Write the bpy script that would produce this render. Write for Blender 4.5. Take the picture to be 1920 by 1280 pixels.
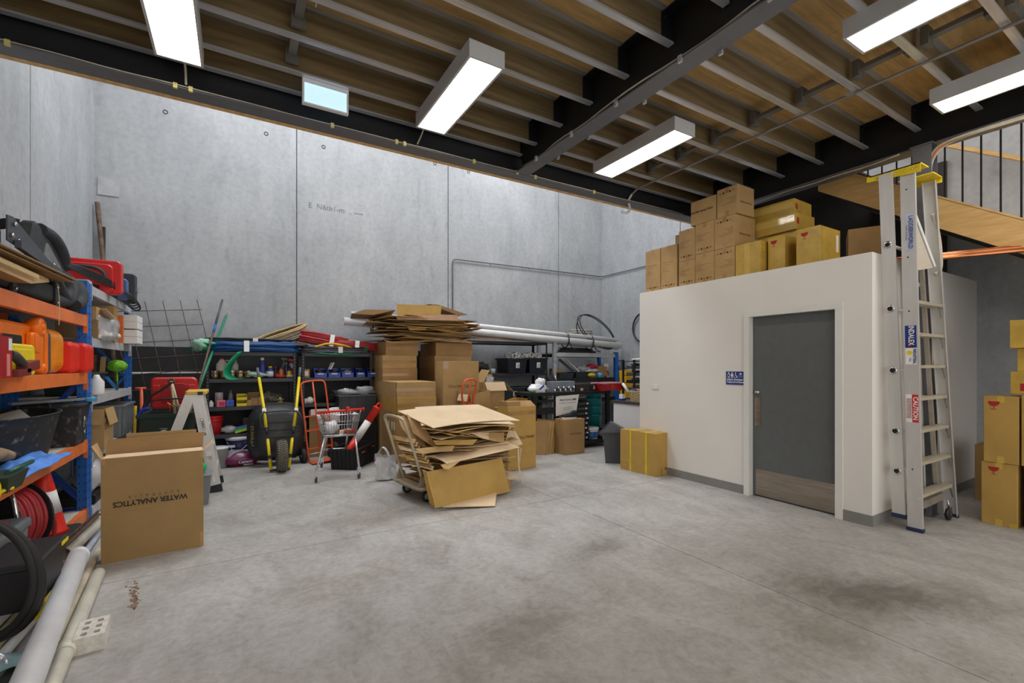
import bpy, math, random
from mathutils import Vector, Matrix, noise

C = bpy.context.scene
for o in list(bpy.data.objects):
    bpy.data.objects.remove(o, do_unlink=True)
COL = C.collection

# ------------------------------------------------------------------ camera, world, light, exposure
# world axes: X runs along the back wall (to the right), Y along the left wall (away), Z up
YAW = math.atan(515 / 858)
cam_d = bpy.data.cameras.new('camera')
cam = bpy.data.objects.new('camera', cam_d); COL.objects.link(cam)
cam.location = (0, 0, 1.5)
cam.rotation_euler = (math.pi / 2, 0, -YAW)
cam_d.sensor_width = 36; cam_d.lens = 36 * 858 / 1920
cam_d.shift_y = 44 / 1920
cam_d.clip_start = 0.05
C.camera = cam

W = bpy.data.worlds.new('world'); C.world = W; W.use_nodes = True
W.node_tree.nodes['Background'].inputs[0].default_value = (1.0, 0.98, 0.95, 1)
W.node_tree.nodes['Background'].inputs[1].default_value = 1.7

C.view_settings.view_transform = 'Standard'
C.view_settings.look = 'None'
C.view_settings.gamma = 1
C.view_settings.use_curve_mapping = False
C.view_settings.exposure = 0.0

def area(name, loc, size, power, color, rot=(0, 0, 0)):
    l = bpy.data.lights.new(name, 'AREA'); l.shape = 'RECTANGLE'
    l.size, l.size_y = size; l.energy = power; l.color = color
    o = bpy.data.objects.new(name, l); COL.objects.link(o)
    o.location = loc; o.rotation_euler = rot
    return o
# daylight falling through the roof lights over the double-height bays
SKY = (0.91, 0.95, 1.0)
area('roof_daylight', (0.6, 6.9, 7.5), (2.6, 1.6), 200, SKY)
area('roof_daylight', (4.9, 6.9, 7.5), (2.6, 1.6), 200, SKY)
area('roof_daylight', (7.0, 1.6, 7.5), (1.2, 3.0), 100, SKY)

# ------------------------------------------------------------------ helpers
def lin(c):
    c = c / 255
    return c / 12.92 if c <= 0.04045 else ((c + 0.055) / 1.055) ** 2.4

MATS = {}
def mat(name, rgb, rough=0.6, metal=0.0, var=0.08, scale=6.0, bump=0.0, bscale=None, emit=0, trans=0.0,
        alpha=1.0, coat=0.0, stretch=None, rgb2=None, spec=0.5, detail=4, scuff=0.0):
    """procedural principled material: noise mixes two tones, optional fine relief"""
    if name in MATS: return MATS[name]
    m = bpy.data.materials.new(name); m.use_nodes = True
    nt = m.node_tree; b = nt.nodes['Principled BSDF']
    a = [lin(x) for x in rgb]
    if rgb2: c2 = [lin(x) for x in rgb2]
    else: c2 = [max(0, x * (1 - 2.2 * var)) for x in a]; a = [min(1, x * (1 + var)) for x in a]
    tc = nt.nodes.new('ShaderNodeTexCoord')
    mp = nt.nodes.new('ShaderNodeMapping'); nt.links.new(tc.outputs['Object'], mp.inputs[0])
    if stretch: mp.inputs['Scale'].default_value = stretch
    n = nt.nodes.new('ShaderNodeTexNoise'); n.inputs['Scale'].default_value = scale
    n.inputs['Detail'].default_value = detail; n.inputs['Roughness'].default_value = 0.6
    nt.links.new(mp.outputs[0], n.inputs['Vector'])
    r = nt.nodes.new('ShaderNodeValToRGB')
    r.color_ramp.elements[0].position = 0.35; r.color_ramp.elements[1].position = 0.65
    r.color_ramp.elements[0].color = (*c2, 1); r.color_ramp.elements[1].color = (*a, 1)
    nt.links.new(n.outputs['Fac'], r.inputs[0])
    out = r.outputs[0]
    if scuff:
        n3 = nt.nodes.new('ShaderNodeTexNoise'); n3.inputs['Scale'].default_value = scale * 3.1; n3.inputs['Detail'].default_value = 8
        nt.links.new(mp.outputs[0], n3.inputs['Vector'])
        r3 = nt.nodes.new('ShaderNodeValToRGB'); r3.color_ramp.elements[0].position = 0.58; r3.color_ramp.elements[1].position = 0.75
        r3.color_ramp.elements[1].color = (scuff, scuff, scuff, 1)
        nt.links.new(n3.outputs['Fac'], r3.inputs[0])
        mx = nt.nodes.new('ShaderNodeMix'); mx.data_type = 'RGBA'
        nt.links.new(r3.outputs[0], mx.inputs[0]); nt.links.new(out, mx.inputs[6]); mx.inputs[7].default_value = (0.55, 0.54, 0.52, 1)
        out = mx.outputs[2]
    nt.links.new(out, b.inputs['Base Color'])
    b.inputs['Roughness'].default_value = rough; b.inputs['Metallic'].default_value = metal
    b.inputs['Specular IOR Level'].default_value = spec
    if coat: b.inputs['Coat Weight'].default_value = coat; b.inputs['Coat Roughness'].default_value = 0.15
    if trans: b.inputs['Transmission Weight'].default_value = trans
    if alpha < 1: b.inputs['Alpha'].default_value = alpha
    if emit:
        b.inputs['Emission Color'].default_value = (*[lin(x) for x in rgb], 1); b.inputs['Emission Strength'].default_value = emit
    if bump:
        n2 = nt.nodes.new('ShaderNodeTexNoise'); n2.inputs['Scale'].default_value = bscale or scale * 4; n2.inputs['Detail'].default_value = 6
        nt.links.new(mp.outputs[0], n2.inputs['Vector'])
        bp = nt.nodes.new('ShaderNodeBump'); bp.inputs['Strength'].default_value = bump; bp.inputs['Distance'].default_value = 0.01
        nt.links.new(n2.outputs['Fac'], bp.inputs['Height']); nt.links.new(bp.outputs[0], b.inputs['Normal'])
    MATS[name] = m
    return m

def V(*a): return Vector(a)

class MB:
    def __init__(s): s.v = []; s.f = []; s.sm = []; s.M = Matrix.Identity(4)
    def add(s, vs, fs, smooth=False):
        k = len(s.v); M = s.M
        s.v += [tuple(M @ Vector(p)) for p in vs]
        s.f += [tuple(k + i for i in f) for f in fs]; s.sm += [smooth] * len(fs)
        return s
    def box(s, x0, y0, z0, x1, y1, z1):
        x0, x1 = sorted((x0, x1)); y0, y1 = sorted((y0, y1)); z0, z1 = sorted((z0, z1))
        return s.add([(x0,y0,z0),(x1,y0,z0),(x1,y1,z0),(x0,y1,z0),(x0,y0,z1),(x1,y0,z1),(x1,y1,z1),(x0,y1,z1)],
                     [(0,3,2,1),(4,5,6,7),(0,1,5,4),(1,2,6,5),(2,3,7,6),(3,0,4,7)])
    def taper(s, x0, y0, z0, x1, y1, z1, k=0.9, kb=None):
        """box whose bottom is k times as wide as its top"""
        cx, cy = (x0+x1)/2, (y0+y1)/2; kb = kb or k
        g = lambda x, y: (cx+(x-cx)*k, cy+(y-cy)*kb)
        b = [g(x0,y0), g(x1,y0), g(x1,y1), g(x0,y1)]
        return s.add([(*p, z0) for p in b] + [(x0,y0,z1),(x1,y0,z1),(x1,y1,z1),(x0,y1,z1)],
                     [(0,3,2,1),(4,5,6,7),(0,1,5,4),(1,2,6,5),(2,3,7,6),(3,0,4,7)])
    def prism(s, pts, vec, smooth=False):
        n = len(pts); vec = Vector(vec)
        a = [Vector(p) for p in pts]; b = [p + vec for p in a]
        return s.add(a + b, [tuple(range(n))[::-1], tuple(range(n, 2*n))] + [(i, (i+1) % n, n+(i+1) % n, n+i) for i in range(n)], smooth)
    def rbox(s, x0, y0, z0, x1, y1, z1, r=0.02, axis='y', n=4, ch=0.006):
        """box with rounded corners seen along axis and a small chamfer on both faces"""
        lo = {'x': (y0,z0,y1,z1), 'y': (x0,z0,x1,z1), 'z': (x0,y0,x1,y1)}[axis]
        a0, b0, a1, b1 = lo; d0, d1 = {'x': (x0,x1), 'y': (y0,y1), 'z': (z0,z1)}[axis]
        r = min(r, (a1-a0)/2*0.99, (b1-b0)/2*0.99)
        def ring(ins):
            q = []
            for ca, cb, t0 in ((a1-r, b1-r, 0), (a0+r, b1-r, 90), (a0+r, b0+r, 180), (a1-r, b0+r, 270)):
                for i in range(n+1):
                    t = math.radians(t0 + 90*i/n); q.append((ca+(r-ins)*math.cos(t), cb+(r-ins)*math.sin(t)))
            return q
        ch = min(ch, r*0.9)
        rings = [(ring(ch), d0), (ring(0), d0+ch), (ring(0), d1-ch), (ring(ch), d1)]
        vs = []
        for rg, d in rings:
            for a, b in rg:
                vs.append({'x': (d,a,b), 'y': (a,d,b), 'z': (a,b,d)}[axis])
        m = len(rings[0][0]); fs = [tuple(range(m)), tuple(range(3*m, 4*m))[::-1]]
        for k in range(3):
            for i in range(m): fs.append((k*m+i, k*m+(i+1) % m, (k+1)*m+(i+1) % m, (k+1)*m+i))
        return s.add(vs, fs)
    def tube(s, pts, r, n=8, closed=False, caps=True, flat=None):
        pts = [Vector(p) for p in pts]; N = len(pts)
        rs = r if isinstance(r, (list, tuple)) else [r]*N
        tang = []
        for i in range(N):
            a = pts[(i-1) % N] if closed or i > 0 else pts[i]; b = pts[(i+1) % N] if closed or i < N-1 else pts[i]
            t = (b-a); tang.append(t.normalized() if t.length > 1e-9 else Vector((0,0,1)))
        up = Vector((0,0,1)) if abs(tang[0].z) < 0.9 else Vector((1,0,0))
        u = tang[0].cross(up).normalized(); vs = []
        for i in range(N):
            t = tang[i]; u = (u - t*u.dot(t)); u = u.normalized() if u.length > 1e-6 else t.orthogonal().normalized()
            w = t.cross(u)
            for k in range(n):
                a = 2*math.pi*(k+0.5)/n
                vs.append(pts[i] + (u*math.cos(a) + w*math.sin(a)*(flat or 1))*rs[i])
        fs = []
        for i in range(N if closed else N-1):
            j = (i+1) % N
            for k in range(n): fs.append((i*n+k, i*n+(k+1) % n, j*n+(k+1) % n, j*n+k))
        s.add(vs, fs, True)
        if caps and not closed:
            kk = len(s.v) - len(vs)
            s.f += [tuple(kk+i for i in range(n))[::-1], tuple(kk+(N-1)*n+i for i in range(n))]; s.sm += [False]*2
        return s
    def cyl(s, p0, p1, r0, r1=None, n=16): return s.tube([p0, p1], [r0, r1 if r1 is not None else r0], n)
    def pipe(s, p0, p1, r, wall=0.004, n=20):
        """hollow straight pipe with visible bore at both ends"""
        p0, p1 = Vector(p0), Vector(p1); t = (p1-p0).normalized(); u = t.orthogonal().normalized(); w = t.cross(u); vs = []
        for p, rr in ((p0, r-wall), (p0, r), (p1, r), (p1, r-wall)):
            for k in range(n):
                a = 2*math.pi*k/n; vs.append(p + (u*math.cos(a)+w*math.sin(a))*rr)
        fs = []
        for i in range(4):
            j = (i+1) % 4
            for k in range(n): fs.append((i*n+k, i*n+(k+1) % n, j*n+(k+1) % n, j*n+k))
        s.add(vs, fs, False)
        for q in range(n): s.sm[-4*n + n + q] = True
        for q in range(n): s.sm[-4*n + 3*n + q] = True
        return s
    def ring(s, c, R, r, n=24, m=8, axis='z', a0=0, a1=360, squash=1.0):
        full = abs(a1-a0) >= 360; k = n if full else n+1; pts = []
        for i in range(k):
            t = math.radians(a0 + (a1-a0)*i/n); x, y = R*math.cos(t), R*math.sin(t)*squash
            pts.append(Vector(c) + {'z': Vector((x,y,0)), 'y': Vector((x,0,y)), 'x': Vector((0,x,y))}[axis])
        return s.tube(pts, r, m, closed=full)
    def lathe(s, prof, c=(0,0,0), n=20, axis='z', smooth=True, sx=1, sy=1, sweep=None):
        vs = []; c = Vector(c); N = len(prof)
        for r, z in prof:
            for k in range(n):
                a = 2*math.pi*k/n; p = (r*math.cos(a)*sx, r*math.sin(a)*sy, z)
                p = {'z': p, 'x': (p[2], p[0], p[1]), 'y': (p[0], p[2], p[1])}[axis]
                vs.append(c + Vector(p))
        fs = [(i*n+k, i*n+(k+1) % n, (i+1)*n+(k+1) % n, (i+1)*n+k) for i in range(N-1) for k in range(n)]
        s.add(vs, fs, smooth)
        kk = len(s.v)-len(vs)
        for i, rv in ((0, True), (N-1, False)):
            if prof[i][0] > 1e-5 and not (N == 2 and min(prof[0][0], prof[1][0]) < 1e-5):
                q = tuple(kk+i*n+k for k in range(n)); s.f.append(q[::-1] if rv else q); s.sm.append(False)
        return s
    def surf(s, fn, nu, nv, smooth=True, thick=0.0):
        vs = [Vector(fn(i/nu, j/nv)) for j in range(nv+1) for i in range(nu+1)]
        fs = [(j*(nu+1)+i, j*(nu+1)+i+1, (j+1)*(nu+1)+i+1, (j+1)*(nu+1)+i) for j in range(nv) for i in range(nu)]
        if thick:
            k = len(vs); n = (vs[1]-vs[0]).cross(vs[nu+1]-vs[0]).normalized()*thick
            nf = len(fs); vs += [p - n for p in vs]; fs += [tuple(i+k for i in f)[::-1] for f in fs]
            e = [j for j in range(nu+1)] + [(j+1)*(nu+1)+nu for j in range(nv)] + [nv*(nu+1)+nu-1-i for i in range(nu)] + [(nv-1-j)*(nu+1) for j in range(nv-1)]
            for i in range(len(e)):
                a, b = e[i], e[(i+1) % len(e)]; fs.append((a, a+k, b+k, b))
        return s.add(vs, fs, smooth)
    def blob(s, c, r, n=12, m=8, amp=0.15, seed=0, fr=2.0, floor=None):
        """lumpy closed body (cloth bundle, bag, foam)"""
        rx, ry, rz = r if isinstance(r, (tuple, list)) else (r, r, r); vs = []
        for j in range(1, m):
            ph = math.pi*j/m
            for i in range(n):
                th = 2*math.pi*i/n; d = Vector((math.sin(ph)*math.cos(th), math.sin(ph)*math.sin(th), math.cos(ph)))
                k = 1 + amp*2*noise.noise(d*fr + Vector((seed*3.7, seed*1.3, seed*7.1)))
                p = Vector((c[0]+d.x*rx*k, c[1]+d.y*ry*k, c[2]+d.z*rz*k))
                if floor is not None: p.z = max(p.z, floor)
                vs.append(p)
        t = Vector((c[0], c[1], c[2]+rz)); b = Vector((c[0], c[1], c[2]-rz if floor is None else max(floor, c[2]-rz)))
        k = len(vs); vs += [t, b]; fs = []
        for j in range(m-2):
            for i in range(n): fs.append((j*n+i, (j+1)*n+i, (j+1)*n+(i+1) % n, j*n+(i+1) % n))
        for i in range(n): fs.append((k, i, (i+1) % n)); fs.append((k+1, (m-2)*n+(i+1) % n, (m-2)*n+i))
        return s.add(vs, fs, True)
    def bx(s, c, size, rot=(0,0,0)):
        """box by centre, size and rotation in degrees"""
        M0 = s.M; s.M = M0 @ Matrix.Translation(Vector(c)) @ eul(rot)
        s.box(-size[0]/2, -size[1]/2, -size[2]/2, size[0]/2, size[1]/2, size[2]/2); s.M = M0
        return s
    def bar(s, p0, p1, w, h, up=(0,0,1)):
        """rectangular bar between two points, w sideways, h along up"""
        p0, p1 = Vector(p0), Vector(p1); t = (p1-p0).normalized(); a = t.cross(Vector(up))
        a = a.normalized() if a.length > 1e-6 else t.orthogonal().normalized(); b = a.cross(t).normalized()
        q = [a*w/2+b*h/2, -a*w/2+b*h/2, -a*w/2-b*h/2, a*w/2-b*h/2]
        return s.add([p0+x for x in q]+[p1+x for x in q], [(0,1,2,3),(7,6,5,4),(0,4,5,1),(1,5,6,2),(2,6,7,3),(3,7,4,0)])

def eul(rot):
    return (Matrix.Rotation(math.radians(rot[2]), 4, 'Z') @ Matrix.Rotation(math.radians(rot[1]), 4, 'Y') @ Matrix.Rotation(math.radians(rot[0]), 4, 'X'))

def obj(name, mb, m, parent=None, loc=None, rot=None, label=None):
    me = bpy.data.meshes.new(name); me.from_pydata(mb.v, [], mb.f)
    me.polygons.foreach_set('use_smooth', mb.sm); me.update()
    me.materials.append(m)
    o = bpy.data.objects.new(name, me); COL.objects.link(o)
    if parent: o.parent = parent
    if loc: o.location = loc
    if rot: o.rotation_euler = [math.radians(a) for a in rot]
    if label: o['label'] = label
    return o
def tag(o, label, cat, group=None, kind=None):
    o['label'] = label; o['category'] = cat
    if group: o['group'] = group
    if kind: o['kind'] = kind
    return o
def thing(name, label, cat, loc=(0,0,0), rz=0, group=None, rot=None):
    o = bpy.data.objects.new(name, None); COL.objects.link(o); o.empty_display_size = 0.1
    o.location = loc; o.rotation_euler = [math.radians(a) for a in (rot or (0, 0, rz))]
    return tag(o, label, cat, group)
def solo(name, mb, m, label, cat, group=None, loc=None, rot=None):
    return tag(obj(name, mb, m, None, loc, rot), label, cat, group)
def struct(name, mb=None, m=None, parent=None):
    if mb is None:
        o = bpy.data.objects.new(name, None); COL.objects.link(o)
    else: o = obj(name, mb, m, parent)
    if not parent: o['kind'] = 'structure'
    return o
KIDS = {}
def copy_tree(o, parent=None, label=None, loc=None, rot=None):
    c = o.copy(); COL.objects.link(c)
    if parent: c.parent = parent
    for ch in [x for x in o.children]: copy_tree(ch, c)
    if label: c['label'] = label
    if loc: c.location = loc
    if rot: c.rotation_euler = [math.radians(a) for a in rot]
    return c
def share(o, name_src, loc, parent=None, rot=None, scale=None):
    c = o.copy(); COL.objects.link(c); c.location = loc
    if rot: c.rotation_euler = [math.radians(a) for a in rot]
    if scale: c.scale = scale
    if parent: c.parent = parent
    return c
def text(s, size, m, parent=None, loc=(0,0,0), rot=(0,0,0), name='lettering', ext=0.0008, sx=1.0, align='CENTER', bold=0.0, space=1.0):
    """flat print made of raised letter outlines, reading along local X, facing local +Z before rot"""
    cu = bpy.data.curves.new(name, 'FONT'); cu.body = s; cu.size = size; cu.extrude = ext; cu.align_x = align; cu.align_y = 'CENTER'
    cu.offset = bold; cu.space_character = space; cu.resolution_u = 3
    t = bpy.data.objects.new(name, cu); COL.objects.link(t)
    me = bpy.data.meshes.new_from_object(t.evaluated_get(bpy.context.evaluated_depsgraph_get()))
    bpy.data.objects.remove(t, do_unlink=True)
    me.materials.clear(); me.materials.append(m)
    o = bpy.data.objects.new(name, me); COL.objects.link(o)
    M = Matrix.Translation(Vector(loc)) @ eul(rot) @ Matrix.Diagonal((sx, 1, 1, 1))
    me.transform(M)
    if parent: o.parent = parent
    return o
# ------------------------------------------------------------------ materials
def concrete_wall():
    m = bpy.data.materials.new('precast_concrete'); m.use_nodes = True; nt = m.node_tree; b = nt.nodes['Principled BSDF']
    N = nt.nodes.new; L = nt.links.new
    tc = N('ShaderNodeTexCoord')
    def nz(scale, stretch=(1, 1, 1), det=6, dist=0.0):
        mp = N('ShaderNodeMapping'); mp.inputs['Scale'].default_value = stretch; L(tc.outputs['Object'], mp.inputs[0])
        n = N('ShaderNodeTexNoise'); n.inputs['Scale'].default_value = scale; n.inputs['Detail'].default_value = det; n.inputs['Distortion'].default_value = dist
        n.inputs['Roughness'].default_value = 0.62
        L(mp.outputs[0], n.inputs['Vector']); return n.outputs['Fac']
    def ramp(src, p0, c0, p1, c1):
        r = N('ShaderNodeValToRGB'); r.color_ramp.elements[0].position = p0; r.color_ramp.elements[1].position = p1
        r.color_ramp.elements[0].color = (*c0, 1); r.color_ramp.elements[1].color = (*c1, 1); L(src, r.inputs[0]); return r.outputs[0]
    def mul(a, c, f=1.0):
        x = N('ShaderNodeMix'); x.data_type = 'RGBA'; x.blend_type = 'MULTIPLY'; x.inputs[0].default_value = f; L(a, x.inputs[6]); L(c, x.inputs[7]); return x.outputs[2]
    base = ramp(nz(0.8, (1, 1, 0.8), dist=0.4), 0.3, (0.37, 0.385, 0.40), 0.7, (0.49, 0.50, 0.515))
    streak = ramp(nz(2.2, (2.2, 2.2, 0.45), 9, 0.6), 0.33, (0.90, 0.90, 0.905), 0.62, (1, 1, 1))
    fine = ramp(nz(14, (1, 1, 1), 8), 0.3, (0.86, 0.86, 0.86), 0.6, (1, 1, 1))
    blot = ramp(nz(2.6, (1.6, 1.6, 0.5), 10, 0.5), 0.60, (1, 1, 1), 0.78, (0.66, 0.66, 0.67))
    c = mul(mul(mul(base, streak), fine), blot, 0.8)
    L(c, b.inputs['Base Color']); b.inputs['Roughness'].default_value = 0.85; b.inputs['Specular IOR Level'].default_value = 0.25
    bp = N('ShaderNodeBump'); bp.inputs['Strength'].default_value = 0.25; bp.inputs['Distance'].default_value = 0.006
    L(nz(25, (1, 1, 1)), bp.inputs['Height']); L(bp.outputs[0], b.inputs['Normal'])
    return m
def concrete_floor():
    m = bpy.data.materials.new('concrete_floor'); m.use_nodes = True; nt = m.node_tree; b = nt.nodes['Principled BSDF']
    N = nt.nodes.new; L = nt.links.new
    tc = N('ShaderNodeTexCoord')
    def nz(scale, stretch=(1, 1, 1), det=8, dist=0.0, rot=0, off=(0, 0, 0)):
        mp = N('ShaderNodeMapping'); mp.inputs['Scale'].default_value = stretch; mp.inputs['Rotation'].default_value = (0, 0, math.radians(rot))
        mp.inputs['Location'].default_value = off
        L(tc.outputs['Object'], mp.inputs[0])
        n = N('ShaderNodeTexNoise'); n.inputs['Scale'].default_value = scale; n.inputs['Detail'].default_value = det; n.inputs['Distortion'].default_value = dist
        n.inputs['Roughness'].default_value = 0.65
        L(mp.outputs[0], n.inputs['Vector']); return n.outputs['Fac']
    def ramp(src, p0, c0, p1, c1):
        r = N('ShaderNodeValToRGB'); r.color_ramp.elements[0].position = p0; r.color_ramp.elements[1].position = p1
        r.color_ramp.elements[0].color = (*c0, 1); r.color_ramp.elements[1].color = (*c1, 1); L(src, r.inputs[0]); return r.outputs[0]
    def mul(a, c, f=1.0):
        x = N('ShaderNodeMix'); x.data_type = 'RGBA'; x.blend_type = 'MULTIPLY'; x.inputs[0].default_value = f; L(a, x.inputs[6]); L(c, x.inputs[7]); return x.outputs[2]
    base = ramp(nz(0.8, dist=0.5), 0.3, (0.40, 0.385, 0.365), 0.7, (0.53, 0.515, 0.495))
    swirl = ramp(nz(1.9, (1.6, 1, 1), 9, 1.0, 20), 0.34, (0.77, 0.755, 0.725), 0.60, (1, 1, 1))
    fine = ramp(nz(22, det=8, dist=0.6), 0.32, (0.79, 0.78, 0.76), 0.6, (1, 1, 1))
    stain = ramp(nz(1.3, (1, 1, 1), 10, 1.0, 0, (4.2, 1.7, 0)), 0.62, (1, 1, 1), 0.76, (0.66, 0.62, 0.56))
    speck = ramp(nz(30, det=2, off=(3, 9, 0)), 0.775, (1, 1, 1), 0.80, (0.35, 0.33, 0.3))
    c = mul(mul(mul(mul(base, swirl), fine), stain, 0.85), speck)
    # darker worn patches where trucks and pallets stand
    for (x, y), (rx, ry), dk, sc, rot in (((3.55, 1.35), (1.25, 0.5), 0.50, 3.2, -35), ((2.55, 2.85), (0.50, 0.22), 0.66, 5, 10), ((1.35, 2.2), (0.8, 0.35), 0.72, 4, 20), ((2.9, 1.3), (1.0, 0.4), 0.72, 4, 0), ((0.6, 3.3), (0.9, 0.45), 0.80, 4, 0), ((1.1, 4.6), (1.0, 0.5), 0.80, 3, 0)):
        mp = N('ShaderNodeMapping'); mp.vector_type = 'TEXTURE'; mp.inputs['Location'].default_value = (x, y, 0); mp.inputs['Rotation'].default_value = (0, 0, math.radians(rot)); mp.inputs['Scale'].default_value = (rx, ry, 1)
        L(tc.outputs['Object'], mp.inputs[0]); g = N('ShaderNodeTexGradient'); g.gradient_type = 'SPHERICAL'; L(mp.outputs[0], g.inputs[0])
        a = N('ShaderNodeMath'); a.operation = 'MULTIPLY'; L(g.outputs['Fac'], a.inputs[0]); L(nz(sc, (1, 1.8, 1), 10, 1.2, rot, (x, rx, 0)), a.inputs[1])
        c = mul(c, ramp(a.outputs[0], 0.12, (1, 1, 1), 0.42, (dk, dk*0.97, dk*0.92)))
    L(c, b.inputs['Base Color'])
    rr = N('ShaderNodeMapRange'); rr.inputs[3].default_value = 0.42; rr.inputs[4].default_value = 0.75
    L(nz(3, dist=1), rr.inputs[0]); L(rr.outputs[0], b.inputs['Roughness'])
    bp = N('ShaderNodeBump'); bp.inputs['Strength'].default_value = 0.12; bp.inputs['Distance'].default_value = 0.004
    L(nz(40), bp.inputs['Height']); L(bp.outputs[0], b.inputs['Normal'])
    return m
M_WALL = concrete_wall(); M_FLOOR = concrete_floor()
M_GAP = mat('joint_dark', (70, 68, 64), 0.9)
M_SEAL = mat('joint_sealant', (128, 130, 134), 0.8)
M_PLY = mat('plywood', (214, 178, 120), 0.65, var=0.10, scale=3, stretch=(1, 8, 1), bump=0.1)
M_JOIST = mat('galvanised_joist', (150, 132, 98), 0.45, 0.2, var=0.10, scale=1.2, stretch=(1, 14, 14), rgb2=(116, 100, 72))  # brown of the steel web paints in the plywood's reflection
M_GALV = mat('galvanised_steel', (206, 208, 212), 0.32, 0.6, var=0.10, scale=4, stretch=(0.3, 4, 4))
M_BEAM = mat('grey_painted_steel', (104, 105, 109), 0.42, 0.1, var=0.05)
M_WEB = mat('black_painted_steel', (30, 31, 34), 0.5, 0.1, var=0.08)
M_WHITE = mat('white_paint', (227, 222, 215), 0.55, var=0.012, scale=1.5)
M_TRIM = mat('white_trim_paint', (222, 220, 214), 0.4, var=0.01)
M_SKIRT = mat('grey_skirting', (132, 130, 126), 0.45, var=0.03)
M_DOOR = mat('grey_door_laminate', (94, 97, 97), 0.5, var=0.03, scale=12)
M_STEEL = mat('brushed_steel', (168, 158, 146), 0.32, 1.0, var=0.08, scale=3, stretch=(1, 1, 12))
M_CHROME = mat('chrome', (205, 205, 205), 0.15, 1.0, var=0.02)
M_PINE = mat('pine_board', (226, 188, 126), 0.5, var=0.10, scale=2.5, stretch=(9, 1, 9), rgb2=(206, 162, 98))
M_ALU = mat('aluminium', (212, 210, 206), 0.42, 0.45, var=0.05, scale=5, stretch=(1, 1, 0.2))
M_BLACK = mat('black_plastic', (26, 26, 28), 0.5, var=0.1)
M_MATT = mat('matt_black', (20, 20, 22), 0.8, var=0.1)
M_LINING = mat('black_wall_lining', (34, 35, 38), 0.55, var=0.18, scale=2.5, bump=0.2, bscale=5)
M_RUBBER = mat('black_rubber', (36, 35, 34), 0.75, var=0.12, bump=0.15)
M_TUB = mat('scuffed_black_rubber', (42, 42, 42), 0.6, var=0.15, scuff=0.35)
M_KRAFT = mat('cardboard', (180, 146, 96), 0.75, var=0.05, scale=5, bump=0.04, bscale=60, stretch=(1, 1, 1))
M_KRAFT2 = mat('cardboard_dark', (150, 120, 82), 0.78, var=0.06, scale=4)
M_KRAFT3 = mat('cardboard_ochre', (183, 146, 74), 0.6, var=0.05, scale=4)
M_KRAFT4 = mat('cardboard_pale', (220, 194, 158), 0.8, var=0.04, scale=3)
M_KRAFT5 = mat('cardboard_brown', (166, 130, 82), 0.7, var=0.06, scale=3)
M_TAPE = mat('clear_brown_tape', (176, 132, 78), 0.12, var=0.05, coat=0.6)
M_TAPEY = mat('yellow_tape', (205, 168, 66), 0.12, var=0.05, coat=0.8)
M_INK = mat('black_ink', (38, 30, 24), 0.7)
M_INKB = mat('faint_ink', (112, 84, 52), 0.7)
M_REDINK = mat('red_ink', (170, 36, 36), 0.7)
M_ORANGE = mat('orange_painted_beam', (232, 120, 52), 0.42, var=0.06, scuff=0.10)
M_BLUE = mat('blue_painted_post', (26, 100, 186), 0.42, var=0.06, scuff=0.06)
M_DBLUE = mat('dark_blue_post', (18, 64, 160), 0.45, var=0.06)
M_BOARD = mat('shelf_board', (196, 190, 180), 0.7, var=0.06)
M_GBEAM = mat('light_grey_beam', (186, 188, 190), 0.45, var=0.05)
M_RACK = mat('black_rack_steel', (34, 36, 40), 0.5, 0.2, var=0.08)
M_ORED = mat('orange_trolley_paint', (222, 92, 50), 0.4, var=0.06, scuff=0.08)
M_YEL = mat('yellow_plastic', (232, 206, 20), 0.42, var=0.05)
M_RED = mat('red_plastic', (206, 34, 32), 0.38, var=0.05)
M_SRED = mat('signal_red', (226, 44, 26), 0.4, var=0.05)
M_ORP = mat('orange_plastic', (246, 122, 14), 0.38, var=0.04)
M_BLP = mat('blue_plastic', (22, 62, 170), 0.35, var=0.06)
M_GREYP = mat('grey_plastic', (126, 130, 134), 0.5, var=0.05)
M_DGREY = mat('dark_grey_plastic', (66, 68, 74), 0.5, var=0.06)
M_SLATE = mat('slate_plastic', (48, 54, 60), 0.5, var=0.06)
M_GREEN = mat('green_hose', (30, 128, 92), 0.45, var=0.08)
M_GREEND = mat('dark_green_plastic', (30, 52, 44), 0.5, var=0.08)
M_LIME = mat('lime_bristle', (120, 190, 40), 0.8, var=0.2, scale=30)
M_WPVC = mat('white_pvc', (222, 222, 222), 0.35, var=0.03, scale=5)
M_WPVC2 = mat('aged_white_pvc', (212, 208, 192), 0.5, var=0.08, scale=4, scuff=0.0)
M_GPVC = mat('grey_white_pvc', (218, 218, 220), 0.45, var=0.05, scale=4)
M_RUST = mat('rusty_pipe', (104, 84, 70), 0.7, 0.3, var=0.2, scale=12)
M_COPPER = mat('copper', (214, 138, 92), 0.25, 1.0, var=0.08, scale=5)
M_BRASS = mat('brass_tin', (190, 156, 84), 0.3, 0.8, var=0.1)
M_PAPER = mat('white_paper', (232, 230, 226), 0.7, var=0.01)
M_BAG = mat('white_plastic_film', (226, 226, 230), 0.28, var=0.03, bump=0.4, bscale=18, coat=0.3)
M_CLEAR = mat('clear_plastic_film', (214, 218, 224), 0.12, var=0.1, scale=10, alpha=0.62, bump=0.5, bscale=14, coat=0.5)
M_HOSER = mat('red_hose', (176, 52, 56), 0.45, var=0.1)
M_HOSEB = mat('blue_hose', (16, 74, 134), 0.42, var=0.12)
M_HOSEK = mat('black_hose', (34, 36, 40), 0.45, var=0.1)
M_TEAL = mat('teal_plastic', (20, 130, 132), 0.45, var=0.06)
M_TAN = mat('tan_suede', (150, 124, 98), 0.9, var=0.12, scale=8, bump=0.3)
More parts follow.
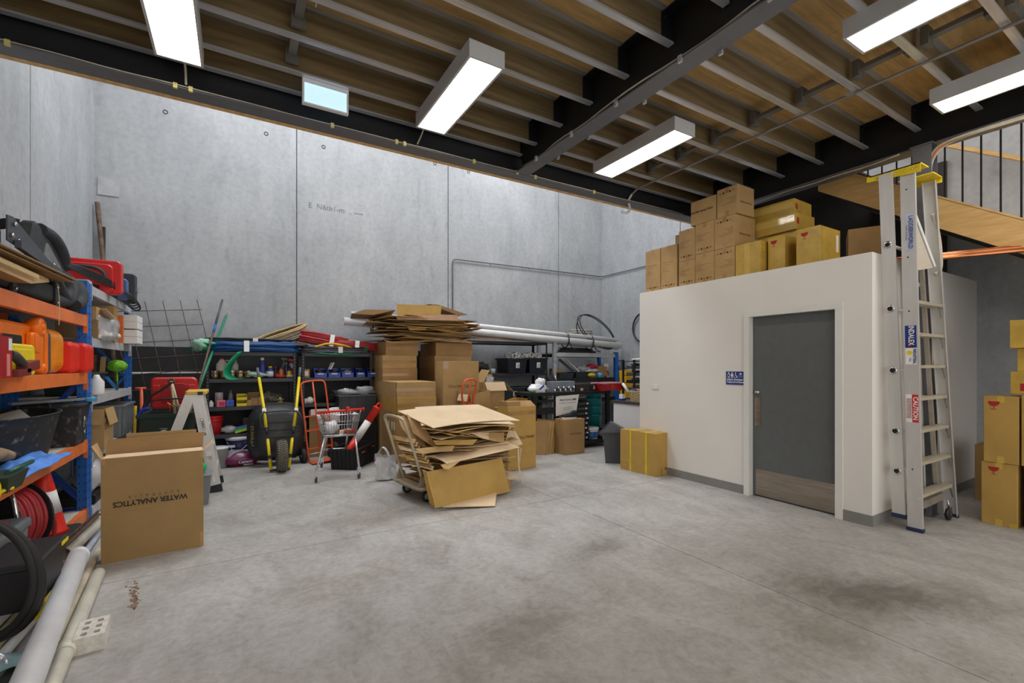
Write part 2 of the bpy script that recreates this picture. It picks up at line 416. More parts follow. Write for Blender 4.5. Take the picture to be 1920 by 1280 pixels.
M_NITR = mat('blue_cloth', (84, 142, 226), 0.65, var=0.12, scale=8, bump=0.2)
M_SEAT = mat('black_seat_fabric', (50, 52, 56), 0.8, var=0.1, scale=20, bump=0.1)
M_SEATG = mat('grey_seat_panel', (118, 120, 122), 0.8, var=0.08)
M_BLOCK = mat('white_brick', (216, 210, 200), 0.9, var=0.08, scale=30, bump=0.4, bscale=60)
M_CREAM = mat('cream_enamel', (186, 172, 142), 0.4, 0.2, var=0.05)
M_LAMP = bpy.data.materials.new('lamp_diffuser'); M_LAMP.use_nodes = True
_b = M_LAMP.node_tree.nodes['Principled BSDF']; _b.inputs['Emission Color'].default_value = (1, 0.95, 0.87, 1); _b.inputs['Emission Strength'].default_value = 13
M_FIX = mat('light_grey_fixture', (190, 190, 188), 0.4, var=0.02)
# ------------------------------------------------------------------ setting
XL, XR, YB, YN, ZT = -1.78, 7.95, 8.8, -2.6, 7.7     # room: left, right, back, near end, roof
XC, YE = 6.0, 4.62                                     # mezzanine stops at the beam x=XC and at the edge y=YE
ZJ, ZP, ZS = 3.9, 4.16, 3.7                            # joist underside, plywood underside, beam soffit

fl = struct('floor', MB().box(XL-0.2, YN, -0.2, XR+0.2, YB+0.2, -0.03), M_GAP)
for x0, x1, y0, y1 in ((XL-0.15, 3.057, YN, 4.127), (3.063, XR+0.15, YN, 4.127), (XL-0.15, 3.057, 4.133, YB+0.15), (3.063, XR+0.15, 4.133, YB+0.15)):
    obj('slab', MB().box(x0, y0, -0.03, x1, y1, 0), M_FLOOR, fl)
# a rusty drag mark and small crumbs on the floor
rnd = random.Random(3); rm = MB()
for k in range(110):
    f = rnd.random(); x = -0.545-0.075*f+rnd.gauss(0, 0.010+0.006*f); y = 3.62+0.46*f+rnd.gauss(0, 0.012); q = rnd.uniform(0.002, 0.014)*(1.2-f*0.5)
    rm.add([(x+q*math.cos(a*1.05)*0.7, y+q*math.sin(a*1.05)*rnd.uniform(0.6, 1.6), 0.0012+0.00001*k) for a in range(6)], [(0, 1, 2, 3, 4, 5)])
o = obj('rust_mark', rm, mat('rust_stain', (136, 108, 84), 0.9, var=0.3, scale=30), fl); o['kind'] = 'stuff'

def panel_wall(name, axis, at_, cuts, z0, z1, t=0.15, sgn=1):
    w = struct(name, MB().box(*((cuts[0], at_+sgn*0.03, z0, cuts[-1], at_+sgn*t, z1) if axis == 'y' else (at_+sgn*0.03, cuts[0], z0, at_+sgn*t, cuts[-1], z1))), M_SEAL)
    for a, b in zip(cuts, cuts[1:]):
        g = 0.009
        bb = (a+g, at_, z0, b-g, at_+sgn*0.04, z1) if axis == 'y' else (at_, a+g, z0, at_+sgn*0.04, b-g, z1)
        m = MB(); m.box(*bb)
        obj('panel', m, M_WALL, w)
    return w
wb = panel_wall('wall_back', 'y', YB, [XL-0.1, 0.89, 3.74, 6.58, XR+0.1], 0, ZT)
wl = panel_wall('wall_left', 'x', XL, [YN, 0.6, 3.5, 6.42, YB+0.1], 0, ZT, sgn=-1)
wr = panel_wall('wall_right', 'x', XR, [YN, 0.9, 3.9, 6.4, YB+0.1], 0, ZT)
# cast-in lifting points, seen as small dark sockets with a ring
def socket(p, ax, par):
    m = MB()
    m.ring(p, 0.028, 0.006, 14, 5, axis=ax)
    obj('lifting_socket', m, M_GAP, par)
for u, z in ((-0.95, 5.40), (0.42, 5.42), (1.33, 5.42), (3.45, 5.6), (4.2, 5.6), (6.2, 5.7)): socket((u, YB-0.002, z), 'y', wb)
obj('patch', MB().box(-1.74, YB-0.012, 3.98, -1.5, YB, 4.24), mat('patch_mortar', (176, 178, 180), 0.9), wb)
# faint scribbled stencil line on the concrete
text('E  N6th1-m  .. ----', 0.13, mat('worn_stencil', (132, 134, 138), 0.9, var=0.2, scale=20), wb, (1.55, YB-0.002, 4.33), (90, 0, 0), ext=0.0005)
# dark waterproof lining on the foot of the back wall
obj('lining', MB().box(XL, YB-0.03, 0, 3.4, YB-0.004, 1.78), M_LINING, wb)
m = MB(); m.box(XL+0.3, YB-0.036, 1.37, 0.75, YB-0.03, 1.395)
obj('lining_strip', m, M_PAPER, wb)
# grey conduit up and along the wall
cd = thing('wall_conduit', 'thin grey conduit rising up the concrete wall and turning towards the corner', 'conduit', (3.83, YB-0.03, 0))
m = MB(); m.tube([(0,0,2.0),(0,0,3.62),(0.02,0,3.68),(0.08,0,3.70),(4.05,0,3.735),(4.09,-0.03,3.735),(4.09,-3.4,3.735)], 0.011, 8)
obj('tube', m, mat('conduit_grey', (88, 92, 100), 0.4), cd)
for x in (0.9, 1.9, 2.9): obj('saddle', MB().bx((x, 0.01, 3.705+0.01*x), (0.02, 0.03, 0.05)), M_GALV, cd)
obj('saddle', MB().bx((0, 0.01, 2.6), (0.05, 0.03, 0.02)), M_GALV, cd)

# right-hand stretch: dark lined wall under the landing
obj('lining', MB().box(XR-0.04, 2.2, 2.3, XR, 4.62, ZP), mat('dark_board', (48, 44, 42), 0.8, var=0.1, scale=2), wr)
# roof high above with its daylight openings
rf = MB()
for x0, x1, y0, y1 in ((XL-0.2, XR+0.2, YN, 0), (XL-0.2, 6.3, 0, 6.0), (7.7, XR+0.2, 0, 6.0), (6.3, 7.7, 3.2, 6.0), (XL-0.2, XR+0.2, 7.8, YB+0.2), (XL-0.2, -0.8, 6.0, 7.8), (2.0, 3.5, 6.0, 7.8), (6.3, XR+0.2, 6.0, 7.8)):
    rf.box(x0, y0, ZT, x1, y1, ZT+0.1)
rf.box(-0.8,6.0,ZT+0.02,2.0,7.8,ZT+0.06); rf.box(3.5,6.0,ZT+0.02,6.3,7.8,ZT+0.06); rf.box(6.3,0,ZT+0.02,7.7,3.2,ZT+0.06)
struct('ceiling_roof', rf, mat('roof_sheet', (214, 214, 212), 0.6))

# ------------------------------------------------------------------ mezzanine ceiling: plywood on galvanised joists between steel beams
ce = struct('ceiling')
ply = MB()
xs = [XL, -0.7, 1.7, 4.1, XC]; ys = [YN, -1.9, -0.7, 0.5, 1.7, 2.9, 4.1, YE+0.12]
for j in range(len(ys)-1):
    off = 1.2 if j % 2 else 0
    xx = sorted({max(XL, min(XC, x-off)) for x in xs+[XC+off]})
    for a, b in zip(xx, xx[1:]):
        if b-a > 0.05: obj('plywood_sheet', MB().box(a+0.003, ys[j]+0.003, ZP, b-0.003, ys[j+1]-0.003, ZP+0.025), M_PLY, ce)
for a, b in ((2.95, 4.1), (4.1, YE+0.12)): obj('plywood_sheet', MB().box(XC+0.003, a, ZP, XR, b-0.003, ZP+0.025), MATS['dark_board'], ce)  # landing floor added to shade the wall below, coloured dark
BX = [(-1.7), 2.82, XC+0.02]; BW = 0.17
def ibeam_y(x, y0, y1, w=BW, web=M_WEB, name='steel_beam'):
    o = obj(name, MB().box(x-0.005, y0, ZS+0.014, x+0.005, y1, ZP-0.015), web, ce)
    obj('flange', MB().box(x-w/2, y0, ZS, x+w/2, y1, ZS+0.014), M_BEAM, o)
    obj('flange', MB().box(x-w/2, y0, ZP-0.015, x+w/2, y1, ZP-0.001), web, o)
    return o
ibeam_y(2.82, YN, 4.46)
ibeam_y(XC+0.02, YN, 4.46, 0.19)
ibeam_y(XL+0.1, YN, 4.46)
# edge beam along the back rim, with ledge and timber packing
eb = obj('steel_beam', MB().box(XL, YE-0.075, ZS+0.014, XR, YE-0.065, ZP), M_WEB, ce)
obj('flange', MB().box(XL, YE-0.15, ZS, XR, YE+0.02, ZS+0.014), M_BEAM, eb)
obj('flange', MB().box(XL, YE-0.15, ZP-0.015, XR, YE+0.02, ZP-0.001), M_WEB, eb)
obj('timber_packing', MB().box(XL, YE+0.02, ZS-0.004, XR, YE+0.07, ZS+0.3), M_PINE, eb)
# joists: lipped channels along X, one object each
jy = [-2.22 + 0.453*i for i in range(15)] + [4.47]
jy = [1.86 - 0.453*k for k in range(9, 0, -1)] + [1.86 + 0.453*k for k in range(0, 6)]
def joist_set(x0, x1):
    web = MB(); web.box(x0, 0.048, ZJ+0.003, x1, 0.0505, ZP-0.001)
    fla = MB(); fla.box(x0, 0.0, ZJ, x1, 0.051, ZJ+0.003); fla.box(x0, 0.0, ZJ+0.003, x1, 0.002, ZJ+0.016); fla.box(x0, 0, ZP-0.004, x1, 0.048, ZP-0.001)
    first = None
    for y in jy + [4.43]:
        if first is None:
            first = obj('joist', web, M_JOIST, ce, (0, y, 0)); f2 = obj('flange', fla, M_GALV, first)
        else:
            c = first.copy(); COL.objects.link(c); c.location = (0, y, 0); g = f2.copy(); COL.objects.link(g); g.parent = c
joist_set(XL+0.19, 2.80); joist_set(2.84, XC-0.0)
# black fin plates and bolts where joists land on the middle and right beams
fin = None
for y in jy:
    for x, s_ in ((2.82, -1), (2.82, 1), (XC, -1)):
        if y < -0.3: continue
        if fin is None:
            m = MB(); m.box(0, 0.034, ZJ+0.005, 0.10, 0.047, ZP-0.02)
            for z in (ZJ+0.05, ZJ+0.2): m.cyl((0.075, 0.018, z), (0.075, 0.034, z), 0.012, n=6)
            fin = obj('fin_plate', m, M_WEB, ce); k = fin
        else: k = fin.copy(); COL.objects.link(k)
        k.location = (x + (0.004 if s_ > 0 else -0.004), y, 0); k.scale = (s_, 1, 1)
# bridging straps under the plywood between the joists
for x, nm in ((0.38, 'bridging_strap'), (4.55, 'bridging_strap')):
    proto = None
    for a, b in zip(jy, jy[1:]):
        if b < 0: continue
        if proto is None:
            m = MB(); m.box(-0.03, 0.075, 0.10, 0.03, 0.445, 0.135); m.box(-0.05, 0.06, 0.05, 0.05, 0.10, 0.2); m.box(-0.05, 0.40, 0.05, 0.05, 0.45, 0.19)
            proto = obj(nm, m, mat('dull_steel', (120, 118, 112), 0.5, 0.4), ce); k = proto
        else: k = proto.copy(); COL.objects.link(k)
        k.location = (x, a, ZJ)

# steel post beside the washroom and clips and cables along the beams
po = thing('steel_post', 'dark grey steel column rising beside the white room to the beam', 'post', (5.945, 1.815, 0))
obj('web', MB().box(-0.07, -0.004, 0.012, 0.07, 0.004, ZS-0.012), M_BEAM, po)
for sx_ in (-1, 1): obj('flange', MB().box(sx_*0.07, -0.075, 0.012, sx_*0.08, 0.075, ZS-0.012), M_BEAM, po)
obj('base_plate', MB().box(-0.10, -0.09, 0, 0.10, 0.09, 0.012), M_BEAM, po)
obj('cap_plate', MB().box(-0.10, -0.09, ZS-0.012, 0.10, 0.09, ZS), M_BEAM, po)

def cable(name, pts, r, m, label, cat='cable', group=None, n=6):
    return solo(name, MB().tube(pts, r, n), m, label, cat, group)
def sag(p0, p1, k, d, seed=0):
    rnd = random.Random(seed); out = []
    p0, p1 = Vector(p0), Vector(p1)
    for i in range(k+1):
        t = i/k; p = p0.lerp(p1, t); out.append(p + Vector((rnd.uniform(-1, 1)*d, rnd.uniform(-1, 1)*d*0.5, rnd.uniform(-0.4, 0.6)*d)))
    return out
def smooth(pts, it=2):
    pts = [Vector(p) for p in pts]
    for _ in range(it):
        q = [pts[0]]
        for a, b in zip(pts, pts[1:]): q += [a.lerp(b, 0.25), a.lerp(b, 0.75)]
        pts = q + [pts[-1]]
    return pts
M_CABLE = mat('cream_cable', (196, 188, 168), 0.5)
cable('cable_bundle', smooth(sag((2.76, 0.2, ZS+0.045), (2.76, 4.38, ZS+0.045), 12, 0.028, 2), 1), 0.008, M_CABLE, 'cream cable running along the flange of the middle ceiling beam')
m = MB()
for y in (0.9, 1.55, 2.2, 2.85, 3.45, 4.05):
    m.bx((2.73, y, ZS+0.0), (0.02, 0.03, 0.05))
for y in (1.2, 2.0, 2.7, 3.4, 3.9): m.bx((2.908, y, ZS), (0.02, 0.03, 0.05))
obj('beam_clip', m, M_GALV, ce)
cable('cable_run', smooth(sag((XL+0.1, YE-0.16, ZS+0.012), (5.6, YE-0.16, ZS+0.012), 24, 0.010, 5), 1), 0.004, M_CABLE, 'thin cable clipped along the rim beam above the concrete wall')
m = MB()
for x in (-1.35, -0.42, -0.32, 0.75, 1.35, 1.43, 2.2, 2.75, 3.0, 3.9): m.bx((x, YE-0.155, ZS+0.005), (0.028, 0.02, 0.04))
obj('cable_clip', m, mat('yellow_clip', (216, 204, 120), 0.5), ce)
cable('cable_drop', smooth([(-0.37, 4.30, 3.95), (-0.35, 4.40, 3.86), (-0.35, 4.46, 3.73)], 2), 0.009, M_CABLE, 'short cream lead dropping from the lamp at the far left to the rim beam')
cable('cable_drop', smooth([(1.62, 4.34, 3.95), (1.60, 4.42, 3.84), (1.56, 4.46, 3.73)], 2), 0.007, M_CABLE, 'short lead dropping from the second lamp from the left to the rim beam')
# cables bunched at the right-hand beam
lo = thing('cable_loom', 'loom of cream and orange cables along the right beam and down the steel post', 'cable', (5.90, 1.8, ZS-0.03))
for i in range(3):
    obj('strand', MB().tube(smooth(sag((-0.02, -3.6, -0.012*i), (-0.02, -0.15, -0.012*i), 8, 0.03, 20+i) + [V(0.03, -0.03, -0.07-0.04*i), V(0.045+0.03*(i-1), -0.03, -0.35), V(0.045+0.03*(i-1), -0.03, -2.2)], 2), 0.012, 6), [M_CABLE, mat('orange_cable', (216, 110, 60), 0.5), M_CABLE][i], lo)
cable('cable_bundle', smooth(sag((5.88, 2.0, ZS-0.03), (5.88, 4.3, ZS-0.03), 8, 0.03, 31), 1), 0.007, M_CABLE, 'cream cable drooping along the right beam above the stacked cartons')
# thin conduit slung under the joists, bending down beyond the rim
cd2 = thing('ceiling_conduit', 'thin grey conduit slung across beneath the ceiling joists', 'conduit', (4.62, 0, ZJ-0.02))
m = MB(); m.tube(smooth([(0.05, -2.4, 0), (0.0, 4.3, 0), (0.0, 4.42, -0.01), (-0.02, 4.50, -0.06)], 1), 0.013, 8)
obj('tube', m, mat('conduit_grey2', (132, 126, 118), 0.4), cd2)
m = MB(); m.tube(smooth([(-0.02, 4.50, -0.06), (-0.05, 4.54, -0.14), (-0.04, 4.5, -0.28), (-0.10, 4.52, -0.33), (-0.16, 4.56, -0.30)], 2), 0.016, 10)
obj('flexible_end', m, mat('corrugated_white', (206, 204, 198), 0.5), cd2)
for y in (0.55, 1.9, 3.2): obj('saddle', MB().bx((0.02, y+0.03, 0.012), (0.06, 0.05, 0.022)), M_GALV, cd2)

# ------------------------------------------------------------------ lamps
def lamp(x, y, label):
    t = thing('ceiling_lamp', label, 'lamp', (x, y, 3.77), group=None)
    L_, W_ = 1.18, 0.30
    b = MB(); b.box(-W_/2, -L_/2, 0.012, W_/2, L_/2, 0.13)
    obj('housing', b, M_FIX, t)
    fr = MB(); e = 0.018
    fr.box(-W_/2, -L_/2, 0, -W_/2+e, L_/2, 0.012); fr.box(W_/2-e, -L_/2, 0, W_/2, L_/2, 0.012)
    fr.box(-W_/2+e, -L_/2, 0, W_/2-e, -L_/2+e, 0.012); fr.box(-W_/2+e, L_/2-e, 0, W_/2-e, L_/2, 0.012)
    obj('frame', fr, M_FIX, t)
    obj('diffuser', MB().box(-W_/2+e, -L_/2+e, 0.003, W_/2-e, L_/2-e, 0.011), M_LAMP, t)
lamp(-0.37, 3.63, 'long lamp at the upper left, cut by the top edge, nearest the left wall')
lamp(1.61, 3.63, 'long lamp hanging in the middle, between the exit sign and the beam')
lamp(3.76, 3.56, 'long lamp right of the middle beam, above the stacked cartons')
lamp(3.77, 0.96, 'long lamp at the upper right, cut by the top edge')
lamp(5.33, 0.96, 'long lamp at the right edge, near the stair balusters')
# same fittings continue behind the viewpoint
lamp(-0.37, 0.0, 'long ceiling lamp behind the viewpoint near the left wall')
lamp(1.61, -0.6, 'long ceiling lamp overhead behind the viewpoint')

# exit sign seen from its back: lit blade with tinted acrylic wings
ex = thing('exit_sign', 'lit pale blue sign panel hanging under the joists near the rim', 'sign', (0.65, 4.19, 3.69))
obj('light_panel', MB().box(-0.17, -0.012, 0.012, 0.17, 0.012, 0.178), mat('sign_glow', (188, 220, 255), 0.4, var=0.03, emit=0.95), ex)
fr = MB(); fr.box(-0.185, -0.02, 0, 0.185, 0.02, 0.012); fr.box(-0.185, -0.02, 0.178, 0.185, 0.02, 0.21)
fr.box(-0.185, -0.02, 0.012, -0.17, 0.02, 0.178); fr.box(0.17, -0.02, 0.012, 0.185, 0.02, 0.178)
obj('frame', fr, M_WPVC, ex)

# ------------------------------------------------------------------ washroom box
WX, WY0, WY1, WZ = 5.05, 1.92, 4.78, 2.55
DY0, DY1, DZ = 2.20, 3.12, 2.07
wf = MB(); wf.box(WX, WY0, 0, WX+0.12, DY0, WZ); wf.box(WX, DY1, 0, WX+0.12, WY1, WZ); wf.box(WX, DY0, DZ, WX+0.12, DY1, WZ)
struct('wall_front', wf, M_WHITE)
struct('wall_side', MB().box(WX+0.12, WY0, 0, XR, WY0+0.12, WZ), M_WHITE)
struct('wall_rear', MB().box(WX+0.12, WY1-0.12, 0, XR, WY1, WZ), M_WHITE)
struct('ceiling_washroom', MB().box(WX+0.12, WY0+0.12, WZ-0.12, XR, WY1-0.12, WZ-0.004), M_WHITE)
bs = MB(); bs.box(WX-0.010, WY0-0.01, 0, WX, DY0-0.045, 0.10); bs.box(WX-0.010, DY1+0.045, 0, WX, WY1, 0.10)
struct('baseboard_front', bs, M_SKIRT)
struct('baseboard_side', MB().box(WX, WY0-0.01, 0, XR, WY0, 0.10), M_SKIRT)
tr = MB()
for y0, y1 in ((DY0-0.045, DY0+0.02), (DY1-0.02, DY1+0.045)): tr.box(WX-0.022, y0, 0, WX+0.10, y1, DZ-0.021)
tr.box(WX-0.022, DY0-0.045, DZ-0.02, WX+0.10, DY1+0.045, DZ+0.045)
struct('trim_1', tr, M_TRIM)
dr = struct('door_1', MB().box(WX+0.055, DY0+0.023, 0.012, WX+0.095, DY1-0.023, DZ-0.023), M_DOOR)
obj('kick_plate', MB().box(WX+0.0515, DY0+0.03, 0.02, WX+0.055, DY1-0.055, 0.31), M_STEEL, dr)
h = obj('pull_plate', MB().box(WX+0.051, DY1-0.115, 0.80, WX+0.055, DY1-0.045, 1.14), M_STEEL, dr)
m = MB(); m.lathe([(0.026, 0), (0.026, -0.012), (0.016, -0.016), (0.016, -0.03), (0.012, -0.034), (0, -0.034)], (WX+0.055, DY1-0.075, 1.19), 16, axis='x')
obj('lock_cylinder', m, M_CHROME, dr)
# sign with symbols
M_SIGNB = mat('sign_blue', (34, 56, 128), 0.35, var=0.01)
sg = thing('washroom_sign', 'small dark blue sign with white figures beside the grey door', 'sign', (WX-0.004, 3.285, 1.345))
obj('plate', MB().box(-0.003, -0.112, -0.078, 0.004, 0.112, 0.078), M_SIGNB, sg)
RX = (90, 0, -90)      # text facing -X
text('Unisex Ambulant', 0.029, M_PAPER, sg, (-0.0035, 0.10, -0.018), RX, align='LEFT', bold=0.0008)
text('Toilet LH & Shower', 0.029, M_PAPER, sg, (-0.0035, 0.10, -0.048), RX, align='LEFT', bold=0.0008)
m = MB()
for yc, sk in ((0.075, 1), (0.032, 0)):
    m.lathe([(0.0075, 0), (0.0075, -0.002)], (-0.003, yc, 0.062), 12, axis='x')
    w = 0.013 if sk else 0.010
    m.box(-0.005, yc-0.010, 0.022, -0.003, yc+0.010, 0.050)
    if sk: m.prism([(-0.005, yc-0.015, 0.018), (-0.005, yc+0.015, 0.018), (-0.005, yc+0.007, 0.045), (-0.005, yc-0.007, 0.045)], (0.002, 0, 0))
    for s_ in (-1, 1): m.box(-0.005, yc+s_*0.008-0.003, -0.002, -0.003, yc+s_*0.008+0.003, 0.022); m.box(-0.005, yc+s_*0.0135-0.002, 0.022, -0.003, yc+s_*0.0135+0.002, 0.048)
m.ring((-0.004, -0.012, 0.017), 0.015, 0.0022, 16, 5, axis='x', a0=100, a1=380)
m.lathe([(0.006, 0), (0.006, -0.002)], (-0.003, -0.012, 0.062), 12, axis='x')
m.bar((-0.004, -0.012, 0.055), (-0.004, -0.013, 0.026), 0.006, 0.002, up=(1, 0, 0)); m.bar((-0.004, -0.012, 0.028), (-0.004, -0.028, 0.026), 0.005, 0.002, up=(1, 0, 0)); m.bar((-0.004, -0.028, 0.028), (-0.004, -0.034, 0.006), 0.005, 0.002, up=(1, 0, 0))
m.prism([(-0.005, -0.058, 0.045), (-0.005, -0.090, 0.045), (-0.005, -0.082, 0.060), (-0.005, -0.066, 0.060)], (0.002, 0, 0))
for r_ in range(4):
    for k in range(4): m.box(-0.005, -0.058-0.010*k-0.002*r_*(1 if k > 1 else -1)*0.7, 0.036-0.009*r_, -0.003, -0.0555-0.010*k-0.002*r_*(1 if k > 1 else -1)*0.7, 0.040-0.009*r_)
obj('pictograms', m, M_PAPER, sg)
sw = thing('light_switch', 'small white double switch low on the white wall near the black rack', 'switch', (WX, 4.485, 1.19))
obj('plate', MB().rbox(-0.010, -0.058, -0.036, 0, 0.058, 0.036, 0.006, 'x', 3, 0.002), M_TRIM, sw)
obj('rocker', MB().box(-0.014, -0.022, -0.014, -0.010, -0.002, 0.014), M_PAPER, sw); obj('rocker', MB().box(-0.014, 0.004, -0.014, -0.010, 0.024, 0.014), M_PAPER, sw)
so = thing('wall_socket', 'white power socket block with a yellow lead on the side wall behind the ladder', 'socket', (5.46, WY0, 1.03))
obj('plate', MB().rbox(-0.06, -0.03, -0.04, 0.06, 0, 0.04, 0.006, 'y', 3, 0.002), M_TRIM, so)
m = MB(); m.tube(smooth([(0, -0.03, 0), (0.02, -0.08, -0.02), (0.04, -0.05, -0.3), (0.02, -0.03, -0.6), (0.05, -0.03, -0.95)], 2), 0.004, 6); obj('lead', m, M_YEL, so)

# ------------------------------------------------------------------ timber stair with steel balusters
st = thing('timber_staircase', 'pine staircase with black steel balusters descending at the far right', 'staircase', (6.36, 2.9, 0.14))
SL = 0.66
def sz(y): return SL*y      # rise along local y (negative y goes down)
for x in (0.0, 1.53):
    obj('stringer', MB().prism([(x, 0.10, 3.58), (x, 0.10, 3.90), (x, -4.9, 3.90-SL*5.0), (x, -4.9, 3.58-SL*5.0)], (0.045, 0, 0)), M_PINE, st)
    obj('stringer_cap', MB().prism([(x-0.008, 0.10, 3.902), (x-0.008, 0.10, 3.922), (x-0.008, -4.9, 3.922-SL*5.0), (x-0.008, -4.9, 3.902-SL*5.0)], (0.061, 0, 0)), M_PINE, st)
tr0 = None
for k in range(20):
    y = -0.25*k - 0.1; z = 3.70 + SL*y
    if z < 0.2: break
    if tr0 is None: tr0 = obj('tread', MB().box(0.045, -0.14, -0.04, 1.53, 0.14, 0), M_PINE, st, (0, y, z))
    else: c = tr0.copy(); COL.objects.link(c); c.location = (0, y, z)
obj('soffit_board', MB().prism([(0.05, 0.1, 3.585), (1.58, 0.1, 3.585), (1.58, -4.9, 3.585-SL*5), (0.05, -4.9, 3.585-SL*5)], (0, 0, 0.012)), mat('dark_board2', (52, 47, 43), 0.8), st)  # dark underside, widened to the wall to block skylight leaking past
bal = None
for k in range(24):
    y = -0.02 - 0.137*k; z = 3.91 + SL*(y-0.1)
    if bal is None: bal = obj('baluster', MB().cyl((0.022, 0, 0), (0.022, 0, 1.62), 0.008, n=8), M_MATT, st, (0, y, z))
    else: c = bal.copy(); COL.objects.link(c); c.location = (0, y, z)
obj('handrail', MB().prism([(1.49, 0.1, 4.72), (1.49, 0.1, 4.77), (1.49, -4.9, 4.77-SL*5), (1.49, -4.9, 4.72-SL*5)], (0.06, 0, 0)), M_PINE, st)
# ------------------------------------------------------------------ helper: point where the view line through (u, v) meets a plane
_s, _c = math.sin(YAW), math.cos(YAW)
def at(u, v, x=None, y=None, z=None):
    r = (u-960)/858; a, b, w = _s+r*_c, _c-r*_s, (684-v)/858
    k = x/a if x is not None else y/b if y is not None else (z-1.5)/w
    return V(a*k, b*k, 1.5+w*k)

def slots(m, x, y, z0, z1, step=0.075, face='y', w=0.007, side=1):
    z = z0
    while z < z1:
        for d in (-0.018, 0.018):
            if face == 'y': m.box(x+d-w/2, y-0.001*side, z, x+d+w/2, y, z+0.014)
            else: m.box(x, y+d-w/2, z, x+0.001*side, y+d+w/2, z+0.014)
        z += step
def pallet_rack(label, x0, x1, y0, y1, H, levels, mpost, mbeam, near=True, bh=0.09, group=None, mpost2=None):
    """rack running along Y; x1 is the open face"""
    t = thing('pallet_rack', label, 'shelving', ((x0+x1)/2, (y0+y1)/2, 0), group=group)
    ox, oy = (x0+x1)/2, (y0+y1)/2
    for yy in ((y0, y1) if near else (y1,)):
        for xx in (x0+0.03, x1-0.035):
            m = MB(); X, Y = xx-ox, yy-oy
            m.prism([(X-0.035, Y-0.035, 0), (X+0.035, Y-0.035, 0), (X+0.035, Y+0.035, 0), (X+0.018, Y+0.035, 0), (X+0.012, Y+0.02, 0), (X-0.012, Y+0.02, 0), (X-0.018, Y+0.035, 0), (X-0.035, Y+0.035, 0)], (0, 0, H))
            p = obj('post', m, mpost, t)
            sm = MB(); slots(sm, X, Y-0.035, 0.1, H-0.1)
            slots(sm, X+0.035, Y, 0.1, H-0.1, face='x')
            o = obj('slot_row', sm, M_MATT, p); o['kind'] = 'stuff'
            obj('foot_plate', MB().box(X-0.05, Y-0.05, 0, X+0.05, Y+0.05, 0.006), M_GALV, p)
        Y = yy-oy; z = 0.25; k = 0
        while z < H-0.5:
            a, b = (x0+0.06-ox, x1-0.06-ox); a, b = (a, b) if k % 2 else (b, a)
            obj('brace', MB().bar((a, Y, z), (b, Y, z+0.55), 0.028, 0.028), mpost2 or mpost, t); z += 0.55; k += 1
        obj('brace', MB().bar((x0+0.06-ox, Y, 0.15), (x1-0.06-ox, Y, 0.15), 0.028, 0.028), mpost2 or mpost, t)
    for z in levels:
        for xx in (x0+0.02, x1-0.02):
            X = xx-ox
            m = MB(); m.box(X-0.02, y0+0.036-oy, z-bh, X+0.02, y1-0.036-oy, z)
            bm = obj('beam', m, mbeam, t)
            for yy in ((y0+0.036, y1-0.044)):
                obj('beam_end', MB().box(X-0.005 if xx > ox else X-0.026, yy-oy, z-bh-0.06, X+0.026 if xx > ox else X+0.005, yy+0.008-oy, z+0.012), mbeam, bm)
        obj('shelf_board', MB().box(x0+0.045-ox, y0+0.01-oy, z-0.018, x1-0.045-ox, y1-0.01-oy, z-0.002), M_BOARD, t)
    return t
RX0, RX1 = -1.75, -1.195
pallet_rack('tall blue rack with orange beams at the left, nearest the viewer', RX0, RX1, 2.98, 5.70, 2.28, (0.16, 0.80, 1.43, 1.955), M_BLUE, M_ORANGE, bh=0.10, mpost2=M_DBLUE)
pallet_rack('blue rack with pale grey beams beyond the orange-beamed rack', RX0, RX1, 5.785, 7.74, 2.27, (0.12, 0.66, 1.20, 1.76, 2.26), M_BLUE, M_GBEAM, bh=0.085)
Z1, Z2, Z3, Z4 = 0.16, 0.80, 1.43, 1.955

# --- car seats, boards and frame on the top level of the orange rack
def car_seat(label, loc, rot, group=None):
    t = thing('car_seat', label, 'seat', loc, group=group, rot=rot)
    m = MB(); m.rbox(0.0, -0.21, -0.30, 0.09, 0.21, 0.34, 0.08, 'x', 6, 0.02); obj('backrest', m, M_SEAT, t)
    for s in (-1, 1):
        m = MB(); m.tube(smooth([(0.07, s*0.22, -0.30), (0.10, s*0.25, -0.1), (0.09, s*0.24, 0.15), (0.06, s*0.17, 0.33)], 2), 0.055, 10); obj('bolster', m, M_SEAT, t)
    m = MB(); m.rbox(0.085, -0.11, -0.20, 0.10, 0.11, 0.26, 0.05, 'x', 5, 0.004); obj('insert_panel', m, M_SEATG, t)
    m = MB(); m.rbox(0.0, -0.13, 0.36, 0.10, 0.13, 0.53, 0.06, 'x', 6, 0.02); obj('headrest', m, M_SEAT, t)
    for s in (-1, 1): obj('headrest_rod', MB().cyl((0.05, s*0.06, 0.33), (0.05, s*0.06, 0.38), 0.007), M_CHROME, t)
    return t
car_seat('black car seat propped slanting above the board ends, back to the wall', (-1.50, 5.62, 2.36), (66, 0, 0))
t = thing('car_seat', 'black padded car seat lying folded at the rack end beside the blue post', 'seat', (-1.46, 5.32, Z4))
for nm, pts, r in (('bolster', [(0.19, -0.42, 0.06), (0.21, -0.15, 0.07), (0.22, 0.05, 0.12), (0.20, 0.16, 0.26), (0.16, 0.24, 0.30)], 0.055),
                   ('bolster', [(0.2, -0.35, 0.26), (0.22, -0.20, 0.12), (0.22, -0.08, 0.10), (0.21, 0.0, 0.20), (0.20, -0.06, 0.31)], 0.05),
                   ('bolster', [(0.24, 0.02, 0.06), (0.25, 0.17, 0.10), (0.24, 0.25, 0.20), (0.20, 0.30, 0.27)], 0.06)):
    obj(nm, MB().tube(smooth(pts, 2), r, 10), M_SEAT, t)
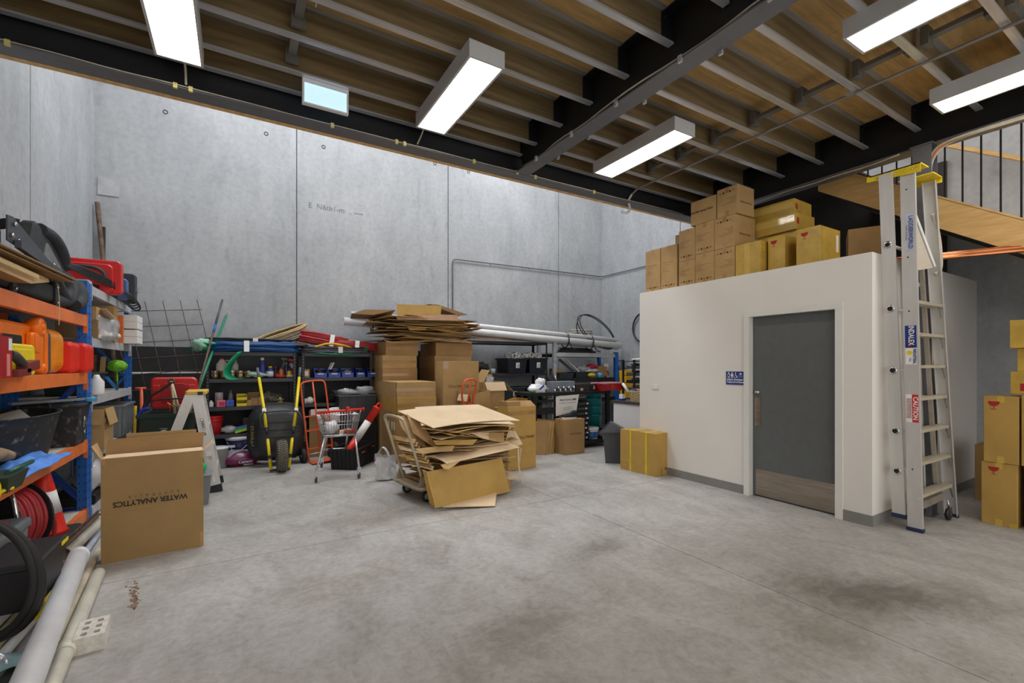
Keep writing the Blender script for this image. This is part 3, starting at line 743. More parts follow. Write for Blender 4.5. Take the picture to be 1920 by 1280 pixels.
m = MB(); m.rbox(-0.2, -0.45, 0.0, 0.16, 0.33, 0.14, 0.06, 'y', 5, 0.02); obj('cushion', m, M_SEAT, t)
m = MB(); m.rbox(-0.2, 0.12, 0.1, 0.14, 0.33, 0.40, 0.06, 'x', 5, 0.02); obj('backrest', m, M_SEAT, t)
t = thing('steel_stand', 'black steel seat base standing under the cardboard sheets on the orange rack', 'seat base', (-1.42, 4.55, Z4))
m = MB(); m.rbox(-0.2, -0.75, 0.03, 0.2, 0.45, 0.17, 0.03, 'y', 3); obj('base_box', m, M_SEAT, t)
for y in (-0.45, 0.33):
    obj('leg_plate', MB().box(0.2, y-0.03, 0.0, 0.215, y+0.03, 0.19), M_BLACK, t)
    for dz, dy in ((0.15, 0.012), (0.15, -0.012), (0.03, 0)): obj('bolt', MB().cyl((0.215, y+dy, dz), (0.225, y+dy, dz), 0.009, n=8), M_CHROME, t)
# flat cardboard / ply sheets over the base
for k, (dz, dx, yy, mm) in enumerate(((0, 0, 4.96, M_KRAFT5), (0.018, 0.02, 4.99, M_KRAFT2), (0.034, -0.01, 4.82, M_KRAFT5))):
    m = MB(); m.bar((-1.42+dx, 3.0, 2.135+dz), (-1.42+dx, yy, 2.165+dz), 0.58, 0.008)
    solo('cardboard_sheet', m, mm, ['lowest of three flat brown sheets on the orange rack, under the steel frame', 'middle flat brown sheet under the steel seat frame', 'top flat brown sheet directly under the steel seat frame'][k], 'cardboard', 'flat sheets on the orange rack')
t = thing('cardboard_box', 'flattened tan carton with shiny tape sagging under the flat sheets', 'box', (-1.42, 3.9, 2.06))
m = MB(); m.prism([(0.30, -0.9, -0.03), (0.30, 0.15, -0.045), (0.27, 0.6, 0.03), (0.26, 0.62, 0.055), (0.28, -0.9, 0.05)], (-0.55, 0, 0)); obj('body', m, M_KRAFT5, t)
m = MB(); m.box(0.30, -0.9, 0.005, 0.303, 0.28, 0.03); obj('tape', m, M_TAPEY, t)
t = thing('seat_slide_frame', 'dark bolted steel seat slide frame on top of the flat sheets', 'seat frame', (-1.36, 4.12, 2.185))
m = MB(); m.prism([(0.2, -0.28, 0.05), (0.2, -0.28, 0.20), (0.2, -0.20, 0.21), (0.2, 0.50, 0.045), (0.2, 0.52, 0.01)], (-0.008, 0, 0)); obj('side_plate', m, mat('slate_steel', (74, 78, 86), 0.45, 0.4), t)
m = MB(); m.prism([(-0.2, -0.28, 0.05), (-0.2, -0.28, 0.20), (-0.2, -0.20, 0.21), (-0.2, 0.50, 0.045), (-0.2, 0.52, 0.01)], (-0.008, 0, 0)); obj('side_plate', m, MATS['slate_steel'], t)
obj('slide_rail', MB().bar((0.22, -0.20, 0.05), (0.22, 0.56, 0.0), 0.03, 0.05), MATS['slate_steel'], t)
obj('slide_rail', MB().bar((-0.22, -0.20, 0.05), (-0.22, 0.56, 0.02), 0.03, 0.05), MATS['slate_steel'], t)
obj('cross_tube', MB().bar((-0.2, 0.30, 0.2), (0.18, -0.1, 0.2), 0.04, 0.05), M_MATT, t)
obj('upright_tube', MB().bar((-0.1, 0.45, 0.02), (-0.12, 0.28, 0.30), 0.05, 0.05), MATS['slate_steel'], t)
obj('motor_box', MB().rbox(-0.15, -0.75, -0.0, 0.18, -0.3, 0.11, 0.02, 'y'), M_BLACK, t)
for y, z in ((-0.20, 0.165), (-0.24, 0.09), (-0.15, 0.075), (0.48, 0.045), (0.50, 0.015), (0.57, -0.005)):
    obj('bolt', MB().lathe([(0.014, 0), (0.014, 0.008), (0.008, 0.012), (0, 0.012)], (0.205, y, z), 10, 'x'), M_CHROME, t)
solo('string', MB().tube(smooth([(-1.16, 4.72, 2.11), (-1.155, 4.74, 1.95), (-1.15, 4.70, 1.80)], 2), 0.003, 5), M_CREAM, 'thin pale string hanging across the top orange beam', 'string')

# --- cases on the middle level
def hardcase(label, y0, y1, z0, z1, x0, x1, m1, ridge=None, r=0.04, group=None, axis='x', clasps=True, hand=True):
    """moulded tool case standing on edge, broad face toward +X"""
    cx, cy = (x0+x1)/2, (y0+y1)/2; t = thing('tool_case', label, 'tool case', (cx, cy, z0), group=group)
    h = z1-z0; w = (y1-y0)/2; d = (x1-x0)/2
    m = MB(); m.rbox(-d, -w, 0.0, -0.004, w, h, r, 'x', 5, 0.012); obj('half_shell', m, m1, t)
    m = MB(); m.rbox(0.004, -w, 0.0, d, w, h, r, 'x', 5, 0.012); obj('half_shell', m, m1, t)
    m = MB(); m.rbox(d, -w*0.78, h*0.14, d+0.006, w*0.70, h*0.84, r*0.5, 'x', 4, 0.003); obj('raised_panel', m, ridge or m1, t)
    return t
# large orange jerry-like case pair
t = thing('power_tool_case', 'largest orange moulded case with round corner knob, left on the shelf', 'tool case', (-1.42, 4.42, Z3))
m = MB(); m.rbox(-0.20, -0.70, 0.0, 0.16, 0.26, 0.36, 0.06, 'x', 5, 0.02); obj('shell', m, M_ORP, t)
m = MB(); m.rbox(0.16, 0.02, 0.05, 0.20, 0.24, 0.30, 0.03, 'x', 4, 0.01); obj('corner_ridge', m, M_ORP, t)
m = MB(); m.rbox(0.20, 0.06, 0.16, 0.205, 0.16, 0.28, 0.01, 'x', 3, 0.002); obj('recess_frame', m, M_ORP, t)
obj('corner_knob', MB().lathe([(0.0, -0.05), (0.05, -0.045), (0.072, 0), (0.070, 0.035), (0.045, 0.05), (0.040, 0.042), (0.025, 0.042), (0.018, 0.05), (0, 0.05)], (0.165, 0.19, 0.345), 20, 'x'), M_ORP, t)
obj('corner_knob', MB().lathe([(0.0, -0.04), (0.035, -0.03), (0.045, 0), (0.03, 0.04), (0, 0.045)], (0.165, 0.24, 0.05), 16, 'x'), M_ORP, t)
m = MB(); m.rbox(0.155, -0.45, 0.10, 0.166, -0.04, 0.27, 0.02, 'x', 3, 0.002); obj('handle_recess', m, M_MATT, t)
obj('grip', MB().rbox(-0.05, -0.45, 0.36, 0.08, -0.1, 0.40, 0.02, 'x'), M_MATT, t)
t = thing('power_tool_case', 'rounded amber orange case with dark grey seam between larger orange and red cases', 'tool case', (-1.36, 5.00, Z3))
m = MB(); m.rbox(-0.17, -0.16, 0.0, 0.12, -0.11, 0.33, 0.04, 'y', 4, 0.01); obj('grey_seam_frame', m, M_DGREY, t)
m = MB(); m.rbox(-0.17, -0.105, 0.0, 0.13, 0.20, 0.36, 0.09, 'y', 6, 0.06); obj('rounded_shell', m, mat('amber_plastic', (238, 142, 16), 0.38), t)
m = MB(); m.rbox(-0.17, -0.215, 0.0, 0.12, -0.165, 0.33, 0.03, 'y', 4, 0.01); obj('back_shell', m, M_ORP, t)
def red_case(label, y, w, x1, h):
    t = thing('tool_case', label, 'tool case', (x1-0.2, y, Z3), group=None)
    m = MB(); m.rbox(-0.2, -w/2, 0.0, 0.2, -0.004, h, 0.05, 'y', 5, 0.025); obj('half_shell', m, M_SRED, t)
    m = MB(); m.rbox(-0.2, 0.004, 0.0, 0.2, w/2, h-0.005, 0.05, 'y', 5, 0.025); obj('half_shell', m, M_SRED, t)
    m = MB(); m.rbox(-0.12, -w/2-0.006, 0.05, 0.12, -w/2, h-0.05, 0.03, 'y', 4, 0.003); obj('raised_panel', m, M_SRED, t)
red_case('first red moulded tool case beside the amber case', 5.31, 0.20, -1.18, 0.27)
red_case('second red moulded tool case overlapping the blue post', 5.51, 0.18, -1.13, 0.265)
hardcase('flat yellow moulded tool case standing against the orange case', 3.68, 4.20, Z3, Z3+0.20, -1.205, -1.14, M_YEL, r=0.025)
t = thing('tool_box_packaging', 'red product carton with a white label at the left edge of the shelf', 'box', (-1.12, 3.50, Z3))
obj('carton', MB().box(-0.05, -0.25, 0, 0.05, 0.10, 0.225), mat('deep_red', (176, 24, 34), 0.4), t)
obj('label_panel', MB().box(0.05, 0.055, 0.15, 0.0515, 0.095, 0.215), M_PAPER, t)
obj('print_band', MB().box(0.05, 0.03, 0.01, 0.0515, 0.07, 0.13), mat('pale_red', (230, 140, 130), 0.5), t)
t = thing('nozzle_tool', 'dark grip with a worn red metal head lying before the yellow case', 'tool', (-1.09, 3.72, Z3))
obj('grip', MB().tube(smooth([(0, -0.10, 0.13), (0, -0.02, 0.125), (0, 0.07, 0.085), (0, 0.14, 0.06)], 2), [0.028]*16 if False else 0.026, 10), mat('grip_grey', (62, 60, 58), 0.6), t)
m = MB(); m.bar((0, 0.08, 0.05), (0, 0.28, 0.075), 0.05, 0.055); obj('head', m, mat('worn_red', (120, 40, 36), 0.55), t)
m = MB(); m.bar((0, -0.05, 0.02), (0, 0.14, 0.03), 0.05, 0.04); obj('base', m, MATS['worn_red'], t)
obj('red_tap', MB().tube(smooth([(-1.15, 3.60, Z3+0.236), (-1.15, 3.64, Z3+0.255), (-1.15, 3.70, Z3+0.245)], 1), 0.012, 6), M_SRED, None)
tag(bpy.data.objects['red_tap'], 'small red plastic tap handle on top of the red carton', 'tap')
t = thing('plastic_bag', 'clear plastic bag of parts behind the orange cases under the top beam', 'bag', (-1.5, 5.35, Z3))
m = MB(); m.blob((0, 0, 0.30), (0.17, 0.3, 0.10), 14, 8, 0.2, 3); obj('film', m, M_CLEAR, t)
obj('contents', MB().rbox(-0.17, -0.22, 0.0, 0.10, 0.25, 0.22, 0.03, 'y'), M_GREYP, t)

# --- tubs, cloths on the lower level
def tub(label, c, r0, r1, h, m1, sx=1.0, sy=1.0):
    t = thing('rubber_tub', label, 'tub', c)
    pr = [(r0*0.96, 0.004), (r0, 0.012)] + [(r0+(r1-r0)*k/6, h*k/6) for k in range(1, 7)] + [(r1+0.012, h+0.003), (r1+0.010, h+0.012), (r1-0.006, h+0.010), (r0-0.008+(r1-r0)*0.5, h*0.5), (r0-0.012, 0.014), (0, 0.014)]
    obj('body', MB().lathe(pr, n=36, sx=sx, sy=sy), m1, t)
    for s in (-1, 1):
        pts = smooth([(0.10*s, s*(r1)*0.98*sy, h-0.005), (0.09*s, s*r1*sy, h+0.06), (-0.09*s, s*r1*sy, h+0.06), (-0.10*s, s*r1*0.98*sy, h-0.005)], 2)
        obj('handle', MB().tube(pts, 0.011, 8), m1, t)
    return t
tub('large scuffed black rubber tub on the orange rack, lower shelf', (-1.44, 4.74, Z2), 0.25, 0.335, 0.33, M_TUB, 0.78, 1.6)
for k, (a, b) in enumerate((((-1.50, 4.50, 1.06), (12, 20, 10)), ((-1.44, 4.72, 1.08), (25, -15, 35)))):
    solo('board_offcut', MB().bx((0, 0, 0), (0.26, 0.22, 0.02)), M_BOARD, ['pale board offcut lying in the large black tub, left piece', 'tilted pale board offcut in the large black tub, right piece'][k], 'board', loc=a, rot=b)
t = thing('rubber_tub', 'second black bucket with white lettering squeezed by the blue post', 'tub', (-1.36, 5.44, Z2))
m = MB(); m.taper(-0.2, -0.16, 0.0, 0.2, 0.16, 0.34, 0.82); obj('body', m, M_TUB, t)
m = MB(); m.rbox(-0.215, -0.175, 0.34, 0.215, 0.175, 0.362, 0.03, 'z', 4, 0.004); obj('rim', m, M_TUB, t)
text('B.., 7', 0.08, M_PAPER, t, (0.196, -0.0, 0.17), (84, 90, 90), ext=0.001)
solo('blade_holder', MB().bar((-1.5, 5.0, 1.20), (-1.14, 5.56, 1.195), 0.03, 0.02), M_GREYP, 'grey straight tool lying across the black bucket', 'tool')
solo('blue_clip', MB().rbox(-1.165, 5.48, 1.17, -1.11, 5.60, 1.205, 0.01, 'y'), mat('sky_blue', (60, 160, 206), 0.4), 'sky blue plastic end cap poking past the blue post', 'clip')
# tan suede glove/apron and blue rag at the shelf edge
def cloth(label, nm, c, sx, sy, h, m1, seed, cat='cloth', amp=0.05, thick=0.004, rz=0, nu=26, nv=18):
    def f(u, v):
        x, y = (u-0.5)*sx, (v-0.5)*sy
        e = min(1, 5*min(u, 1-u, v, 1-v))
        n_ = noise.noise(Vector((x*7+seed, y*7, seed))) ; n2 = noise.noise(Vector((x*19, y*19+seed, seed*2)))
        wob = 0.06*noise.noise(Vector((u*3+seed, v*3, 4.2)))
        return (x+wob*sx*(1-e*0.4), y+wob*sy, 0.006+h*(0.35+0.65*e)*(0.5+0.5*n_+0.25*n2)+abs(n_)*amp*0.4)
    m = MB(); m.surf(f, nu, nv, thick=thick)
    return solo(nm, m, m1, label, cat, loc=c, rot=(0, 0, rz))
cloth('crumpled blue rag spilling over the orange beam before the tub', 'blue_rag', (-1.20, 4.22, Z2+0.005), 0.25, 1.0, 0.10, M_NITR, 3.0)
t = thing('suede_sleeve', 'brown suede welding sleeve rolled on top of the blue rag', 'glove', (-1.24, 3.90, Z2+0.11))
m = MB(); m.tube([(0, -0.5, 0.05), (0, -0.35, 0.06), (0.01, -0.15, 0.07), (0.0, 0.0, 0.06), (0.0, 0.12, 0.035), (0, 0.19, 0.02)], [0.05, 0.065, 0.062, 0.06, 0.052, 0.045], 14, flat=0.75, caps=True); obj('sleeve', m, M_TAN, t)
obj('cuff_lining', MB().tube([(0.005, 0.18, 0.02), (0.005, 0.27, 0.01), (0.0, 0.33, 0.0)], [0.042, 0.036, 0.02], 12, flat=0.6), M_MATT, t)
t = thing('trowel_hopper', 'dark green scoop with a rod handle on the shelf edge', 'scoop', (-1.12, 3.74, Z2+0.0))
obj('bowl', MB().taper(-0.06, -0.22, 0, 0.06, 0.07, 0.09, 0.7), M_GREEND, t)
obj('handle', MB().cyl((0.02, -0.10, 0.098), (0.02, 0.25, 0.098), 0.014, n=10), mat('green_metal', (28, 84, 62), 0.4), t)
t = thing('yellow_strap', 'coiled yellow strap at the front edge of the shelf', 'strap', (-1.10, 3.42, Z2))
obj('coil', MB().ring((0, 0.02, 0.035), 0.06, 0.02, 16, 6, 'x'), M_YEL, t); obj('tail', MB().tube(smooth([(0, 0.05, 0.01), (0.01, 0.14, 0.02), (0.02, 0.21, 0.012)], 2), 0.012, 6), M_YEL, t)

# --- bottom level: hose reel, cone, tool boxes
t = thing('hose_reel', 'red air hose wound on a black reel with a chrome stand', 'hose reel', (-1.38, 4.50, Z1))
for s in (-0.10, 0.10): obj('flange', MB().lathe([(0.04, s-0.006), (0.235, s-0.006), (0.24, s), (0.235, s+0.006), (0.04, s+0.006)], (0.02, 0, 0.27), 32, 'x' if False else 'y'), M_BLACK, t, rot=(0, 0, -34))
obj('drum', MB().lathe([(0.08, -0.1), (0.08, 0.1)], (0.02, 0, 0.27), 20, 'y'), M_BLACK, t, rot=(0, 0, -34))
for k, (rr, yy) in enumerate([(0.205-0.006*(j % 2), -0.075+0.025*j) for j in range(7)] + [(0.175, -0.06+0.03*j) for j in range(5)]):
    obj('hose_turn', MB().ring((0.02, yy, 0.27), rr, 0.0135, 32, 8, 'y'), M_HOSER, t, rot=(0, 0, -34))
obj('hose_tail', MB().tube(smooth([(0.16, 0.18, 0.30), (0.20, 0.24, 0.18), (0.19, 0.26, 0.04), (0.17, 0.25, 0.0)], 2), 0.0135, 8), M_HOSER, t)
obj('stand_tube', MB().tube(smooth([(-0.1, -0.20, 0.015), (0.24, -0.20, 0.015), (0.26, 0.25, 0.015), (0.2, 0.33, 0.015), (-0.1, 0.33, 0.015)], 2), 0.014, 8), M_CHROME, t)
obj('stand_tube', MB().tube(smooth([(0.14, -0.22, 0.015), (0.14, -0.23, 0.3), (0.10, -0.2, 0.52), (-0.05, -0.1, 0.54)], 2), 0.014, 8), M_CHROME, t)
t = thing('traffic_cone', 'orange-red traffic cone with a white band on the lowest shelf', 'traffic cone', (-1.29, 4.92, Z1))
obj('base', MB().rbox(-0.19, -0.19, 0, 0.19, 0.19, 0.03, 0.04, 'z', 4, 0.006), M_RUBBER, t)
def cone_r(z): return 0.135-0.095*(z-0.03)/0.47
obj('cone', MB().lathe([(0.15, 0.03), (cone_r(0.05), 0.05), (cone_r(0.2), 0.2), (cone_r(0.35), 0.35), (0.04, 0.5), (0.036, 0.505), (0.028, 0.5), (0.02, 0.3)], n=28), M_SRED, t)
obj('band', MB().lathe([(cone_r(0.19)+0.002, 0.19), (cone_r(0.36)+0.002, 0.36)], n=28), M_PAPER, t)
t = thing('tool_box', 'grey lidded tool box at the left edge of the bottom shelf', 'tool box', (-1.26, 4.02, Z1))
obj('body', MB().taper(-0.14, -0.35, 0, 0.10, 0.13, 0.29, 0.88), M_GREYP, t)
obj('lid', MB().rbox(-0.15, -0.36, 0.29, 0.115, 0.15, 0.36, 0.025, 'y', 4, 0.02), mat('lid_grey', (104, 110, 114), 0.5), t)
obj('lid_stripe', MB().rbox(-0.06, -0.3, 0.36, 0.03, 0.08, 0.363, 0.01, 'z', 3, 0.001), M_SRED, t)
t = thing('tool_box', 'black tool box with a yellow mark, low at the left edge', 'tool box', (-1.02, 3.66, 0.20))
obj('body', MB().taper(-0.15, -0.3, 0, 0.12, 0.16, 0.22, 0.84), M_BLACK, t)
obj('lid', MB().rbox(-0.16, -0.31, 0.22, 0.13, 0.17, 0.26, 0.02, 'y', 4, 0.01), M_BLACK, t)
obj('clasp', MB().box(0.131, 0.02, 0.235, 0.136, 0.13, 0.255), M_YEL, t)
solo('red_sack', MB().blob((-1.14, 4.02, 0.22), (0.05, 0.13, 0.20), 12, 8, 0.1, 9, floor=0.05), mat('pink_mesh', (206, 84, 88), 0.8, var=0.15, scale=60), 'pinkish red mesh sack behind the black tool box', 'sack')
# big loop of black hose leaning at the front
t = thing('hose_coil', 'loop of thick black rubber hose standing before the rack at the lower left', 'hose', (-1.12, 3.38, 0.0))
for k, (R, off, dz) in enumerate(((0.30, 0.0, 0.0), (0.285, 0.03, -0.02), (0.292, -0.025, 0.015))):
    pts = []
    for i in range(36):
        a = 2*math.pi*i/36; h_, v_ = R*math.cos(a), R*1.03*math.sin(a)
        pts.append(V(h_*0.86+off*0.5, -h_*0.50+off*0.86, 0.40+dz+v_))
    obj('hose_turn', MB().tube(pts, 0.017, 8, closed=True), M_RUBBER, t)

# --- pipes stacked on the floor along the rack
def pipe(label, p0, p1, r, m1, name='pvc_pipe', sock=None, group='pipes on the floor by the rack'):
    p0, p1 = Vector(p0), Vector(p1)
    t = thing(name, label, 'pipe', p1, group=group)
    obj('tube', MB().pipe(p0-p1, V(0, 0, 0), r, 0.005, 22), m1, t)
    if sock is not None:
        d = (p0-p1).normalized(); q = d*sock
        obj('socket', MB().pipe(q, q+d*0.09, r+0.006, 0.006, 22), m1, t)
    return t
def ext(a, b, k): return a+(a-b)*k
A_, B_ = at(50, 1280, z=0.20), at(148, 1040, z=0.20)
pipe('thickest pale grey pipe lying on top of the floor pipes, capped end', ext(A_, B_, 0.9), B_, 0.055, M_GPVC)
obj('end_cap', MB().lathe([(0.0565, -0.06), (0.0565, 0.004), (0.05, 0.012), (0, 0.014)], (0, 0, 0), 22, 'y'), M_GPVC, bpy.data.objects['pvc_pipe'], rot=(0, 0, 9))
A_, B_ = at(98, 1280, z=0.042), at(185, 1074, z=0.042)
pipe('white pipe with a socket, rightmost on the floor beside the brick', ext(A_, B_, 0.9), B_, 0.036, M_WPVC2, sock=1.02)
A_, B_ = at(103, 1205, z=0.03), at(184, 1030, z=0.03)
pipe('thin cream pipe between the thick grey pipe and the rightmost pipe', ext(A_, B_, 1.2), B_, 0.024, mat('cream_pvc', (226, 214, 188), 0.45))
A_, B_ = at(117, 1040, z=0.13), at(186, 975, z=0.13)
pipe('aged grey pipe behind the carton, running alongside the blue post', A_, ext(B_, A_, 0.35), 0.052, M_WPVC2)
A_, B_ = at(150, 1050, z=0.04), at(180, 1005, z=0.04)
pipe('narrow bluish white pipe between larger pipes near the carton', ext(A_, B_, 1.0), ext(B_, A_, 0.3), 0.022, mat('bluish_pvc', (196, 206, 222), 0.4))
A_, B_ = at(0, 1148, z=0.10), at(80, 1072, z=0.10)
pipe('thick white pipe passing behind the black hose loop', ext(A_, B_, 0.8), B_, 0.055, M_WPVC)
A_, B_ = at(15, 1180, z=0.055), at(80, 1105, z=0.055)
pipe('yellowed narrow pipe under the hose loop', ext(A_, B_, 1.0), ext(B_, A_, 0.25), 0.032, mat('yellowed_pvc', (206, 200, 158), 0.5, var=0.1))
A_, B_ = at(35, 1192, z=0.04), at(78, 1142, z=0.04)
pipe('clean white narrow pipe at the foot of the hose loop', ext(A_, B_, 1.0), ext(B_, A_, 0.6), 0.024, M_WPVC)
A_, B_ = at(5, 1290, z=0.04), at(42, 1240, z=0.04)
pipe('black pipe with a pale line at the bottom left corner', ext(A_, B_, 1.5), B_, 0.035, M_BLACK, name='black_pipe')
A_, B_ = at(110, 1035, z=0.21), at(188, 962, z=0.21)
t = thing('steel_angle', 'rusty brown steel angle lying along the aged grey pipe', 'steel bar', A_)
obj('leg_flat', MB().bar((0, 0, 0), B_-A_, 0.03, 0.006), M_RUST, t); obj('leg_upright', MB().bar((-0.015, 0, 0.015), B_-A_+V(-0.015, 0, 0.015), 0.006, 0.03), M_RUST, t)
t = thing('foam_lagging', 'short grey foam lagging tube with an open end on the pipes', 'pipe lagging', at(108, 1060, z=0.19))
obj('tube', MB().pipe((-0.07, -0.10, 0.0), (0.05, 0.0, 0.0), 0.030, 0.02, 18), mat('foam_grey', (96, 92, 88), 0.9), t)
solo('yellow_hose_end', MB().tube(smooth([at(100, 1095, z=0.10), at(94, 1110, z=0.11), at(80, 1140, z=0.08), at(66, 1160, z=0.06)], 2), 0.012, 8), M_YEL, 'short bright yellow tube end among the floor pipes', 'tube')
cloth('pale blue rag lying at the lower left corner on the floor pipes', 'blue_rag', at(22, 1235, z=0.10)+V(0, 0, -0.03), 0.24, 0.16, 0.08, mat('pale_blue_cloth', (128, 158, 166), 0.85, var=0.1), 7.0, rz=25)
t = thing('drill_bit', 'stubby steel tool tip resting on the pale blue rag', 'tool', at(8, 1235, z=0.17))
obj('shank', MB().cyl((-0.06, 0.06, 0.02), (0, 0, 0), 0.013, 0.011), M_GALV, t); obj('tip', MB().cyl((0, 0, 0), (0.02, -0.035, -0.01), 0.009, 0.004), M_GALV, t)
t = thing('brass_fitting', 'small brass hose fitting between the thick and rightmost pipes', 'fitting', at(107, 1212, z=0.03))
obj('nut', MB().cyl((0, 0, 0.0), (0.012, 0.04, 0.0), 0.018, n=6), M_BRASS, t); obj('tail', MB().cyl((0.012, 0.04, 0), (0.024, 0.09, 0), 0.012, n=10), M_GALV, t)

# brick with six cores
def cored_brick(w, l, h):
    """rectangular block with 2 x 3 square-ish cores cut through its upper face"""
    m = MB(); xs = [-w/2, -w/2+0.020, -0.010, 0.010, w/2-0.020, w/2]; g = (l-3*0.042)/4; ys = [-l/2]
    for k in range(3): ys += [ys[-1]+g, ys[-1]+g+0.042]
    ys.append(l/2)
    for i in range(5):
        for j in range(7):
            hole = i in (1, 3) and j in (1, 3, 5)
            if not hole: m.add([(xs[i], ys[j], h), (xs[i+1], ys[j], h), (xs[i+1], ys[j+1], h), (xs[i], ys[j+1], h)], [(0, 1, 2, 3)])
            else:
                a, b, c_, d = xs[i], ys[j], xs[i+1], ys[j+1]; k = [(a, b), (c_, b), (c_, d), (a, d)]; n = 12
                cx, cy, rx, ry = (a+c_)/2, (b+d)/2, (c_-a)/2, (d-b)/2; oct_ = []
                for q in range(n):
                    t_ = 2*math.pi*(q+0.5)/n - math.pi*0.75; cs, sn = math.cos(t_), math.sin(t_); p_ = 0.55
                    oct_.append((cx+rx*0.86*math.copysign(abs(cs)**p_, cs), cy+ry*0.86*math.copysign(abs(sn)**p_, sn)))
                vs = [(*p, h) for p in oct_] + [(*p, 0.012) for p in oct_] + [(*p, h) for p in k]
                fs = [(q, (q+1) % n, n+(q+1) % n, n+q) for q in range(n)] + [tuple(range(n, 2*n))]
                for q in range(4):
                    ring = [(q*3+e) % n for e in range(4)]
                    fs.append((2*n+q, 2*n+(q+1) % 4) + tuple(ring[::-1]))
                m.add(vs, fs)
    m.add([(-w/2, -l/2, 0), (w/2, -l/2, 0), (w/2, l/2, 0), (-w/2, l/2, 0), (-w/2, -l/2, h), (w/2, -l/2, h), (w/2, l/2, h), (-w/2, l/2, h)], [(0, 3, 2, 1), (0, 1, 5, 4), (1, 2, 6, 5), (2, 3, 7, 6), (3, 0, 4, 7)])
    return m
solo('cored_brick', cored_brick(0.125, 0.22, 0.085), M_BLOCK, 'whitish brick with six holes on the floor at lower left', 'brick', loc=(-0.672, 3.29, 0), rot=(0, 0, 4))

# --- grey-beamed rack contents
t = thing('carry_case', 'wide red carry case on the very top of the grey-beamed rack', 'case', (-1.28, 6.50, 2.262))
obj('shell', MB().rbox(-0.27, -0.06, 0, 0.20, 0.06, 0.36, 0.04, 'y', 5, 0.01), M_RED, t)
obj('lid_shell', MB().rbox(-0.24, -0.11, 0.0, 0.14, -0.065, 0.31, 0.05, 'y', 5, 0.01), M_RED, t)
obj('handle', MB().tube(smooth([(-0.18, -0.12, 0.22), (-0.15, -0.14, 0.27), (0.05, -0.14, 0.26), (0.09, -0.12, 0.14)], 2), 0.016, 8), M_SLATE, t)
t = thing('carry_case', 'dark grey hard case behind the red case on the top shelf', 'case', (-1.27, 7.30, 2.262))
obj('shell', MB().rbox(-0.22, -0.07, 0, 0.19, 0.07, 0.36, 0.03, 'y', 5, 0.01), M_SLATE, t)
obj('latch', MB().box(0.19, -0.03, 0.14, 0.205, 0.03, 0.20), M_GREYP, t)
t = thing('carry_case', 'small blue case wedged between the red and dark grey cases', 'case', (-1.20, 6.92, 2.262))
obj('shell', MB().rbox(-0.2, -0.05, 0, 0.10, 0.05, 0.24, 0.03, 'y', 4, 0.01), mat('steel_blue', (74, 104, 158), 0.45), t)
t = thing('hose_coil', 'black cable coil draped over the end of the top grey shelf', 'hose', (-1.28, 6.35, 2.262))
rnd = random.Random(4)
for k in range(5):
    pts = smooth([(-0.30, -0.60, 0.22+0.018*k), (-0.02, -0.38, 0.20-0.02*k), (0.16, 0.1, 0.12-0.015*k), (0.22+0.006*k, 0.8-0.05*k, 0.04), (0.21, 1.25-0.12*k, -0.035+0.012*k), (0.13, 1.32-0.12*k, -0.06+0.02*k), (0.10, 0.8, 0.005), (0.06, 0.1, 0.02+0.015*k), (-0.15, -0.45, 0.03+0.01*k)], 3)
    obj('cable_turn', MB().tube(pts, 0.0095, 7), M_HOSEK, t)
solo('plywood_offcut', MB().box(-1.74, 5.72, 2.262, -1.20, 5.86, 2.30), M_BOARD, 'cream board offcut capping the shelf beside the blue post', 'board')

KX = [M_KRAFT, M_KRAFT2, M_KRAFT3, M_KRAFT4, M_KRAFT5]
t = thing('cardboard_box', 'small open carton, flap hanging, atop others on the second grey shelf', 'box', (-1.32, 6.15, 1.95))
obj('body', MB().box(-0.2, -0.13, 0, 0.12, 0.13, 0.13), M_KRAFT, t); obj('flap', MB().bar((0.125, 0.0, 0.12), (0.20, 0.05, 0.02), 0.2, 0.004), M_KRAFT4, t)
solo('cardboard_box', MB().box(-1.5, 6.02, 1.762, -1.28, 6.20, 1.948), M_KRAFT2, 'plain carton under the small open carton, nearer the post', 'box')
solo('cardboard_box', MB().box(-1.24, 6.02, 1.762, -1.19, 6.24, 1.948), M_KRAFT2, 'narrow carton right of the plain carton on the second grey shelf', 'box')
solo('cardboard_box', MB().box(-1.45, 6.60, 1.762, -1.17, 6.80, 2.15), M_KRAFT5, 'upright tall carton behind the clear bag on the grey rack', 'box')
solo('orange_folder', MB().box(-1.30, 7.02, 1.762, -1.16, 7.06, 2.09), M_ORANGE, 'thin upright orange box beside the white packets', 'box')
t = thing('plastic_bag', 'clear plastic bag with white rolls bulging from the second grey shelf', 'bag', (-1.20, 6.35, 1.765))
obj('film', MB().blob((0, 0.0, 0.12), (0.11, 0.28, 0.14), 16, 10, 0.22, 11), M_CLEAR, t)
obj('white_roll', MB().cyl((0.02, -0.28, 0.06), (0.06, 0.24, 0.05), 0.035, n=14), M_PAPER, t)
obj('white_roll', MB().cyl((0.0, -0.3, 0.02), (0.0, 0.1, 0.02), 0.02, n=14), M_PAPER, t)
for k in range(4):
    z = 1.765 + 0.085*k + (0.012 if k > 1 else 0)
    solo('paper_packet', MB().rbox(-1.42, 7.24, z, -1.06, 7.60, z+0.083, 0.006, 'y', 2, 0.002), M_PAPER, ['lowest white packet', 'second white packet', 'third white packet', 'topmost white packet'][k] + ' in the stack at the end of the grey rack', 'packet', 'white packets on the grey rack')
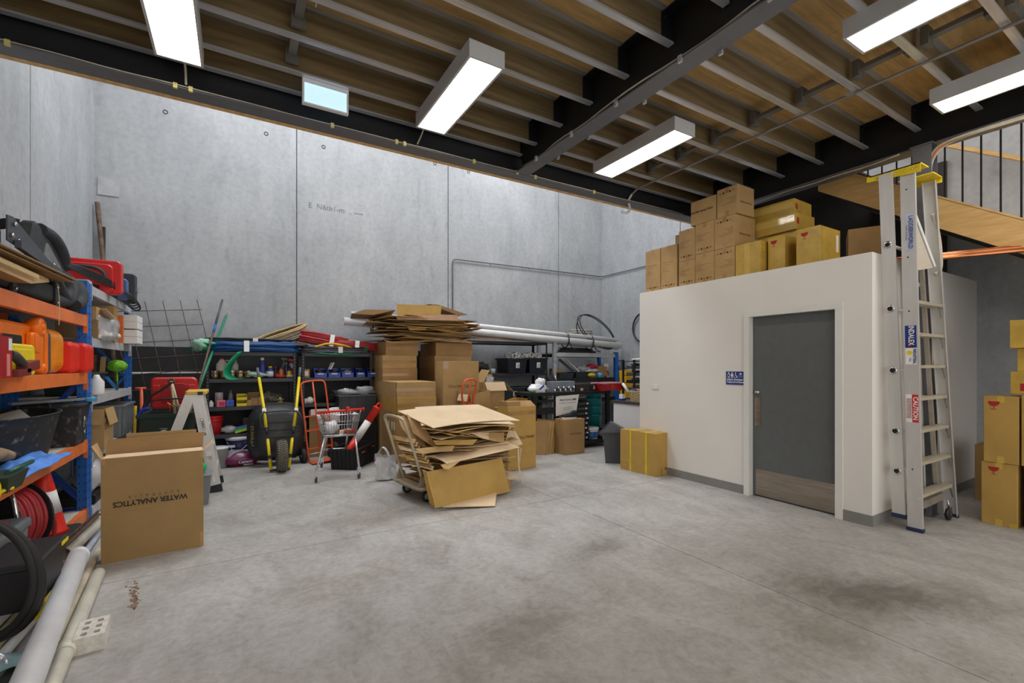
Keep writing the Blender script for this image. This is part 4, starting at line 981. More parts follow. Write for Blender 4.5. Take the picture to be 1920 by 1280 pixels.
# dusting brush under the second shelf, crates, buckets and tubes below
t = thing('dusting_brush', 'lime green round brush hanging head-up beside the blue post', 'brush', (-1.25, 7.22, 1.20))
obj('handle', MB().cyl((0, 0, 0), (0, 0, 0.22), 0.010, n=8), mat('lime_plastic', (104, 196, 32), 0.4), t)
obj('lower_handle', MB().cyl((0, 0, 0.004), (0, 0, 0.10), 0.013, n=8), mat('deep_green', (20, 96, 60), 0.4), t)
m = MB(); m.blob((0, 0, 0.29), (0.10, 0.10, 0.07), 24, 14, 0.04, 2, fr=5); obj('bristles', m, M_LIME, t)
rnd = random.Random(8)
tb = thing('plastic_crate', 'dark green open crate of long offcuts on the third grey shelf', 'crate', (-1.38, 6.30, 1.202))
obj('body', MB().taper(-0.2, -0.34, 0, 0.14, 0.30, 0.20, 0.9), M_GREEND, tb); obj('rim', MB().rbox(-0.22, -0.36, 0.20, 0.16, 0.32, 0.222, 0.02, 'z'), M_GREEND, tb)
for k in range(6):
    x, y = -1.50+0.05*k, 6.05+0.09*k; mm = [M_RUST, M_MATT, M_KRAFT5, M_DBLUE, M_RUST, M_KRAFT2][k]
    solo('offcut', MB().bar((x, y, 1.425), (x+0.02, y+rnd.uniform(-0.1, 0.1), 1.66-0.015*k), 0.045, 0.02), mm,
         ['rusty strip nearest the post', 'matt black strip', 'light brown timber strip', 'dark blue strip', 'rust-brown strip in the middle', 'tan strip at the far end'][k]+' standing in the dark green crate', 'offcut', 'offcuts in the green crate')
solo('blue_tube', MB().cyl((-1.24, 6.65, 1.36), (-1.22, 7.05, 1.215), 0.016, n=10), mat('mid_blue', (30, 120, 206), 0.4), 'bright blue tube sloping beside the lime brush', 'tube')
solo('white_bottle', MB().lathe([(0.0, 0), (0.055, 0), (0.06, 0.02), (0.06, 0.13), (0.03, 0.17), (0.02, 0.2), (0, 0.2)], (-1.19, 5.98, 1.205), 14), M_WPVC, 'round white bottle beside the near blue post on the third grey shelf', 'bottle')
def ocarton(label, c, sx, sy, h, mm, flaps=True, t_=0.005):
    """open carton with its four walls, floor and turned-out flaps; base centre at c"""
    t = thing('cardboard_box', label, 'box', c)
    x, y = sx/2, sy/2
    obj('front_panel', MB().box(-x, -y, 0, x, -y+t_, h), mm, t); obj('rear_panel', MB().box(-x, y-t_, 0, x, y, h), mm, t)
    obj('side_panel', MB().box(-x, -y+t_, 0, -x+t_, y-t_, h), mm, t); obj('side_panel', MB().box(x-t_, -y+t_, 0, x, y-t_, h), mm, t)
    obj('base_panel', MB().box(-x+t_, -y+t_, 0, x-t_, y-t_, t_), mm, t)
    return t
t = ocarton('open carton with drooping flaps on the fourth grey shelf', (-1.27, 6.10, 0.665), 0.30, 0.38, 0.40, M_KRAFT)
obj('flap', MB().bar((0.0, -0.193, 0.40), (0.0, -0.215, 0.25), 0.27, 0.004, up=(0, 1, 0)), M_KRAFT, t)
obj('flap', MB().bar((0.153, 0, 0.40), (0.19, 0.0, 0.24), 0.36, 0.004, up=(1, 0, 0)), M_KRAFT, t)
obj('white_label', MB().box(0.1505, -0.16, 0.27, 0.152, -0.12, 0.31), M_PAPER, t)
# ribbed grey crate
def ribbed_crate(label, c, sx, sy, h, mm, rz=0, ribs=4, nm='plastic_crate', rib_y=5):
    t = thing(nm, label, 'crate', c, rz)
    x, y = sx/2, sy/2; k = 0.92
    m = MB(); o_, i_ = [], []
    obj('front_wall', MB().prism([(-x, -y, h), (x, -y, h), (x*k, -y*k, 0), (-x*k, -y*k, 0)], (0, 0.006, 0)), mm, t)
    obj('rear_wall', MB().prism([(-x, y, h), (x, y, h), (x*k, y*k, 0), (-x*k, y*k, 0)], (0, -0.006, 0)), mm, t)
    obj('side_wall', MB().prism([(-x, -y, h), (-x, y, h), (-x*k, y*k, 0), (-x*k, -y*k, 0)], (0.006, 0, 0)), mm, t)
    obj('side_wall', MB().prism([(x, -y, h), (x, y, h), (x*k, y*k, 0), (x*k, -y*k, 0)], (-0.006, 0, 0)), mm, t)
    obj('base', MB().box(-x*k, -y*k, 0, x*k, y*k, 0.006), mm, t)
    r_ = MB(); e = 0.014
    r_.box(-x-e, -y-e, h-0.022, x+e, -y, h); r_.box(-x-e, y, h-0.022, x+e, y+e, h); r_.box(-x-e, -y, h-0.022, -x, y, h); r_.box(x, -y, h-0.022, x+e, y, h)
    obj('rim', r_, mm, t)
    for i in range(ribs):
        q = -0.8+1.6*i/(ribs-1) if ribs > 1 else 0
        obj('rib', MB().bar((x*q*k, -y*k-0.004, 0.01), (x*q, -y-0.004, h-0.02), 0.008, 0.012, up=(0, 1, 0)), mm, t)
    for i in range(rib_y):
        q = -0.8+1.6*i/(rib_y-1)
        obj('rib', MB().bar((x*k+0.004, y*q*k, 0.01), (x+0.004, y*q, h-0.02), 0.008, 0.012, up=(1, 0, 0)), mm, t)
    return t
ribbed_crate('ribbed grey plastic crate at the far end of the fourth grey shelf', (-1.33, 7.22, 0.665), 0.38, 0.66, 0.37, M_GREYP)
solo('scrap_bag', MB().blob((-1.28, 6.2, 0.40), (0.12, 0.25, 0.20), 14, 9, 0.2, 5, floor=0.125), M_BAG, 'crumpled white bag low on the grey rack beside the carton', 'bag')
solo('black_storage_box', MB().rbox(-1.55, 6.0, 0.125, -1.2, 7.0, 0.22, 0.02, 'y'), M_BLACK, 'low black storage box on the bottom grey shelf', 'box')
# pipes leaning in the corner above the cases
t = thing('leaning_pipe', 'brown steel pipe leaning into the corner above the red case', 'pipe', (-1.40, 8.60, 0))
obj('tube', MB().pipe((0, 0, 0.0), (-0.33, 0.12, 3.84), 0.028, 0.005), M_RUST, t)
t = thing('leaning_bar', 'thin black bar crossing behind the brown leaning pipe', 'bar', (-1.66, 8.60, 0))
obj('shaft', MB().cyl((0.0, 0.0, 0.0), (0.0, 0.14, 3.5), 0.020, n=8), M_MATT, t)

# ------------------------------------------------------------------ the big flat carton in front
t = thing('cardboard_box', 'big upright brown carton standing alone with upside-down lettering', 'box', (-0.56, 4.555, 0), 4)
m = MB(); m.box(-0.32, 0, 0, 0.32, 0.14, 0.79); obj('body', m, mat('cardboard_box_front', (156, 124, 76), 0.7, var=0.05, scale=3, bump=0.03, bscale=80), t)
m = MB(); m.prism([(-0.318, 0.002, 0.791), (0.318, 0.002, 0.791), (0.31, 0.075, 0.806), (-0.29, 0.075, 0.806)], (0, 0, 0.004)); obj('front_flap', m, M_KRAFT4, t)  # pale tone paints in the light falling on the flap from above
m = MB(); m.prism([(-0.315, 0.142, 0.79), (0.315, 0.142, 0.79), (0.325, 0.15, 0.925), (-0.30, 0.17, 0.915)], (0, 0.005, 0)); obj('rear_flap', m, M_KRAFT5, t)
m = MB(); m.prism([(-0.322, 0.0, 0.79), (-0.322, 0.14, 0.79), (-0.36, 0.13, 0.90), (-0.375, 0.0, 0.89)], (0.004, 0, 0)); obj('side_flap', m, M_KRAFT, t)
m = MB(); m.prism([(0.321, 0.0, 0.79), (0.321, 0.14, 0.79), (0.385, 0.12, 0.86), (0.39, 0.02, 0.85)], (0.0, 0, 0.004)); obj('side_flap', m, M_KRAFT4, t)
for x, z0, z1 in ((-0.32, 0.745, 0.79), (0.29, 0.745, 0.79), (0.29, 0.0, 0.05), (0.285, 0.06, 0.13)): pass
obj('tape_strip', MB().box(-0.318, -0.0015, 0.745, -0.29, 0, 0.79), M_TAPE, t); obj('tape_strip', MB().box(0.295, -0.0015, 0.0, 0.32, 0, 0.12), M_TAPE, t)
obj('tape_strip', MB().box(0.295, -0.0015, 0.735, 0.32, 0, 0.79), M_TAPE, t)
obj('crease', MB().box(-0.32, -0.001, 0.372, 0.0, 0, 0.375), M_KRAFT2, t)
text('WATER ANALYTICS', 0.056, M_INK, t, (-0.02, -0.002, 0.437), (90, 180, 0), bold=0.0014, space=0.98, sx=0.94)
text('A U S T R A L I A', 0.034, M_INKB, t, (0.0, -0.002, 0.483), (90, 180, 0), space=1.35, sx=0.94)
m = MB(); m.prism([(-0.20, 0.185, 0.0), (0.27, 0.185, 0.0), (0.27, 0.22, 0.94), (-0.20, 0.22, 0.942)], (0, 0.006, 0))
solo('cardboard_sheet', m, M_KRAFT, 'flat cardboard sheet standing just behind the big lettered carton', 'cardboard', loc=(-0.56, 4.60, 0), rot=(0, 0, 4))
# ------------------------------------------------------------------ back-left corner
# reinforcing mesh leaning on the wall: each bar a part
t = thing('reinforcing_mesh', 'rusty steel reinforcing mesh panel leaning against the back wall', 'mesh panel', (-1.0, 8.62, 0))
for k in range(6):
    x = -0.62+0.235*k
    obj('upright_bar', MB().cyl((x+0.36-0.02, -0.02, 0.45 if k else 0.9), (x-0.02*k, 0.10, 2.40+0.025*k), 0.0055, n=6), M_RUST, t)
for k in range(6):
    z = 1.15+0.235*k; o = 0.10
    obj('cross_bar', MB().cyl((-0.70, -0.0+0.02*k, z-0.06), (0.62-0.02*k, -0.0+0.02*k, z+0.05), 0.0055, n=6), M_RUST, t)

# wheelie bin with red lid
bx, by = -0.73, 7.10
t = thing('wheelie_bin', 'dark green wheelie bin standing open with its red lid thrown back', 'bin', (bx, by, 0), -4)
bw, bd, bh = 0.24, 0.25, 0.90
for nm, q in (('front_wall', [(-bw, -bd, bh), (bw, -bd, bh), (bw*0.82, -bd*0.8, 0.03), (-bw*0.82, -bd*0.8, 0.03)]), ('rear_wall', [(-bw, bd, bh), (bw, bd, bh), (bw*0.82, bd*0.9, 0.03), (-bw*0.82, bd*0.9, 0.03)]),
              ('side_wall', [(-bw, -bd, bh), (-bw, bd, bh), (-bw*0.82, bd*0.9, 0.03), (-bw*0.82, -bd*0.8, 0.03)]), ('side_wall', [(bw, -bd, bh), (bw, bd, bh), (bw*0.82, bd*0.9, 0.03), (bw*0.82, -bd*0.8, 0.03)])):
    v_ = (0, 0.006, 0) if nm[0] in 'fr' else (0.006, 0, 0)
    obj(nm, MB().prism(q, v_), M_GREEND, t)
obj('base', MB().box(-bw*0.82, -bd*0.8, 0.03, bw*0.82, bd*0.9, 0.04), M_GREEND, t)
m = MB(); e = 0.03
m.box(-bw-e, -bd-e, bh-0.03, bw+e, -bd, bh+0.012); m.box(-bw-e, bd, bh-0.03, bw+e, bd+e, bh+0.012); m.box(-bw-e, -bd, bh-0.03, -bw, bd, bh+0.012); m.box(bw, -bd, bh-0.03, bw+e, bd, bh+0.012)
obj('rim', m, M_GREEND, t)
lid = obj('lid', MB().rbox(-0.25, 0.31, 0.93, 0.25, 0.36, 1.34, 0.06, 'y', 5, 0.02), M_RED, t)
obj('lid_panel', MB().rbox(-0.14, 0.303, 1.0, 0.14, 0.312, 1.26, 0.05, 'y', 4, 0.004), mat('red_plastic_inner', (176, 26, 30), 0.5), lid)
for s in (-1, 1):
    obj('lid_lug', MB().rbox(s*0.19-0.04, 0.295, 1.16, s*0.19+0.04, 0.312, 1.24, 0.01, 'y'), M_RED, lid)
    obj('wheel', MB().lathe([(0.02, -0.025), (0.10, -0.025), (0.105, 0), (0.10, 0.025), (0.02, 0.025)], (s*0.25, 0.24, 0.105), 18, 'x'), M_RUBBER, t)
obj('badge', MB().lathe([(0.042, 0), (0.042, -0.002), (0, -0.002)], (-0.01, -bd*0.945-0.002, 0.68), 20, 'y'), M_PAPER, t)
obj('badge_blade', MB().prism([(-0.012, -bd*0.95-0.002, 0.64), (0.0, -bd*0.95-0.002, 0.715), (0.008, -bd*0.95-0.002, 0.64)], (0, -0.001, 0)), M_GREEND, t)
obj('badge_blade', MB().prism([(0.012, -bd*0.95-0.002, 0.64), (0.020, -bd*0.95-0.002, 0.705), (0.028, -bd*0.95-0.002, 0.64)], (0, -0.001, 0)), M_GREEND, t)
text('COUNCIL', 0.018, M_PAPER, t, (-0.01, -bd*0.965-0.003, 0.735), (87, 0, 0))
obj('pink_sticker', MB().box(-0.13, -bd*0.90, 0.562, 0.13, -bd*0.90-0.003, 0.575), mat('magenta', (176, 40, 76), 0.5), t)
obj('pink_sticker', MB().box(-0.035, -bd*0.885, 0.52, 0.035, -bd*0.885-0.003, 0.60), MATS['magenta'], t)
# things standing in the bin
def rod(nm, label, cat, pts, r, m1, group='tools standing in the wheelie bin', n=8):
    return solo(nm, MB().tube(pts, r, n), m1, label, cat, group)
t = thing('pipe_wrench_pair', 'pair of pale steel handles hinged at the top, standing in the bin', 'tool', (-0.66, 6.98, 0.5))
obj('handle', MB().tube([(0.03, 0, 0), (0.0, 0, 0.45), (-0.035, 0, 0.80)], 0.017, 8), M_CREAM, t); obj('handle', MB().tube([(0.14, 0, 0.02), (0.05, 0, 0.40), (-0.03, 0, 0.79)], 0.014, 8), M_CREAM, t)
obj('head_ring', MB().ring((-0.035, 0, 0.80), 0.028, 0.013, 14, 6, 'y'), M_RUST, t)
t = thing('bow_saw', 'black framed bow saw with blue grip lying over the bin rim', 'saw', (-0.80, 6.93, 0.93))
obj('frame', MB().tube(smooth([(-0.16, 0, 0.06), (-0.12, 0, 0.18), (0.02, 0, 0.27), (0.12, 0, 0.36)], 2), 0.014, 8), M_BLACK, t)
obj('lower_frame', MB().tube(smooth([(-0.14, 0, 0.10), (-0.05, 0, 0.155), (0.30, 0.0, 0.16)], 2), 0.011, 8), M_BLACK, t)
obj('grip', MB().tube(smooth([(-0.20, 0, -0.02), (-0.16, 0, 0.05), (-0.10, 0, 0.05)], 2), 0.022, 8), M_BLP, t)
rnd = random.Random(5)
for k in range(4):
    x = -0.72+0.04*k
    rod('bent_wire', ['thin bent copper-coloured wire', 'second curled wire', 'third curled wire', 'looped wire'][k]+' sticking out of the bin, '+['leftmost', 'next left', 'centre', 'rightmost'][k], 'wire', smooth([(x, 6.96, 0.75), (x+0.02, 6.95, 1.0), (x-0.03+0.02*k, 6.95, 1.06-0.02*k), (x+0.06, 6.95, 0.98)], 2), 0.006, [M_COPPER, M_CREAM, M_CREAM, M_RUST][k], 'curled wires in the bin')
t = thing('long_pole', 'long green pole with a bare tip leaning from the bin to the wall', 'pole', (-0.66, 7.0, 0.45))
P0, P1 = V(-0.70, 7.05, 0.86)-V(-0.66, 7.0, 0.45), at(424, 592, y=8.62)-V(-0.66, 7.0, 0.45)
obj('shaft', MB().cyl(V(0, 0, 0), P1, 0.020, n=10), mat('green_pole', (44, 128, 98), 0.45), t)
obj('tip', MB().cyl(P1, P1*1.02+V(0.0, 0, 0.0), 0.012, n=8), M_COPPER, t)
t = thing('long_pole', 'brown pole with a blue band leaning beside the green pole', 'pole', (-0.60, 6.98, 0.45))
P1 = at(417, 562, y=8.62)-V(-0.60, 6.98, 0.45)
obj('shaft', MB().cyl(V(0, 0, 0), P1, 0.014, n=8), M_RUST, t); obj('blue_band', MB().cyl(P1*0.74, P1*0.80, 0.017, n=8), M_BLUE, t)
obj('upper_shaft', MB().cyl(P1*0.80, P1, 0.016, n=8), mat('slate_pole', (86, 84, 84), 0.5), t)
# small things by the far blue post
solo('orange_pole', MB().cyl((-1.22, 8.0, 0), (-1.20, 8.05, 0.94), 0.018, n=10), mat('yellow_pole', (214, 178, 30), 0.5), 'yellow pole standing left of the wheelie bin', 'pole')
t = thing('hand_pump', 'orange tee handle and grey tube standing by the blue post', 'tool', (-1.12, 7.95, 0.0))
obj('stem', MB().cyl((0.0, 0, 0), (0.0, 0, 1.18), 0.02, n=10), M_ORED, t); obj('tee', MB().cyl((-0.07, 0, 1.18), (0.05, 0, 1.18), 0.018, n=10), M_ORED, t)
obj('grey_tube', MB().cyl((0.06, 0.03, 0.85), (0.17, 0.05, 1.10), 0.035, n=12), M_GREYP, t)

# aluminium step ladder seen edge-on
lx, ly = -0.235, 6.43
t = thing('step_ladder', 'aluminium step ladder with yellow top cap behind the big carton', 'ladder', (lx, ly, 0))
H = 1.20; wd0, wd1 = 0.50, 0.36
def rail(m, p0, p1, w, d, up):
    m.bar(p0, p1, w, d, up=up); return m
T0, T1 = V(-0.17, 0.06, H-0.04), V(-0.17, 0.42, H-0.04)
for nm, a, b in (('rail', V(0.02, 0, 0.03), T0), ('rail', V(0.02, 0.48, 0.03), T1)):
    o = obj(nm, MB().bar(a, b, 0.022, 0.115, up=(1, 0, 0.1)), M_ALU, t)
    obj('foot', MB().bar(a-V(-0.004, 0, 0.03), a+(b-a)*0.05, 0.032, 0.13, up=(1, 0, 0.1)), M_BLACK, t)
for nm, a, b in (('rear_rail', V(-0.60, 0.0, 0.02), T0+V(-0.06, 0, 0)), ('rear_rail', V(-0.60, 0.48, 0.02), T1+V(-0.06, 0, 0))):
    obj(nm, MB().bar(a, b, 0.022, 0.10, up=(1, 0, 0.1)), M_ALU, t)
for k in range(4):
    f = 0.22*(k+1)/1.0
    a = V(0.02, 0, 0.03).lerp(T0, f); b = V(0.02, 0.48, 0.03).lerp(T1, f)
    obj('tread', MB().bar(a+V(0.02, 0.01, 0), b+V(0.02, -0.01, 0), 0.075, 0.028), M_ALU, t)
obj('cross_brace', MB().bar((-0.52, 0.02, 0.25), (-0.52, 0.46, 0.25), 0.02, 0.03), M_ALU, t)
obj('top_cap', MB().rbox(-0.28, 0.02, H-0.045, -0.07, 0.46, H, 0.02, 'z', 4, 0.008), mat('cap_yellow', (222, 182, 76), 0.45), t)
obj('cap_socket', MB().rbox(-0.16, 0.005, H-0.05, -0.11, 0.02, H-0.01, 0.006, 'y', 3, 0.002), M_BLACK, t)
d_ = (T0-V(0.02, 0, 0.03)).normalized()
def onrail(f): return V(0.02, 0, 0.03).lerp(T0, f)+V(0.0, -0.0125, 0)
c0 = onrail(0.62)
ang = -9.2
o = obj('label_plate', MB().rbox(-0.026, -0.003, -0.105, 0.026, 0.0, 0.16, 0.024, 'y', 5, 0.001), M_PAPER, t, loc=c0+V(0, 0.0, 0), rot=(2.8, ang, 0))
o2 = obj('label_border', MB().rbox(-0.016, -0.0045, -0.0, 0.016, -0.003, 0.15, 0.015, 'y', 5, 0.001), M_BLACK, o)
o2 = obj('label_field', MB().rbox(-0.012, -0.006, 0.004, 0.012, -0.0045, 0.146, 0.011, 'y', 5, 0.001), M_PAPER, o)
x = text('GORILLA', 0.022, M_INK, o, (0, -0.0065, 0.075), (90, 90, 0), bold=0.001)
text('150kg', 0.030, M_INK, o, (0, -0.0035, -0.05), (90, 90, 0), bold=0.001)
o = obj('instruction_label', MB().box(-0.028, -0.002, -0.09, 0.028, 0, 0.09), M_PAPER, t, loc=onrail(0.33), rot=(2.8, ang, 0))
text('Model\n100kg\nCE', 0.022, M_INKB, o, (0, -0.003, 0.0), (90, 0, 0))
obj('foot_label', MB().box(-0.010, -0.002, -0.03, 0.010, 0, 0.03), M_PAPER, t, loc=onrail(0.11), rot=(2.8, ang, 0))
# small grey bin and green ball between carton and ladder
t = thing('waste_bin', 'small grey bin half hidden behind the big carton', 'bin', (-0.385, 6.02, 0))
obj('body', MB().taper(-0.14, -0.14, 0, 0.14, 0.14, 0.31, 0.82), M_GREYP, t); obj('rim', MB().rbox(-0.15, -0.15, 0.31, 0.15, 0.15, 0.325, 0.02, 'z'), M_GREYP, t)
solo('green_ball', MB().lathe([(0.001, -0.06), (0.035, -0.05), (0.058, -0.02), (0.058, 0.02), (0.035, 0.05), (0.001, 0.06)], (-0.345, 6.0, 0.386), 16), mat('bright_green', (30, 190, 110), 0.4), 'bright green ball resting on the small grey bin', 'ball')
t = thing('bucket', 'red ribbed plastic bucket behind the step ladder', 'bucket', (-0.31, 8.30, 0.452))
obj('body', MB().lathe([(0.0, 0), (0.10, 0), (0.12, 0.26), (0.122, 0.27)], n=24), M_RED, t); obj('inner_rim', MB().lathe([(0.123, 0.25), (0.13, 0.255), (0.13, 0.27), (0.123, 0.28), (0.11, 0.28)], n=24), M_RED, t)
obj('rib', MB().lathe([(0.119, 0.20), (0.128, 0.205), (0.128, 0.22), (0.12, 0.225)], n=24), M_RED, t)
t = thing('bin_liner_bucket', 'grey tub with pale lid beside the ladder feet', 'bucket', (-0.235, 7.92, 0))
obj('body', MB().lathe([(0.0, 0), (0.11, 0), (0.13, 0.26), (0.13, 0.28)], n=20), mat('grey_tub', (142, 142, 140), 0.5), t); obj('lid', MB().lathe([(0.135, 0.28), (0.135, 0.305), (0.11, 0.31), (0, 0.31)], n=20), M_BAG, t)

# ------------------------------------------------------------------ black bolt-less racks on the back wall
def steel_shelf(label, x0, x1, y0, y1, levels, top, mp=M_RACK, silver_right=False, rear=True):
    t = thing('steel_rack', label, 'shelving', ((x0+x1)/2, (y0+y1)/2, 0)); ox, oy = (x0+x1)/2, (y0+y1)/2
    for xx in (x0, x1):
        s = 1 if xx == x0 else -1
        for yy in (y0, y1):
            q = 1 if yy == y0 else -1; X, Y = xx-ox, yy-oy
            m = MB(); m.prism([(X, Y, 0), (X+s*0.042, Y, 0), (X+s*0.042, Y+q*0.003, 0), (X+s*0.003, Y+q*0.003, 0), (X+s*0.003, Y+q*0.04, 0), (X, Y+q*0.04, 0)], (0, 0, top))
            p = obj('post', m, M_GALV if (silver_right and xx == x1) else mp, t)
            if yy == y0:
                sm = MB(); z = 0.08
                while z < top-0.05:
                    sm.box(X+s*0.016, Y-0.001, z, X+s*0.026, Y, z+0.018); z += 0.05
                o = obj('slot_row', sm, M_GREYP if mp is M_RACK else M_MATT, p); o['kind'] = 'stuff'
    for z in levels:
        for yy in (y0, y1):
            q = 1 if yy == y0 else -1
            obj('beam', MB().box(x0+0.003-ox, yy+q*0.003-oy, z-0.055, x1-0.003-ox, yy+q*0.018-oy, z), mat('rack_beam', (58, 60, 64), 0.4, 0.3), t)
        for xx in (x0+0.02, x1-0.02): obj('side_beam', MB().box(xx-0.008-ox, y0+0.02-oy, z-0.05, xx+0.008-ox, y1-0.02-oy, z-0.01), mp, t)
        obj('shelf_board', MB().box(x0+0.006-ox, y0+0.012-oy, z-0.012, x1-0.006-ox, y1-0.012-oy, z-0.001), mat('rack_board', (60, 58, 56), 0.7), t)
    return t
YF, YR = 8.15, 8.70
LA = (0.13, 0.45, 0.865, 1.29, 1.70)
steel_shelf('first black steel rack, right of the leaning poles, holding the blue hose', -0.40, 0.815, YF, YR, LA, 1.74)
steel_shelf('second black steel rack, behind the orange sack trolley', 0.90, 2.03, YF, YR, (0.13, 0.45, 0.865, 1.29, 1.70), 1.74)
LC = (0.16, 0.76, 1.33, 1.985)
steel_shelf('tall black steel rack with black crates, right of the stacked cartons', 3.88, 5.79, YF, YR, LC, 1.995)
# blue post rack with grey beam
t = thing('pallet_rack', 'rack with a galvanised left post, grey beam and blue right post, in the far corner', 'shelving', (6.77, 8.2, 0))
obj('post', MB().box(-0.93, -0.22, 0, -0.86, -0.16, 2.03), M_GALV, t)
sm = MB(); z = 0.1
while z < 2.0: sm.box(-0.90, -0.2212, z, -0.89, -0.22, z+0.016); z += 0.05
o = obj('slot_row', sm, M_MATT, t); o['kind'] = 'stuff'
obj('post', MB().box(0.86, -0.22, 0, 0.955, -0.15, 1.80), M_BLUE, t)
obj('post', MB().box(-0.93, 0.38, 0, -0.86, 0.44, 2.0), M_GALV, t); obj('post', MB().box(0.88, 0.38, 0, 0.95, 0.44, 1.80), M_BLUE, t)
obj('post', MB().box(1.10, -0.22, 0, 1.14, -0.18, 1.6), M_DBLUE, t)
for z in (0.76, 1.21, 1.77):
    obj('beam', MB().box(-0.86, -0.21, z-0.09, 0.86, -0.17, z), M_GBEAM if z > 1.5 else M_RACK, t); obj('beam', MB().box(-0.86, 0.39, z-0.09, 0.86, 0.43, z), M_RACK, t)
    obj('shelf_board', MB().box(-0.86, -0.17, z-0.03, 0.86, 0.39, z-0.006), M_BOARD, t)
obj('brace', MB().bar((0.93, -0.19, 1.60), (1.16, -0.19, 1.60), 0.02, 0.025), M_DBLUE, t); obj('brace', MB().bar((0.93, -0.19, 1.55), (1.16, -0.19, 1.12), 0.02, 0.025), M_DBLUE, t); obj('brace', MB().bar((0.93, -0.19, 0.95), (1.16, -0.19, 1.10), 0.012, 0.012), M_BLACK, t)

# ---- hoses and coils on top of the racks
ZT_ = 1.705
def hank(label, c, L, W, h, n, r, m1, seed, bands=(), nm='hose_coil', flat=True, rz=0, tilt=0, bm=None):
    """flattened coil of n turns, seen edge-on; parts are single turns plus tape bands"""
    t = thing(nm, label, 'hose', c, group=None, rot=(tilt, 0, rz)); rnd = random.Random(seed)
    for k in range(n):
        z = r+h*k/max(1, n-1); l = L*(1-rnd.uniform(0, 0.07)); w = W*(1-rnd.uniform(0, 0.15)); dx = rnd.uniform(-0.03, 0.03)*L
        pts = []
        for i in range(28):
            a = 2*math.pi*i/28
            pts.append((dx+l/2*math.copysign(abs(math.cos(a))**0.8, math.cos(a)), w/2*math.sin(a), z+rnd.uniform(-1, 1)*r*0.3+0.2*r*math.sin(3*a+k)))
        obj('hose_turn', MB().tube(pts, r, 7, closed=True), m1 if not isinstance(m1, list) else m1[k % len(m1)], t)
    for b in bands: obj('tape_band', MB().box(b-0.035, -W/2-r*1.3, -0.004, b+0.035, W/2+r*1.3, h+2.3*r), bm or M_GALV, t)
    return t
hank('blue hose coil bound with silver tape on the first black rack', (0.24, 8.20, ZT_), 1.22, 0.42, 0.10, 6, 0.026, M_HOSEB, 1, (-0.12,))
hank('flat black hose lying over the blue hose coil', (0.16, 8.24, ZT_+0.158), 1.25, 0.30, 0.02, 2, 0.014, M_HOSEK, 2, (0.08,), bm=M_PAPER, tilt=0)
t = thing('lay_flat_hose', 'green flat hose hanging in a curl from the top of the first rack', 'hose', (-0.02, 8.12, 1.70))
def ribbon(pts, w, m1, par, ax=(0, 1, 0), nm='strip'):
    pts = smooth(pts, 3); m = MB(); vs = []
    for p in pts: vs += [p-Vector(ax)*w/2, p+Vector(ax)*w/2]
    k = len(pts); nv = len(vs); d = [Vector((0, 0, 0))]*0
    vs2 = [v+Vector((0.003, 0, 0.003)) for v in vs]
    fs = [(2*i, 2*i+1, 2*i+3, 2*i+2) for i in range(k-1)] + [(nv+2*i, nv+2*i+2, nv+2*i+3, nv+2*i+1) for i in range(k-1)]
    for i in range(k-1): fs += [(2*i, 2*i+2, nv+2*i+2, nv+2*i), (2*i+1, nv+2*i+1, nv+2*i+3, 2*i+3)]
    fs += [(0, nv, nv+1, 1), (2*k-2, 2*k-1, nv+2*k-1, nv+2*k-2)]
    m.add(vs+vs2, fs, True); return obj(nm, m, m1, par)
MG = mat('bright_green_hose', (20, 158, 112), 0.35, var=0.06)
ribbon([(0.10, 0.05, 0.02), (0.05, -0.03, 0.0), (-0.06, -0.06, -0.15), (-0.13, -0.05, -0.32), (-0.06, -0.05, -0.42), (0.12, -0.02, -0.40), (0.22, 0.02, -0.36)], 0.11, MG, t, (0.9, 0.3, 0.25))
obj('folded_end', MB().blob((-0.42, 0.05, 0.06), (0.14, 0.10, 0.055), 14, 8, 0.25, 4), MG, t)
obj('folded_end', MB().blob((-0.35, 0.02, 0.12), (0.17, 0.09, 0.03), 14, 8, 0.2, 6), MG, t)
solo('clear_bag', MB().blob((-0.46, 8.12, 1.80), (0.10, 0.10, 0.09), 12, 8, 0.4, 7), mat('mint_clear', (176, 222, 196), 0.2, alpha=0.75, var=0.1), 'clear film bag of green fittings at the left end of the first rack top', 'bag')
t = hank('upright oval coil of tan and black cable on the joint of the racks', (0.76, 8.42, ZT_+0.03), 0.86, 0.26, 0.16, 11, 0.017, [M_HOSEK, mat('tan_cable', (188, 158, 108), 0.5), MATS['tan_cable'], M_GREYP], 3, (), nm='cable_coil', tilt=0)
t.rotation_euler = (math.radians(14), math.radians(-22), math.radians(6)); t.location = (0.66, 8.44, ZT_+0.17)
t = hank('red hose coil with a pale tie, sloping up behind the black rack top', (1.22, 8.45, ZT_+0.05), 0.92, 0.36, 0.15, 8, 0.020, M_HOSER, 5, (0.16,)); t.rotation_euler = (0, math.radians(9), math.radians(-4)); t.location.z = ZT_+0.14
t = hank('second red hose coil beside the stacked cartons with grey tape', (1.82, 8.36, ZT_+0.02), 0.84, 0.36, 0.10, 6, 0.021, M_HOSER, 6, (-0.05,)); t.rotation_euler = (0, math.radians(5), 0); t.location.z = ZT_+0.06
solo('yellow_hose', MB().tube(smooth([(1.10, 8.14, ZT_+0.09), (1.3, 8.10, ZT_+0.16), (1.55, 8.10, ZT_+0.13), (1.74, 8.12, ZT_+0.06)], 3), 0.018, 8), mat('hose_yellow', (228, 176, 24), 0.4), 'yellow hose arching in front of the red hose coils', 'hose')
